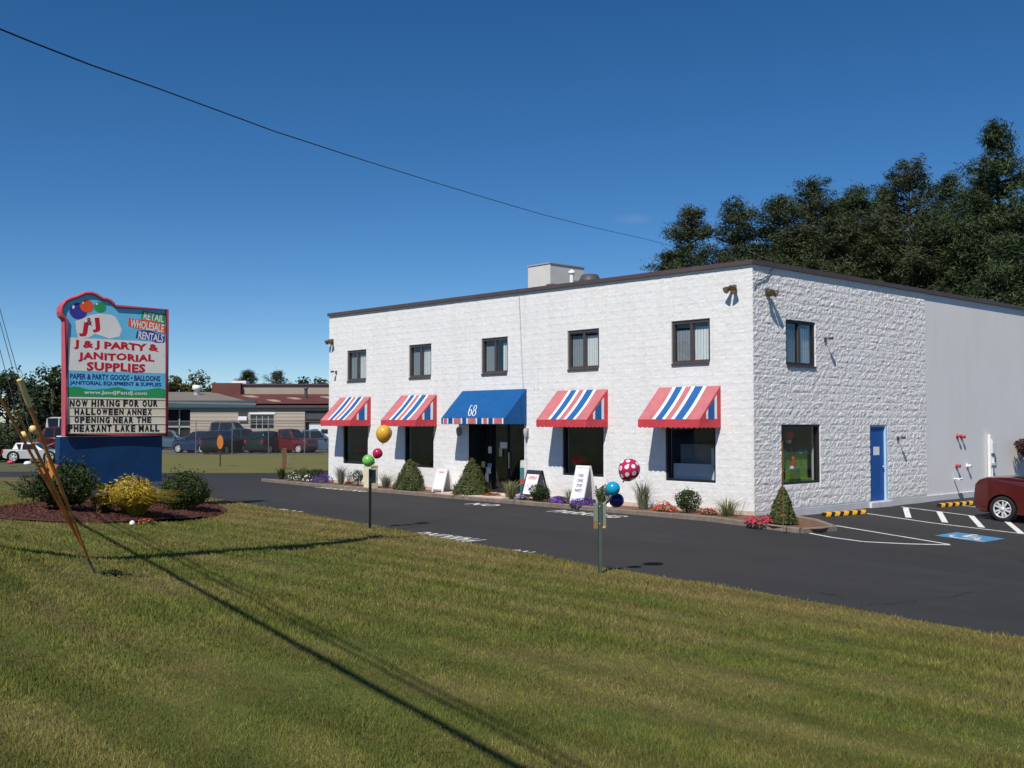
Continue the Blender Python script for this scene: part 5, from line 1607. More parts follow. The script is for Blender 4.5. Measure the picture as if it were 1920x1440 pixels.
paint('bay_line', line([(1598, 959), (1750, 981), (1925, 1002)]), M['line_paint'], 0.005, '')
paint('bay_line', line([(1690, 950.5), (1800, 964.5), (1925, 981.5)]), M['line_paint'], 0.005, '')
paint('bay_line', line([(1775, 944.5), (1860, 954.5)]), M['line_paint'], 0.005, '')
for (a, b) in (((1698, 952.5), (1703.5, 971)), ((1761, 960), (1772, 980)), ((1821, 967.5), (1841, 989.5)), ((1886, 976.5), (1915, 1000.5))):
    paint('hatch_bar', line([a, b], 0.15), M['line_paint'], 0.008, '')
# accessible bay: faded blue square with the wheelchair sign
M['bay_blue'] = mat('faded_blue_bay_paint', S(74, 128, 168), 0.9, 0.3, 6)
q = [G(1758, 1003.5), G(1810, 999), G(1876, 1011), G(1830, 1016.5)]
cen = sum(q, Vector()) / 4
ux = Vector((-UX, -UY)); vx = Vector((VX, VY))
def bay(x, y): return (cen.x + ux.x * x + vx.x * y, cen.y + ux.y * x + vx.y * y)
hw = 0.56
sq = []
for i in range(4):
    for j in range(4):
        x0, x1 = -hw + 2 * hw * i / 4, -hw + 2 * hw * (i + 1) / 4; y0, y1 = -hw + 2 * hw * j / 4, -hw + 2 * hw * (j + 1) / 4
        sq.append([bay(x0, y0), bay(x1, y0), bay(x1, y1), bay(x0, y1)])
bay_o = paint('accessible_bay', sq, M['bay_blue'], 0.005, '')
mb = MB()
def bq(pts): mb.add([(*bay(x, y), ground(*bay(x, y)) + 0.010) for x, y in pts], [tuple(range(len(pts)))])
def arc(cx, cy, r0, r1, a0_, a1_, n=14):
    for k in range(n):
        t0, t1 = a0_ + (a1_ - a0_) * k / n, a0_ + (a1_ - a0_) * (k + 1) / n
        bq([(cx + r0 * math.cos(t0), cy + r0 * math.sin(t0)), (cx + r1 * math.cos(t0), cy + r1 * math.sin(t0)), (cx + r1 * math.cos(t1), cy + r1 * math.sin(t1)), (cx + r0 * math.cos(t1), cy + r0 * math.sin(t1))])
arc(-0.04, -0.16, 0.26, 0.34, math.radians(150), math.radians(385)); arc(-0.1, 0.46, 0.0, 0.085, 0, 6.283)
bq([(-0.15, -0.1), (-0.05, -0.1), (-0.05, 0.34), (-0.15, 0.34)]); bq([(-0.05, 0.1), (0.2, 0.1), (0.2, 0.18), (-0.05, 0.18)])
bq([(-0.05, -0.1), (0.22, -0.1), (0.22, -0.01), (-0.05, -0.01)]); bq([(0.13, -0.1), (0.30, -0.42), (0.38, -0.38), (0.22, -0.06)]); bq([(0.3, -0.44), (0.46, -0.40), (0.44, -0.32), (0.3, -0.37)])
mb.build('wheelchair_symbol', M['line_worn'], bay_o)
# fire lane lettering, along the kerb and, turned round, along the lawn
def road_word(word, pa, pb, hgt, flip, vshift=0.0):
    a, b = G(*pa), G(*pb)
    c = (a + b) / 2; L_ = (Vector(b[:2]) - Vector(a[:2])).length
    dx = (Vector(b[:2]) - Vector(a[:2])).normalized(); dy = Vector((-dx.y, dx.x))
    if dy.dot(vx) < 0: dy = -dy
    s = -1 if flip else 1
    def fn(x, y, d):
        q = Vector(c[:2]) + dx * x * s + dy * (y * s + vshift)
        return (q.x, q.y, ground(q.x, q.y) + 0.006)
    mb = text_mb(word, fn, L_, hgt, 0.022, spacing=1.15)
    tag(mb.build('road_lettering', M['line_worn']), kind='structure')
road_word('NO', (884, 944.5), (932, 948.5), 0.62, False); road_word('PARKING', (1040, 958), (1165, 970), 0.66, False)
road_word('NO', (952, 1032), (992, 1037), 0.66, True, -0.12); road_word('PARKING', (776, 1000), (888, 1015), 0.66, True, 0.04)
road_word('NO', (540, 905.5), (578, 908.5), 0.55, False); road_word('PARKING', (600, 914), (690, 922), 0.5, False)
road_word('NO', (505, 955.5), (545, 961), 0.6, True, 0.1)

# rubber wheel stops with yellow flashes
M['rubber'] = mat('black_rubber', (0.018, 0.017, 0.017), 0.8, 0.2, 6); M['flash'] = mat('yellow_flash', S(236, 172, 46), 0.5, 0.1, 9)
def wheel_stop(pa, pb, label):
    a, b = G(*pa), G(*pb); d = (b - a); d.z = 0; L_ = d.length; c = (a + b) / 2
    t = empty('wheel_stop', (c.x, c.y, ground(c.x, c.y)), math.atan2(d.y, d.x), label, 'wheel stop', 'black and yellow wheel stops by the side wall')
    prof = [(-0.075, 0), (0.075, 0), (0.07, 0.05), (0.045, 0.1), (-0.045, 0.1), (-0.07, 0.05)]
    mb = MB(); mb.prism(prof, -L_ / 2, L_ / 2, lambda y, z, x: Vector((x, y, z))); mb.build('body', M['rubber'], t, fix=True)
    for k in range(5):
        x = L_ * (-0.42 + 0.21 * k)
        mb = MB(); pr2 = [(y * 1.05, z * 1.03 + 0.001) for y, z in prof]
        mb.prism(pr2, -0.09, 0.09, lambda y, z, s: Vector((x + s + (z - 0.05) * 0.8, y, z))); mb.build('flash', M['flash'], t, fix=True)
wheel_stop((1544, 968), (1621, 963.5), 'black and yellow wheel stop left of the hatched bay')
wheel_stop((1760, 950.5), (1822, 946), 'black and yellow wheel stop in front of the red car')
# ---------------------------------------------------------------- vehicles
M['car_glass'] = mat('car_glass', (0.012, 0.016, 0.02), 0.05, 0, spec=0.8)
M['tyre'] = mat('tyre_rubber', (0.018, 0.018, 0.019), 0.85, 0.15, 9)
M['alloy'] = mat('alloy_wheel', (0.66, 0.66, 0.67), 0.3, 0.05, 9, metal=0.25)
M['trim'] = mat('black_trim', (0.012, 0.012, 0.013), 0.5, 0.1, 9)
M['lamp_clear'] = mat('clear_lamp', (0.6, 0.6, 0.6), 0.12, 0.05, 9)
M['lamp_amber'] = mat('amber_lamp', S(222, 96, 44), 0.2, 0.05, 9)
M['lamp_red'] = mat('red_tail_lamp', S(176, 24, 30), 0.2, 0.05, 9)
M['chrome'] = mat('chrome_trim', (0.7, 0.7, 0.7), 0.15, 0, metal=1.0)
_tyres = {}
def wheel_meshes(r):
    if r in _tyres: return _tyres[r]
    R_ = Matrix.Rotation(math.pi / 2, 4, 'X')
    mb = MB(); mb.lathe([(r * .66, -0.095), (r * .9, -0.105), (r * .99, -0.08), (r, 0), (r * .99, 0.08), (r * .9, 0.105), (r * .66, 0.095), (r * .6, 0.06)], 28, M=R_)
    ty = mb.mesh('tyre', M['tyre'])
    mb = MB(); mb.lathe([(r * .69, 0.093), (r * .66, 0.097), (r * .62, 0.085), (r * .60, 0.03), (0.02, 0.02), (0, 0.02)], 28, M=R_, mi=1)
    mb.lathe([(r * .70, 0.092), (r * .685, 0.102), (r * .63, 0.1), (r * .61, 0.07)], 28, M=R_)
    for k in range(10):
        a = 2 * math.pi * (k // 2) / 5 + (0.24 if k % 2 else -0.24)
        d = Vector((math.cos(a), 0, math.sin(a))); s = Vector((-d.z, 0, d.x))
        c0, c1 = d * r * 0.1, d * r * 0.66
        w0, w1 = 0.020, 0.024
        y0, y1 = -0.086, -0.096
        q = [c0 + s * w0, c0 - s * w0, c1 - s * w1, c1 + s * w1]
        top = [Vector((p.x, y0 if i < 2 else y1, p.z)) for i, p in enumerate(q)]
        bot = [Vector((p.x, -0.04, p.z)) for p in q]
        mb.add(top + bot, [(0, 1, 2, 3), (0, 4, 5, 1), (1, 5, 6, 2), (2, 6, 7, 3), (3, 7, 4, 0)], 0)
    mb.lathe([(r * .17, 0.07), (r * .15, 0.1), (0, 0.104)], 14, M=R_)
    rm = mb.mesh('rim', [M['alloy'], M['trim']], fix=False)
    _tyres[r] = (ty, rm); return _tyres[r]

def vehicle(name, loc, rz, paint_m, label, cat, L=4.5, Wd=1.78, H=1.5, kind='sedan', group=None, r=0.32, detail=False, cover=None):
    t = empty(name, loc, rz, label, cat, group)
    hl = L / 2; hw = Wd / 2
    belt = H * (0.66 if detail else 0.62); hood = H * (0.665 if detail else 0.60)
    xf, xr_ = hl - 0.19 * L, -hl + 0.2 * L            # axles
    ra = r * 1.17
    zs = 0.24
    def arch(xc):
        return [(xc + ra * math.cos(a), max(zs, r + ra * math.sin(a) * 0.98)) for a in np.linspace(math.pi + 0.25, -0.25, 13)]
    cowl = hl - 0.30 * L if kind != 'van' else hl - 0.2 * L
    rearz = {'sedan': H * 0.66, 'suv': H * 0.63, 'hatch': H * 0.64, 'pickup': H * 0.6, 'van': H * 0.62}[kind]
    tail0 = -hl + (0.17 * L if kind == 'sedan' else 0.05)
    poly = [(-hl + 0.06, zs + 0.06)] + arch(xr_) + arch(xf) + [(hl - 0.10, zs), (hl - 0.02, 0.40), (hl, 0.55), (hl - 0.03, hood * 0.80), (hl - 0.14, hood * 0.91), (hl - 0.35, hood * 0.985), (cowl + 0.35, hood * 1.03), (cowl, belt * 1.02),
            (0, belt * 1.0), (tail0, rearz), (-hl + 0.06, rearz * 0.985), (-hl, rearz * 0.85), (-hl - 0.01, 0.5)]
    n = len(poly); cx_ = 0; cz_ = 0.65
    arch_ids = set(range(1, 27))
    ys = [-hw, -hw + 0.035, -hw + 0.11, -hw * 0.5, 0, hw * 0.5, hw - 0.11, hw - 0.035, hw]
    ins = [0.055, 0.018, 0, -0.006, -0.01, -0.006, 0, 0.018, 0.055]
    vs_ = []
    for y, k in zip(ys, ins):
        edge = abs(y) > hw - 0.05
        for i, (x, z) in enumerate(poly):
            nz_ = z + (cz_ - z) * (k if i not in arch_ids else 0) * (1.0 if z > cz_ else 0.3)
            nx_ = x + (cx_ - x) * (k * 0.55 if i not in arch_ids else 0)
            plan = 0.0
            yy = y
            if x > hl - 0.5: yy = y * (1 - 0.10 * ((x - hl + 0.5) / 0.5) ** 2)       # nose narrows in plan
            if x < -hl + 0.35: yy = y * (1 - 0.06 * ((-hl + 0.35 - x) / 0.35) ** 2)
            vs_.append((nx_, yy, nz_))
    fs = []
    m = len(ys)
    for j in range(m - 1):
        for i in range(n):
            fs.append((j * n + i, j * n + (i + 1) % n, (j + 1) * n + (i + 1) % n, (j + 1) * n + i))
    mb = MB(); mb.add(vs_, fs, 0, True)
    mb.add([vs_[i] for i in range(n)], [tuple(range(n))], 0); mb.add([vs_[(m - 1) * n + i] for i in range(n)], [tuple(reversed(range(n)))], 0)
    # greenhouse
    if kind == 'pickup': roof = [(cowl - 0.02, belt), (cowl - 0.62, H - 0.03), (cowl - 0.9, H), (cowl - 1.6, H - 0.01), (cowl - 1.75, belt)]
    elif kind == 'sedan': roof = [(cowl + 0.02, belt), (cowl - 0.72, H - 0.05), (cowl - 1.1, H), (cowl - 1.75, H - 0.03), (tail0 + 0.02, rearz)]
    elif kind == 'van': roof = [(cowl + 0.02, belt), (cowl - 0.7, H - 0.06), (cowl - 1.2, H), (-hl + 0.5, H - 0.02), (-hl + 0.12, H - 0.12), (-hl + 0.05, rearz)]
    else: roof = [(cowl + 0.02, belt), (cowl - 0.72, H - 0.06), (cowl - 1.15, H), (-hl + 0.75, H - 0.02), (-hl + 0.45, H - 0.08), (-hl + 0.07, rearz)]
    def gw(z): return hw - 0.055 - max(0, z - belt) * 0.40
    nr = len(roof)
    rv = []
    for k, fy in enumerate((-1, -0.93, -0.5, 0, 0.5, 0.93, 1)):
        for x, z in roof:
            zz = z - (0.03 if abs(fy) == 1 and z > belt + 0.2 else 0) + (0.02 * (1 - fy * fy) if z > belt + 0.2 else 0)
            rv.append((x, fy * gw(z), zz))
    fs = []
    for j in range(6):
        for i in range(nr): fs.append((j * nr + i, j * nr + (i + 1) % nr, (j + 1) * nr + (i + 1) % nr, (j + 1) * nr + i))
    mb.add(rv, fs, 0, True); mb.add(rv[:nr], [tuple(range(nr))], 0); mb.add(rv[-nr:], [tuple(reversed(range(nr)))], 0)
    body = mb.build('body', paint_m, t, fix=True)
    # glass
    def side_glass(x0b, x0t, x1t, x1b, s, zt=None):
        zb = belt + 0.035; zt = zt or H - 0.10
        pts = [(x0b, zb), (x1b, zb), (x1t, zt), (x0t, zt)]
        q = [Vector((x, s * (gw(z) + 0.006 + (0.0 if z < belt + .1 else 0.0)), z)) for x, z in pts]
        mb = MB(); mb.add(q, [(0, 1, 2, 3)]); return mb
    rb = roof[-1][0]; rt = roof[-2][0]
    xa, xb = cowl - 0.18, cowl - 0.74
    xm = (cowl - 0.75 + rt) / 2 - 0.1
    for s in (-1, 1):
        side_glass(xa - 0.12, xb - 0.02, xm + 0.05, xm + 0.05, s).build('side_window', M['car_glass'], t)
        if kind != 'pickup': side_glass(xm - 0.04, xm - 0.04, rt + 0.05, rb + 0.38 if kind == 'sedan' else rb + 0.25, s).build('side_window', M['car_glass'], t)
    def slant(p0, p1, nm):
        (x0, z0), (x1, z1) = p0, p1
        d = Vector((x1 - x0, z1 - z0)); nrm = Vector((d.y, -d.x)).normalized()
        if (nrm.x > 0) != (x0 > x1): nrm = -nrm
        q0, q1 = Vector(p0) + d * 0.07 + nrm * 0.014, Vector(p0) + d * 0.93 + nrm * 0.014
        mb = MB(); mb.add([(q0.x, -(gw(q0.y) - 0.07), q0.y), (q0.x, gw(q0.y) - 0.07, q0.y), (q1.x, gw(q1.y) - 0.07, q1.y + 0.006), (q1.x, -(gw(q1.y) - 0.07), q1.y + 0.006)], [(0, 1, 2, 3)])
        mb.build(nm, M['car_glass'], t)
    slant(roof[0], roof[1], 'windscreen'); slant(roof[-1], roof[-2], 'rear_window')
    # underbody, lamps, bumpers, wheels
    mb = MB(); mb.bx(-hl + 0.2, hl - 0.2, -hw + 0.16, hw - 0.16, 0.2, 0.62)
    for xc in (xf, xr_):
        for s in (-1, 1):
            mb.lathe([(0, -0.1), (ra * 0.99, -0.1), (ra * 0.99, 0.1), (0, 0.1)], 20, M=Matrix.Translation((xc, s * (hw - 0.18), r)) @ Matrix.Rotation(math.pi / 2, 4, 'X'))
    mb.build('underbody', M['trim'], t)
    for s in (-1, 1):
        mb = MB(); mb.box((hl - (0.30 if detail else 0.2), s * (hw - (0.19 if detail else 0.24)), hood * (0.85 if detail else 0.8)), (0.3, 0.26, 0.12), rz=-s * 0.3, M=Matrix.Rotation(-s * 0.3, 4, 'Z') @ Matrix.Rotation(0.25, 4, 'Y')); mb.build('headlight', M['lamp_amber'] if detail else M['lamp_clear'], t)
        mb = MB(); mb.box((-hl + 0.055, s * (hw - 0.13), rearz * 0.82), (0.12, 0.17, 0.26 if kind != 'sedan' else 0.18), rz=s * 0.1); mb.build('tail_light', M['lamp_red'], t)
        if detail:
            mb = MB(); mb.box((hl - 0.20, s * (hw - 0.24), 0.42), (0.16, 0.2, 0.09), rz=-s * 0.3); mb.build('fog_light', M['lamp_clear'], t)
        mb = MB(); mb.box((cowl - 0.42, s * (hw + 0.09), belt + 0.10), (0.12, 0.2, 0.14), taper=0.8); mb.build('mirror', paint_m, t)
        mb = MB(); mb.bx(xm - 0.12, xm - 0.3, s * (hw - 0.012), s * (hw + 0.02), belt - 0.12, belt - 0.085); mb.build('handle', paint_m if not detail else M['chrome'], t)
    mb = MB(); mb.box((hl - 0.03, 0, 0.40), (0.08, Wd * 0.5, 0.14)); mb.build('grille', M['trim'], t)
    mb = MB(); mb.box((-hl + 0.005, 0, 0.66), (0.03, 0.34, 0.14)); mb.build('licence_plate', M['paper'], t)
    ty, rm = wheel_meshes(r)
    for xc in (xf, xr_):
        for s in (-1, 1):
            w = link_mesh('wheel', ty, t, (xc, s * (hw - 0.10), r), (0, 0, 0 if s < 0 else math.pi))
            link_mesh('rim', rm, w)
    if detail:
        mb = MB()
        for x in (cowl - 0.28, xm + 0.0):
            mb.tube([(x, hw - 0.0165, 0.36), (x - 0.01, hw - 0.0095, 0.7), (x + 0.02, hw - 0.021, belt - 0.01)], 0.006, 4)
        mb.build('door_seam', M['trim'], t)
        mb = MB(); mb.tube([(hl - 0.42, hw - 0.10, hood * 0.965), (cowl + 0.4, hw - 0.09, hood * 1.005), (cowl + 0.05, hw - 0.075, belt)], 0.007, 4); mb.build('bonnet_seam', M['trim'], t)
        mb = MB(); mb.box((cowl + 0.16, 0, belt + 0.035), (0.42, Wd * 0.78, 0.05), M=Matrix.Rotation(0.06, 4, 'Y')); mb.build('cowl', M['trim'], t)  # black cowl trim enlarged over the bonnet to paint in its dark reflection
    if kind == 'pickup':
        mb = MB(); mb.bx(-hl + 0.12, cowl - 1.82, -hw + 0.14, hw - 0.14, rearz + 0.004, rearz + 0.01); mb.build('bed_liner', M['trim'], t)
    return t
def car_paint(name, c, rough=0.28): return mat(name, c, rough, 0.03, 2, spec=0.5, coat=0.6)

HEAD = math.atan2(UY, UX)
wpos = W(-3.43, 6.15)                         # the near front wheel of the red car
Lr, Wr = 4.35, 1.78
xfr = Lr / 2 - 0.19 * Lr
left = Vector((-math.sin(HEAD), math.cos(HEAD), 0)); fw = Vector((math.cos(HEAD), math.sin(HEAD), 0))
cc = wpos - fw * xfr - left * (Wr / 2 - 0.1)
zc = ground(cc.x, cc.y)
red_car = vehicle('parked_car', (cc.x, cc.y, zc - 0.01), HEAD, car_paint('maroon_car_paint', S(78, 19, 17), 0.22), 'dark red car with silver alloy wheels parked facing the side wall', 'car', Lr, Wr, 1.72, 'hatch', None, 0.335, True)
zw = ground(wpos.x, wpos.y); red_car.rotation_euler = (0, -(zw - zc) / xfr, HEAD)

def far_car(px0, px1, D, top, kind, m, label, face, group='cars parked behind the chain link fence', dz=0.0):
    """face: heading of the car measured from +X"""
    w = (px1 - px0) / 1970 * D
    c = at_depth((px0 + px1) / 2, 791, D); c.z = dz
    H = z_at(top, D) - dz
    L = 4.5 if abs(math.cos(face)) > 0.6 else 4.4
    if abs(math.cos(face)) > 0.6: L = max(3.6, min(5.4, w))
    return vehicle('parked_car', c, face, m, label, 'car', L, 1.8, H, kind, group, 0.34)
P_blue = car_paint('blue_car_paint', S(28, 48, 78)); P_teal = car_paint('teal_car_paint', S(36, 62, 74)); P_dark = car_paint('black_green_car_paint', S(30, 36, 34)); P_red = car_paint('red_car_paint', S(88, 26, 32))
P_grey = car_paint('grey_car_paint', S(88, 88, 86)); P_sky = car_paint('pale_blue_car_paint', S(74, 98, 116)); P_white = car_paint('white_car_paint', (0.42, 0.42, 0.42)); P_green = car_paint('green_car_paint', S(28, 46, 46))
far_car(342, 398, 82, 808, 'hatch', P_blue, 'blue hatchback left of the black one behind the fence', math.pi - 0.35)
far_car(396, 446, 80, 807, 'suv', P_dark, 'black off-roader seen from behind, back to the fence', 1.35)
far_car(402, 466, 90, 790, 'van', P_grey, 'tall grey van behind the black off-roader', -0.3)
far_car(440, 490, 83, 803, 'suv', P_teal, 'teal estate car next to the black off-roader', 0.55)
far_car(486, 528, 82, 808, 'hatch', P_green, 'dark green hatchback with red tail lights behind the fence', 1.2)
far_car(522, 580, 82, 804, 'sedan', P_red, 'dark red saloon behind the fence near the store', -0.45)
far_car(574, 622, 84, 806, 'suv', P_sky, 'pale blue car rightmost behind the fence', 0.3)
far_car(306, 340, 92, 806, 'sedan', P_sky, 'pale blue car by the dark garage opening', 0.2)
far_car(28, 112, 66, 829, 'sedan', P_white, 'white saloon at the far left beyond the drive', 0.05, group='vehicles at the far left', dz=-0.1)
far_car(98, 150, 76, 800, 'suv', P_red, 'red car half hidden by the left edge of the sign', 0.4, group='vehicles at the far left')
far_car(90, 170, 86, 782, 'van', P_white, 'white van behind the left edge of the sign', math.pi / 2 - 1.2, group='vehicles at the far left')
for px, py, m, lab, s in ((20, 870, M['red_paint'], 'small red object on the verge at the far left', 0.2), (52, 872, M['white_paint'], 'small white object on the verge at the far left', 0.2)):
    p = on_z(px, py, 0.0)
    o = MB().lathe([(0.0, 0.0), (s, 0.02), (s * 1.1, s * 0.5), (s * 0.7, s * 1.0), (0.0, s * 1.1)], 12).build('planter_pot', m); o.location = p; tag(o, lab, 'pot')

# ---------------------------------------------------------------- chain link fence and the neighbouring building
M['fence_wire'] = mat('dull_fence_wire', (0.16, 0.16, 0.16), 0.6, 0.1, 3)
FD = 77.0
def fx(px, D=FD): return (px - 960) / 1970 * D
fence = empty('chain_link_fence', (fx(300), FD, 0), 0, 'tall chain link fence in front of the parked cars', 'fence')
x0_, x1_ = 0.0, fx(640) - fx(300); fh = 2.45
for k in range(6):
    x = x0_ + (x1_ - x0_) * k / 5
    mb = MB(); mb.tube([(x, 0, -0.1), (x, 0, fh + 0.05)], 0.03, 6); mb.build('post', M['fence_wire'], fence)
mb = MB(); mb.tube([(x0_, 0, fh), (x1_, 0, fh)], 0.028, 6); mb.build('top_rail', M['fence_wire'], fence)
mb = MB(); mb.tube([(x0_, 0, 0.12), (x1_, 0, 0.12)], 0.01, 5); mb.build('bottom_wire', M['fence_wire'], fence)
mb = MB(); x = x0_ - fh
while x < x1_:
    for s in (1, -1):
        a = max(x, x0_); b = min(x + fh, x1_)
        za, zb = (a - x, b - x) if s > 0 else (fh - (a - x), fh - (b - x))
        if b - a > 0.05: mb.tube([(a, 0.01 * s, za), (b, 0.01 * s, zb)], 0.004, 3, cap=False)
    x += 0.14
tag(mb.build('chain_mesh', M['fence_wire'], fence), kind='stuff')
mb = MB()

BD = 95.0
nb_ = empty('neighbour_building', (fx(312, BD), BD, 0), 0.0, 'long low beige building with grey and rusty roofs behind the fence', 'building')
def lx(px, D=BD): return (px - 960) / 1970 * D - fx(312, BD)
M['siding'] = mat('beige_siding', S(168, 158, 144), 0.8, 0.06, 0.6); M['siding2'] = mat('beige_clerestory', S(158, 148, 132), 0.8, 0.08, 0.6)
M['rust_roof'] = mat('rusty_red_roof', S(96, 54, 49), 0.8, 0.2, 0.8); M['grey_roof'] = mat('grey_shingle_roof', S(118, 112, 104), 0.9, 0.12, 0.5, stretch=(1, 1, 4))
M['teal_trim'] = mat('teal_fascia', S(58, 84, 92), 0.6, 0.1, 1); M['dark_open'] = mat('dark_interior', (0.02, 0.02, 0.022), 0.9, 0.2, 1); M['brown_wall'] = mat('brown_metal_wall', S(102, 62, 56), 0.7, 0.15, 1)
wallh = 3.72
ops = [(lx(306), lx(357), 0.0, z_at(768, BD)), (lx(447), lx(465), z_at(788, BD), z_at(773, BD)), (lx(470), lx(514), z_at(804, BD), z_at(777, BD)), (lx(572), lx(660), 0.0, z_at(770, BD))]
mb = MB()
for (a0, a1, z0, z1) in subtract([(lx(180), lx(720), -0.1, wallh)], ops): mb.bx(a0, a1, 0.03, 0.4, z0, z1)
mb.build('wall', M['siding2'], nb_)
nco = 13; ch_ = wallh / nco
for c in range(nco):
    for (a0, a1, z0, z1) in subtract([(lx(180), lx(720), c * ch_, (c + 1) * ch_ - 0.015)], ops):
        mb = MB()
        mb.add([(a0, -0.02, z0), (a1, -0.02, z0), (a1, 0.012, z1), (a0, 0.012, z1), (a0, 0.028, z0), (a1, 0.028, z0)], [(0, 1, 2, 3), (0, 4, 5, 1)])
        mb.build('siding_board', M['siding'], nb_)
mb = MB(); mb.bx(lx(180), lx(720), 0.6, 0.7, -0.1, wallh); mb.build('inner_wall', M['dark_open'], nb_)
mb = MB(); mb.bx(lx(180), lx(481), -0.35, -0.1, wallh - 0.02, z_at(751, BD)); mb.build('fascia', M['teal_trim'], nb_)
mb = MB(); mb.bx(lx(481) + 0.01, lx(720), -0.3, -0.1, wallh - 0.02, z_at(757, BD)); mb.build('fascia', M['fascia'], nb_)
zt0, zt1 = z_at(751, BD), z_at(735, BD + 13)
# grey roof with its hip running down to the right
a = [(lx(180), -0.36, zt0 + 0.02), (lx(482), -0.36, z_at(757, BD) + 0.03), (lx(398, BD + 13), 13, zt1), (lx(180), 13, zt1)]
mb = MB(); mb.add(a + [(x, y, z - 0.15) for x, y, z in a], [(0, 1, 2, 3), (7, 6, 5, 4), (0, 4, 5, 1), (1, 5, 6, 2)]); mb.build('roof', M['grey_roof'], nb_)
zr = z_at(739, BD + 12)
a = [(lx(380), -0.3, z_at(757, BD) + 0.005), (lx(720), -0.3, z_at(757, BD) + 0.005), (lx(720), 12, zr), (lx(380), 12, zr)]
mb = MB(); mb.add(a + [(x, y, z - 0.15) for x, y, z in a], [(0, 1, 2, 3), (7, 6, 5, 4), (0, 4, 5, 1)]); rr_ = mb.build('roof', M['rust_roof'], nb_)
def on_red(px, f): return Vector((lx(px, BD + 12 * f), -0.3 + 12.3 * f, z_at(757, BD) + (zr - z_at(757, BD)) * f))
for (p0, p1, f0, f1) in ((500, 522, .18, .34), (538, 560, .42, .56), (455, 480, .62, .78), (600, 640, .52, .68)):
    q = [on_red(p0, f1), on_red(p0 + 14, f0), on_red(p1 + 6, f0), on_red(p1 - 6, f1)]
    mb = MB(); mb.add([p + Vector((0, 0, 0.06)) for p in q] + q, [(0, 1, 2, 3), (0, 4, 5, 1), (1, 5, 6, 2), (2, 6, 7, 3), (3, 7, 4, 0)]); mb.build('skylight', M['siding2'], rr_, fix=True)
mb = MB(); mb.bx(lx(450, BD + 12.4), lx(740, BD + 12.4), 12.3, 20, wallh, z_at(722, BD + 12.3)); mb.build('clerestory', M['siding2'], nb_)
mb = MB(); mb.bx(lx(449, BD + 12), lx(740, BD + 12), 12.1, 20.2, z_at(722, BD + 12.3) + 0.004, z_at(719.5, BD + 12.3)); mb.build('roof_edge', M['fascia'], nb_)
mb = MB(); mb.bx(lx(396, BD + 11.5), lx(450, BD + 11.5) - 0.01, 11.7, 20, wallh, z_at(718, BD + 11.7)); mb.build('brown_block', M['brown_wall'], nb_)
mb = MB(); q = on_red(574, 0.55); mb.tube([q, q + Vector((0, 0, 0.9))], 0.16, 8); mb.lathe([(0.26, 0.9), (0.2, 1.05), (0, 1.08)], 8, M=Matrix.Translation(q)); mb.build('chimney', M['dark_grey'], nb_)
mb = MB(); mb.bx(lx(436, BD + 15), lx(463, BD + 15), 14.5, 16, z_at(721, BD + 14.5), z_at(714, BD + 14.5)); mb.build('roof_box', M['board_white'], nb_)
mb = MB(); c_ = Vector((lx(369, BD + 9), 9, z_at(738, BD + 9))); mb.lathe([(0.3, -0.4), (0.3, 0.35), (0.48, 0.4), (0.42, 0.8), (0.0, 0.85)], 12, M=Matrix.Translation(c_)); mb.build('roof_vent', M['white_paint'], nb_)
# openings: garage frame, window bars, wall unit, roller door
mb = MB(); 
for px in (308, 334, 356): mb.bx(lx(px) - 0.05, lx(px) + 0.05, 0.42, 0.5, 0, z_at(768, BD))
mb.bx(lx(306), lx(357), 0.42, 0.5, 1.9, 2.05); mb.build('garage_frame', M['grey_metal'], nb_)
wf = MB(); a0, a1, z0, z1 = ops[2]
for k in range(5): x = a0 + (a1 - a0) * k / 4; wf.bx(x - 0.03, x + 0.03, 0.05, 0.12, z0, z1)
for k in range(4): z = z0 + (z1 - z0) * k / 3; wf.bx(a0, a1, 0.06, 0.11, z - 0.025, z + 0.025)
w_ = wf.build('window', M['grey_metal'], nb_)
mb = MB(); mb.bx(a0, a1, 0.13, 0.14, z0, z1); mb.build('pane', M['car_glass'], w_)
mb = MB(); mb.bx(a0 - 0.1, a1 + 0.1, -0.06, 0.0, z1 + 0.01, z1 + 0.18); mb.build('lintel', M['board_white'], w_)
a0, a1, z0, z1 = ops[1]
w_ = MB().bx(a0, a1, 0.05, 0.1, (z0 + z1) / 2, z1).build('window', M['car_glass'], nb_)
MB().bx(a0 + 0.05, a1 - 0.05, -0.25, 0.3, z0, (z0 + z1) / 2 - 0.01).build('air_conditioner', M['board_white'], nb_)
a0, a1, z0, z1 = ops[3]
MB().bx(a0, a1, 0.1, 0.2, z1 - 0.8, z1).build('door_header', M['dark_grey'], nb_)
MB().bx(a0 + 0.3, a1, 0.45, 0.5, 0.0, z1 - 1.1).build('roller_door', M['board_white'], nb_)
for k in range(3): MB().bx(a0 + 0.5 + 0.9 * k, a0 + 1.1 + 0.9 * k, 0.43, 0.446, 1.35, 1.75).build('door_window', M['car_glass'], nb_)
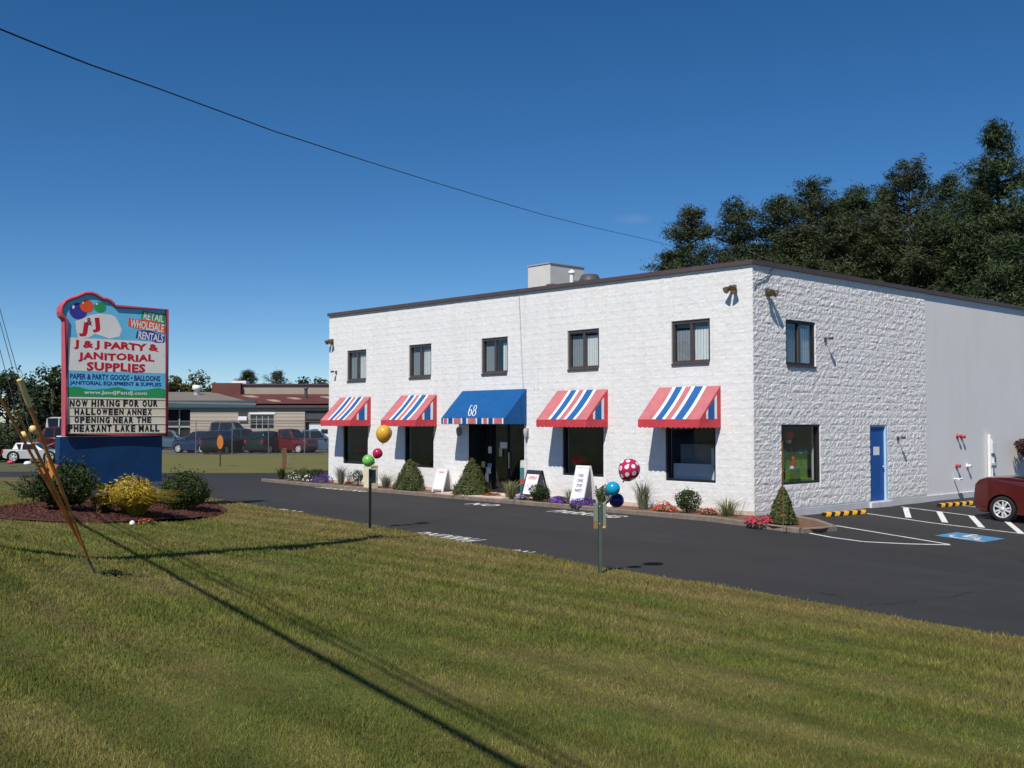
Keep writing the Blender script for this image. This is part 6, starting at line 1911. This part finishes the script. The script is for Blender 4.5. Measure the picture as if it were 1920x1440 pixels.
# ---------------------------------------------------------------- the pylon sign
SD = 27.3
sc_ = at_depth(219, 791, SD)
sg = G(219, 960)
pyl = empty('pylon_sign', (sc_.x, sc_.y, ground(sc_.x, sc_.y)), BROT, 'tall party shop sign with pink frame, painted panels and changeable letters on a blue base', 'shop sign')
pz = pyl.location.z
svx = Vector((VX, VY, 0)); svn = Vector((-UX, -UY, 0))       # along the face, and out of the face towards the drive
def on_sign(px, py, out=0.0):
    """local (x, z) where a photograph point meets the face"""
    d = ray(px, py); o = Vector((0, 0, CAM_H)); p0 = Vector((sc_.x, sc_.y, 0)) + svn * out
    t = (p0 - o).dot(svn) / d.dot(svn)
    p = o + d * t
    return (p - Vector((sc_.x, sc_.y, 0))).dot(svx), p.z - pz
M['pink'] = mat('pink_sign_frame', S(188, 84, 100), 0.5, 0.1, 2); M['sign_sky'] = mat('sign_sky_blue', S(106, 190, 228), 0.55, 0.06, 1.5)
M['sign_white'] = mat('sign_dirty_white', S(226, 224, 220), 0.6, 0.07, 2.5); M['sign_blue'] = mat('sign_base_blue', S(16, 62, 108), 0.5, 0.18, 1.5, col2=S(16, 48, 84))
M['sign_green'] = mat('sign_hill_green', S(44, 150, 88), 0.6, 0.08, 3); M['board_cream'] = mat('yellowed_board', S(226, 212, 180), 0.6, 0.2, 1.6, col2=S(224, 216, 200))
M['sign_red'] = mat('sign_letter_red', S(192, 30, 52), 0.6, 0.08, 5); M['sign_navy'] = mat('sign_letter_navy', S(34, 52, 120), 0.6, 0.08, 5); M['sign_black'] = mat('board_letter_black', (0.014, 0.014, 0.016), 0.5)
M['sign_orange'] = mat('sign_orange', S(226, 92, 44), 0.6, 0.08, 5); M['sign_purple'] = mat('sign_purple', S(62, 58, 150), 0.6, 0.08, 5)
TH = 0.36
outl = [(124, 600), (121, 596), (116.5, 592), (114.5, 584), (116, 574), (123, 564.5), (131.5, 560.5), (142, 557.5), (152, 553), (160, 549.5), (171, 549.5), (180, 552.5), (186.5, 557), (192, 560.5), (201, 561.5), (207, 564.5), (212, 569.5), (215.5, 574.5)]
poly = [on_sign(*p) for p in outl] + [on_sign(313, 581), on_sign(312, 816), on_sign(124.5, 816)]
top_poly = poly
mb = MB(); mb.prism(poly, 0.0, TH, lambda a, b, d: Vector((a, d, b))); mb.build('cabinet', M['pink'], pyl, fix=True)
mb = MB(); mb.tube([Vector((a, -0.02, b)) for a, b in poly], 0.047, 8, closed=True); mb.build('frame', M['pink'], pyl)
xl, xr = on_sign(125, 816)[0], on_sign(312.5, 816)[0]
def sx(px, py=700): return on_sign(px, py)[0]
def sz(py, px=215): return on_sign(px, py)[1]
zr_ = lambda pl, pr: (on_sign(125, pl)[1], on_sign(312, pr)[1])
def panel(nm, y0, y1, m, out):
    """y0 top and y1 bottom rows at the middle of the face"""
    mb = MB(); mb.prism([(xl, sz(y1)), (xr, sz(y1)), (xr, sz(y0)), (xl, sz(y0))], -out, -0.001, lambda a, b, d: Vector((a, d, b)))
    return mb.build(nm, m, pyl, fix=True)
zt_split = sz(637)
mb = MB(); up = [(a, b) for a, b in poly[:19]]
mb.prism([(xl, zt_split + 0.002)] + up + [(xr, zt_split + 0.002)], -0.010, -0.001, lambda a, b, d: Vector((a, d, b)))
art = mb.build('picture_panel', M['sign_sky'], pyl, fix=True)
name_p = panel('name_panel', 637, 697.5, M['sign_white'], 0.014)
goods_p = panel('goods_panel', 698, 745, M['sign_sky'], 0.012)
board = panel('message_board', 745.6, 814, M['board_cream'], 0.016)
def flat(mb, pts, d): mb.add([Vector((*[p[0]], -d, p[1])) for p in pts], [tuple(range(len(pts)))])
# green hills
top = [(xl + (xr - xl) * k / 24, sz(729) + 0.035 * math.sin(k * 0.62 + 0.9) - 0.01 * math.cos(k * 1.3)) for k in range(25)]
mb = MB(); flat(mb, [(xl, sz(744.5))] + [(xr, sz(744.5))] + top[::-1], 0.0135); mb.build('hill_band', M['sign_green'], goods_p)
def put(body, px0, px1, py0, py1, m, parent, d, bold=0.03, name='lettering', tilt=0.0, spacing=1.0, per=False, wob=0.0):
    pm = (py0 + py1) / 2
    a, b = on_sign(px0, pm), on_sign(px1, pm)
    w = b[0] - a[0]; h = abs(sz(py0) - sz(py1)); cx, cz = (a[0] + b[0]) / 2, (a[1] + b[1]) / 2
    ct, st_ = math.cos(tilt), math.sin(tilt)
    def fn(x, y, dd):
        y2 = y + (wob * math.sin(x * 9) if wob else 0)
        return Vector((cx + x * ct - y2 * st_, -d, cz + x * st_ + y2 * ct))
    return text_mb(body, fn, w, h, bold, spacing=spacing).build(name, m, parent)
put('J & J PARTY &', 138, 297, 641.5, 659, M['sign_red'], name_p, 0.017, 0.045, tilt=-0.01, wob=0.012)
put('JANITORIAL', 146, 289, 662.5, 680, M['sign_red'], name_p, 0.017, 0.045, wob=0.014, spacing=1.08)
put('SUPPLIES', 162, 272, 680.5, 697, M['sign_red'], name_p, 0.017, 0.045, wob=0.012, spacing=1.08)
put('PAPER & PARTY GOODS \u2022 BALLOONS', 131, 300, 702.5, 713, M['sign_navy'], goods_p, 0.0148, 0.03)
put('JANITORIAL EQUIPMENT & SUPPLIES', 130, 302, 715.5, 725, M['sign_navy'], goods_p, 0.0148, 0.03)
put('www.JandJPandJ.com', 157, 275, 733, 741.5, M['board_white'], goods_p, 0.0160, 0.02, spacing=1.05)
# changeable letters, each a piece of its own, on four rails
def board_line(body, px0, px1, py0, py1):
    pm = (py0 + py1) / 2
    a, b = on_sign(px0, pm), on_sign(px1, pm); h = abs(sz(py0) - sz(py1))
    n = len(body)
    wd = [0.45 if c == ' ' else (0.55 if c == 'I' else (1.2 if c in 'MW' else 1.0)) for c in body]
    tot = sum(wd); x = a[0]
    for c, w_ in zip(body, wd):
        cw = (b[0] - a[0]) * w_ / tot
        if c != ' ':
            jz = random.uniform(-0.006, 0.006); cx = x + cw / 2; cz = a[1] + (b[1] - a[1]) * (cx - a[0]) / (b[0] - a[0]) + jz; tl = random.uniform(-0.02, 0.02)
            mb = text_mb(c, lambda xx, yy, dd: Vector((cx + xx - yy * tl, -0.019 - dd, cz + yy + xx * tl)), cw * (0.80 if c != 'I' else 0.42), h * 1.06, 0.05, depth=0.003)
            mb.build('letter', M['sign_black'], board)
        x += cw
board_line('NOW HIRING FOR OUR', 129, 296, 750, 762.5)
board_line('HALLOWEEN ANNEX', 138, 285, 766.5, 778)
board_line('OPENING NEAR THE', 138, 284, 781.5, 793)
board_line('PHEASANT LAKE MALL', 126, 299, 796.5, 809.5)
for py in (748, 764.2, 779.6, 794.8, 811.5):
    mb = MB(); z = sz(py); mb.bx(xl + 0.03, xr - 0.03, -0.026, -0.0165, z - 0.008, z + 0.008); mb.build('letter_rail', mat('rail_white', S(210, 204, 190), 0.5) if py == 748 else bpy.data.materials['rail_white'], board)
# the painted balloons, the J&J card and the three ribbons
def disc(px, py, rx, ry, m, d, nm='painted_balloon', parent=None):
    c = on_sign(px, py); mb = MB()
    sxp = abs(on_sign(px + 1, py)[0] - c[0]); szp = abs(on_sign(px, py + 1)[1] - c[1])
    flat(mb, [(c[0] + rx * sxp * math.cos(a), c[1] + ry * szp * math.sin(a)) for a in np.linspace(0, 6.283, 28, endpoint=False)], d)
    return mb.build(nm, m, parent or art)
disc(146.5, 583.5, 16.5, 15.5, M['sign_purple'], 0.0125); disc(162.5, 574, 13, 12, M['sign_orange'], 0.0135); disc(187, 576, 11.5, 9.5, M['sign_green'], 0.0145)
for px, py, rx, ry in ((137, 575, 2.6, 4), (155, 567, 2.2, 2.6), (181, 570, 2, 1.8)): disc(px, py, rx, ry, M['board_white'], 0.0155, 'painted_glint')
mb = MB(); flat(mb, [on_sign(*p) for p in ((141, 602), (152, 598), (168, 591), (186, 588), (206, 590), (216, 594), (222, 604), (228, 618), (224, 631), (205, 635), (178, 626), (166, 633), (146, 634), (143, 620))][::-1], 0.0125)
card = mb.build('white_card', M['sign_white'], art)
put('J', 149, 164, 604, 631, M['sign_red'], card, 0.0150, 0.05, tilt=-0.12); put('J', 172, 187, 596, 623, M['sign_red'], card, 0.0150, 0.05, tilt=0.12); put('&', 161.5, 172.5, 596, 610, mat('sign_maroon', S(120, 40, 50), 0.6), card, 0.0155, 0.02)
def ribbon(body, pts0, pts1, m, tpx, d):
    mb = MB(); flat(mb, [on_sign(*p) for p in pts0] + [on_sign(*p) for p in pts1[::-1]], d)
    r_ = mb.build('ribbon', m, art)
    put(body, *tpx, M['board_white'], r_, d + 0.002, 0.025, tilt=-0.10)
ribbon('RETAIL', [(264, 597), (280, 600), (296, 605), (309, 609)], [(266, 582), (280, 584), (296, 588), (310, 588)], M['sign_green'], (269, 307, 588, 602), 0.0125)
ribbon('WHOLESALE', [(240, 611), (258, 617), (276, 617), (294, 622), (309, 627)], [(241, 596), (256, 599), (276, 598), (294, 604), (310, 612)], M['sign_orange'], (244, 307, 603, 619), 0.0135)
ribbon('RENTALS', [(254, 633), (264, 636), (280, 637), (292, 643), (307, 643)], [(257, 620), (270, 619), (284, 621), (298, 626), (308, 630)], M['sign_purple'], (259, 306, 624, 639), 0.0145)
# blue base, wrapped round the supports, and the dark pole below
b0, b1_ = on_sign(112, 819), on_sign(306, 905)
xb0, xb1 = on_sign(113, 860)[0], on_sign(305.5, 860)[0]
zb0, zb1 = sz(906), sz(818.5)
mb = MB(); mb.bx(xb0, xb1, 0.06, TH + 0.02, zb0, zb1); base = mb.build('base_cladding', M['sign_blue'], pyl)
mb = MB(); mb.bx(xb0 + 0.03, xb1 - 0.03, 0.05, TH + 0.03, zb1 + 0.002, sz(816.5)); mb.build('ledge', M['sign_white'], pyl)
for x in (-0.75, -0.05, 0.75):
    mb = MB(); mb.bx(x - 0.08, x + 0.08, 0.12, 0.28, -0.3, zb0 - 0.002); mb.build('support_pole', M['dark_grey'], pyl)

# ---------------------------------------------------------------- overhead wires and the guyed anchor
SZ = -SUN_OFF / 1.175          # towards the sun per metre of height
def above(px, py, h):
    p = G(px, py); return p + SZ * (h - p.z)
M['wire'] = mat('black_cable', (0.015, 0.015, 0.016), 0.6, 0.1)
M['guard_glass'] = mat('porcelain', (0.3, 0.2, 0.15), 0.3)
def span(p0, p1, sag, n=24):
    out = []
    for k in range(n + 1):
        t = k / n; q = p0.lerp(p1, t); q.z -= sag * 4 * t * (1 - t); out.append(q)
    return out
wires = []
def wire(pts, r, label):
    mb = MB(); mb.tube(pts, r, 6); o = tag(mb.build('overhead_wire', M['wire']), label, 'wire'); wires.append(o); return o
# service drop seen in the sky: straight in plan, through four observed directions
# the street pole stands just out of view at the left; its long shadow crosses the lawn
PB = Vector((-7.53, 10.98, 0)); PB.z = ground(PB.x, PB.y)
POLE_H = 13.2
pole = empty('utility_pole', PB, 0, 'wooden utility pole on the bank left of the view, casting the long lawn shadow', 'utility pole')
mb = MB(); mb.tube([(0, 0, -0.5), (0, 0, 4), (0, 0, 8), (0, 0, POLE_H)], [0.24, 0.22, 0.20, 0.16], 12); mb.build('shaft', M['wood'], pole)
rdir = (G(960, 1441) - G(182, 1002)); rdir.z = 0; rdir.normalize()
cdir = Vector((-rdir.y, rdir.x, 0))
mb = MB(); mb.box((0, 0, POLE_H - 0.7), (2.4, 0.1, 0.12), rz=math.atan2(cdir.y, cdir.x)); mb.build('crossarm', M['wood'], pole)
mb = MB(); mb.lathe([(0, 0), (0.22, 0.0), (0.24, 0.1), (0.24, 0.8), (0.2, 0.9), (0, 0.92)], 14, M=Matrix.Translation(cdir * 0.42 + Vector((0, 0, 8.4)))); mb.build('transformer', M['grey_metal'], pole)
for k in (-1, -0.35, 0.35, 1):
    mb = MB(); mb.lathe([(0.03, 0.06), (0.05, 0.1), (0.03, 0.14), (0.045, 0.18), (0.0, 0.22)], 8, M=Matrix.Translation(cdir * k + Vector((0, 0, POLE_H - 0.7)))); mb.build('insulator', M['guard_glass'], pole)
J = PB + Vector((0.15, 0.1, 9.0 - PB.z))
dirp = Vector((9.0 - J.x, 58.0 - J.y, 0)).normalized()
def drop_at(px, py):
    d = ray(px, py)
    nrm = Vector((-dirp.y, dirp.x, 0)); o = Vector((0, 0, CAM_H))
    t = (Vector((J.x, J.y, 0)) - o).dot(nrm) / d.dot(nrm); return o + d * t
obs = [(-30, 43), (0, 54.5), (70, 83), (171, 122), (297, 166), (403, 205), (514, 246), (640, 287), (706, 308), (818, 343), (914, 372), (1016, 402), (1107, 425), (1209, 448), (1252, 459)]
pts = [drop_at(*p) for p in obs]
J.z = pts[0].z - 0.05
pts = [J] + pts
e = pts[-1] + (pts[-1] - pts[-2]) * 1.5
wire(pts + [e], [0.0115] * 5 + [0.0105] * 4 + [0.0095] * (len(pts) - 8), 'thin black service wire crossing the sky down towards the pines')
# road wires: one heavy cable and two lighter ones, tied to the pole and passing over the viewer's left shoulder
def road_wire(pa, pb, r, label):
    best = None
    for k in range(40):
        h = 5.5 + 0.2 * k
        a, b = above(*pa, h), above(*pb, h); d = (b - a); d.z = 0; d.normalize()
        off = abs((PB - a).cross(d).z)
        if best is None or off < best[0]: best = (off, h, a, b, d)
    off, h, a, b, d = best
    c = a + d * (PB - a).dot(d)                 # where it passes the pole
    wire([c - d * 30, c - d * 12, c, c.lerp(b, 0.5), b, b + d * 8, b + d * 16], r, label)
    return b + d * 16
q = road_wire((182, 1002), (960, 1441), 0.042, 'heavy black cable over the lawn, above the frame')
road_wire((232, 1000), (1050, 1441), 0.02, 'lighter black wire beside the heavy cable, above the frame')
road_wire((255, 1003), (1085, 1441), 0.018, 'lightest black wire beside the heavy cable, above the frame')

anc = G(183, 1081)
guy = empty('guy_anchor', anc, 0, 'bundle of rusty guy wire guards leaning to the left from one ground anchor', 'guy wires')
def gp(px, py, D): return at_depth(px, py, D) - anc
mb = MB(); mb.tube([Vector((0.02, 0.05, -0.1)), gp(165, 1047, anc.y - 0.1)], [0.013, 0.013], 6); mb.build('anchor_rod', M['dark_grey'], guy)
M['guard'] = mat('rusty_orange_guard', S(204, 134, 66), 0.6, 0.3, 9, col2=S(156, 92, 48), bump=0.2, bscale=50, bdist=0.004); M['guard_cream'] = mat('cream_guard_tip', S(214, 192, 132), 0.6, 0.15, 9)
jl = PB + Vector((0, 0, 9.5)) - anc
for (b0, t0, r, tip, cl) in (((165, 1047), (38, 716), 0.021, True, None), ((160, 1035), (-2, 742), 0.015, False, (70, 805)), ((157, 1028), (30, 770), 0.013, False, None), ((150, 1012), (62, 830), 0.010, False, None)):
    p0 = gp(*b0, anc.y - 0.12); p1 = gp(*t0, anc.y - 1.35)
    n = 10
    mb = MB(); mb.tube([p0.lerp(p1, k / n) for k in range(n + 1)], [r * (0.75 + 0.25 * min(1, k / 5)) for k in range(n + 1)], 8); g_ = mb.build('guard', M['guard'], guy)
    if tip:
        mb = MB(); mb.tube([p0.lerp(p1, 0.87), p0.lerp(p1, 0.9), p1 + (p1 - p0) * 0.012], [r * 1.1, r * 1.5, r * 1.45], 8); mb.build('guard_tip', M['guard_cream'], g_)
    mb = MB(); mb.tube([p1, jl], 0.004, 4, cap=False); mb.build('guy_strand', M['dark_grey'], g_)
for px, py, f in ((45, 817, 0), (62, 806, 1)):
    c = gp(px, py, anc.y - 0.95)
    mb = MB(); mb.lathe([(0, -0.045), (0.04, -0.025), (0.048, 0.01), (0.03, 0.045), (0, 0.05)], 10, M=Matrix.Translation(c)); mb.build('insulator_ball', M['guard_cream'], guy)
mb = MB(); c0 = gp(92, 880, anc.y - 0.7); mb.box(c0, (0.16, 0.06, 0.16), M=Matrix.Rotation(0.4, 4, 'Y')); mb.build('clamp', M['guard'], guy)
mb = MB(); P_, N_ = blob_points(160, 0.16, 0.12, 0.05, 0.02, 3, 0.4); V = leaf_np(P_, N_, 0.06, 0.025)
t = plant('shadow_tuft', G(208, 1085) + Vector((0, 0, 0.03)), 'small dark leaf tuft standing in for the shadow of the guy anchor', 'shadow_tuft'); link_mesh('foliage', np_mesh('foliage', V, quads(len(V)), LF['yew']), t); stem(t, 0.05, 0.006)  # dark leaves added in place of the anchor's shadow on the grass

# ---------------------------------------------------------------- one faint wisp of cloud over the pines
cm = bpy.data.materials.new('cloud_wisp'); cm.use_nodes = True
nt = cm.node_tree; nt.nodes.remove(nt.nodes['Principled BSDF'])
pv = nt.nodes.new('ShaderNodeVolumePrincipled'); pv.inputs['Color'].default_value = (1, 1, 1, 1)
tc = nt.nodes.new('ShaderNodeTexCoord'); ln = nt.nodes.new('ShaderNodeVectorMath'); ln.operation = 'LENGTH'; nt.links.new(tc.outputs['Object'], ln.inputs[0])
nzc = nt.nodes.new('ShaderNodeTexNoise'); nzc.inputs['Scale'].default_value = 2.4; nzc.inputs['Detail'].default_value = 4; nt.links.new(tc.outputs['Object'], nzc.inputs['Vector'])
fa = nt.nodes.new('ShaderNodeMapRange'); fa.inputs[1].default_value = 0.25; fa.inputs[2].default_value = 1.0; fa.inputs[3].default_value = 1.0; fa.inputs[4].default_value = 0.0; nt.links.new(ln.outputs['Value'], fa.inputs[0])
m1 = nt.nodes.new('ShaderNodeMath'); m1.operation = 'MULTIPLY'; nt.links.new(fa.outputs[0], m1.inputs[0]); nt.links.new(nzc.outputs['Fac'], m1.inputs[1])
m2 = nt.nodes.new('ShaderNodeMath'); m2.operation = 'MULTIPLY'; m2.inputs[1].default_value = 0.0045; nt.links.new(m1.outputs[0], m2.inputs[0]); nt.links.new(m2.outputs[0], pv.inputs['Density'])
nt.links.new(pv.outputs[0], nt.nodes['Material Output'].inputs['Volume'])
mb = MB(); mb.lathe([(math.cos(t), math.sin(t)) for t in np.linspace(-math.pi / 2, math.pi / 2, 9)], 16)
o = mb.build('cloud', cm); o.location = at_depth(1188, 411, 2600); o.scale = (62, 40, 17)
tag(o, 'single faint wisp of cloud left of the pines', 'cloud')
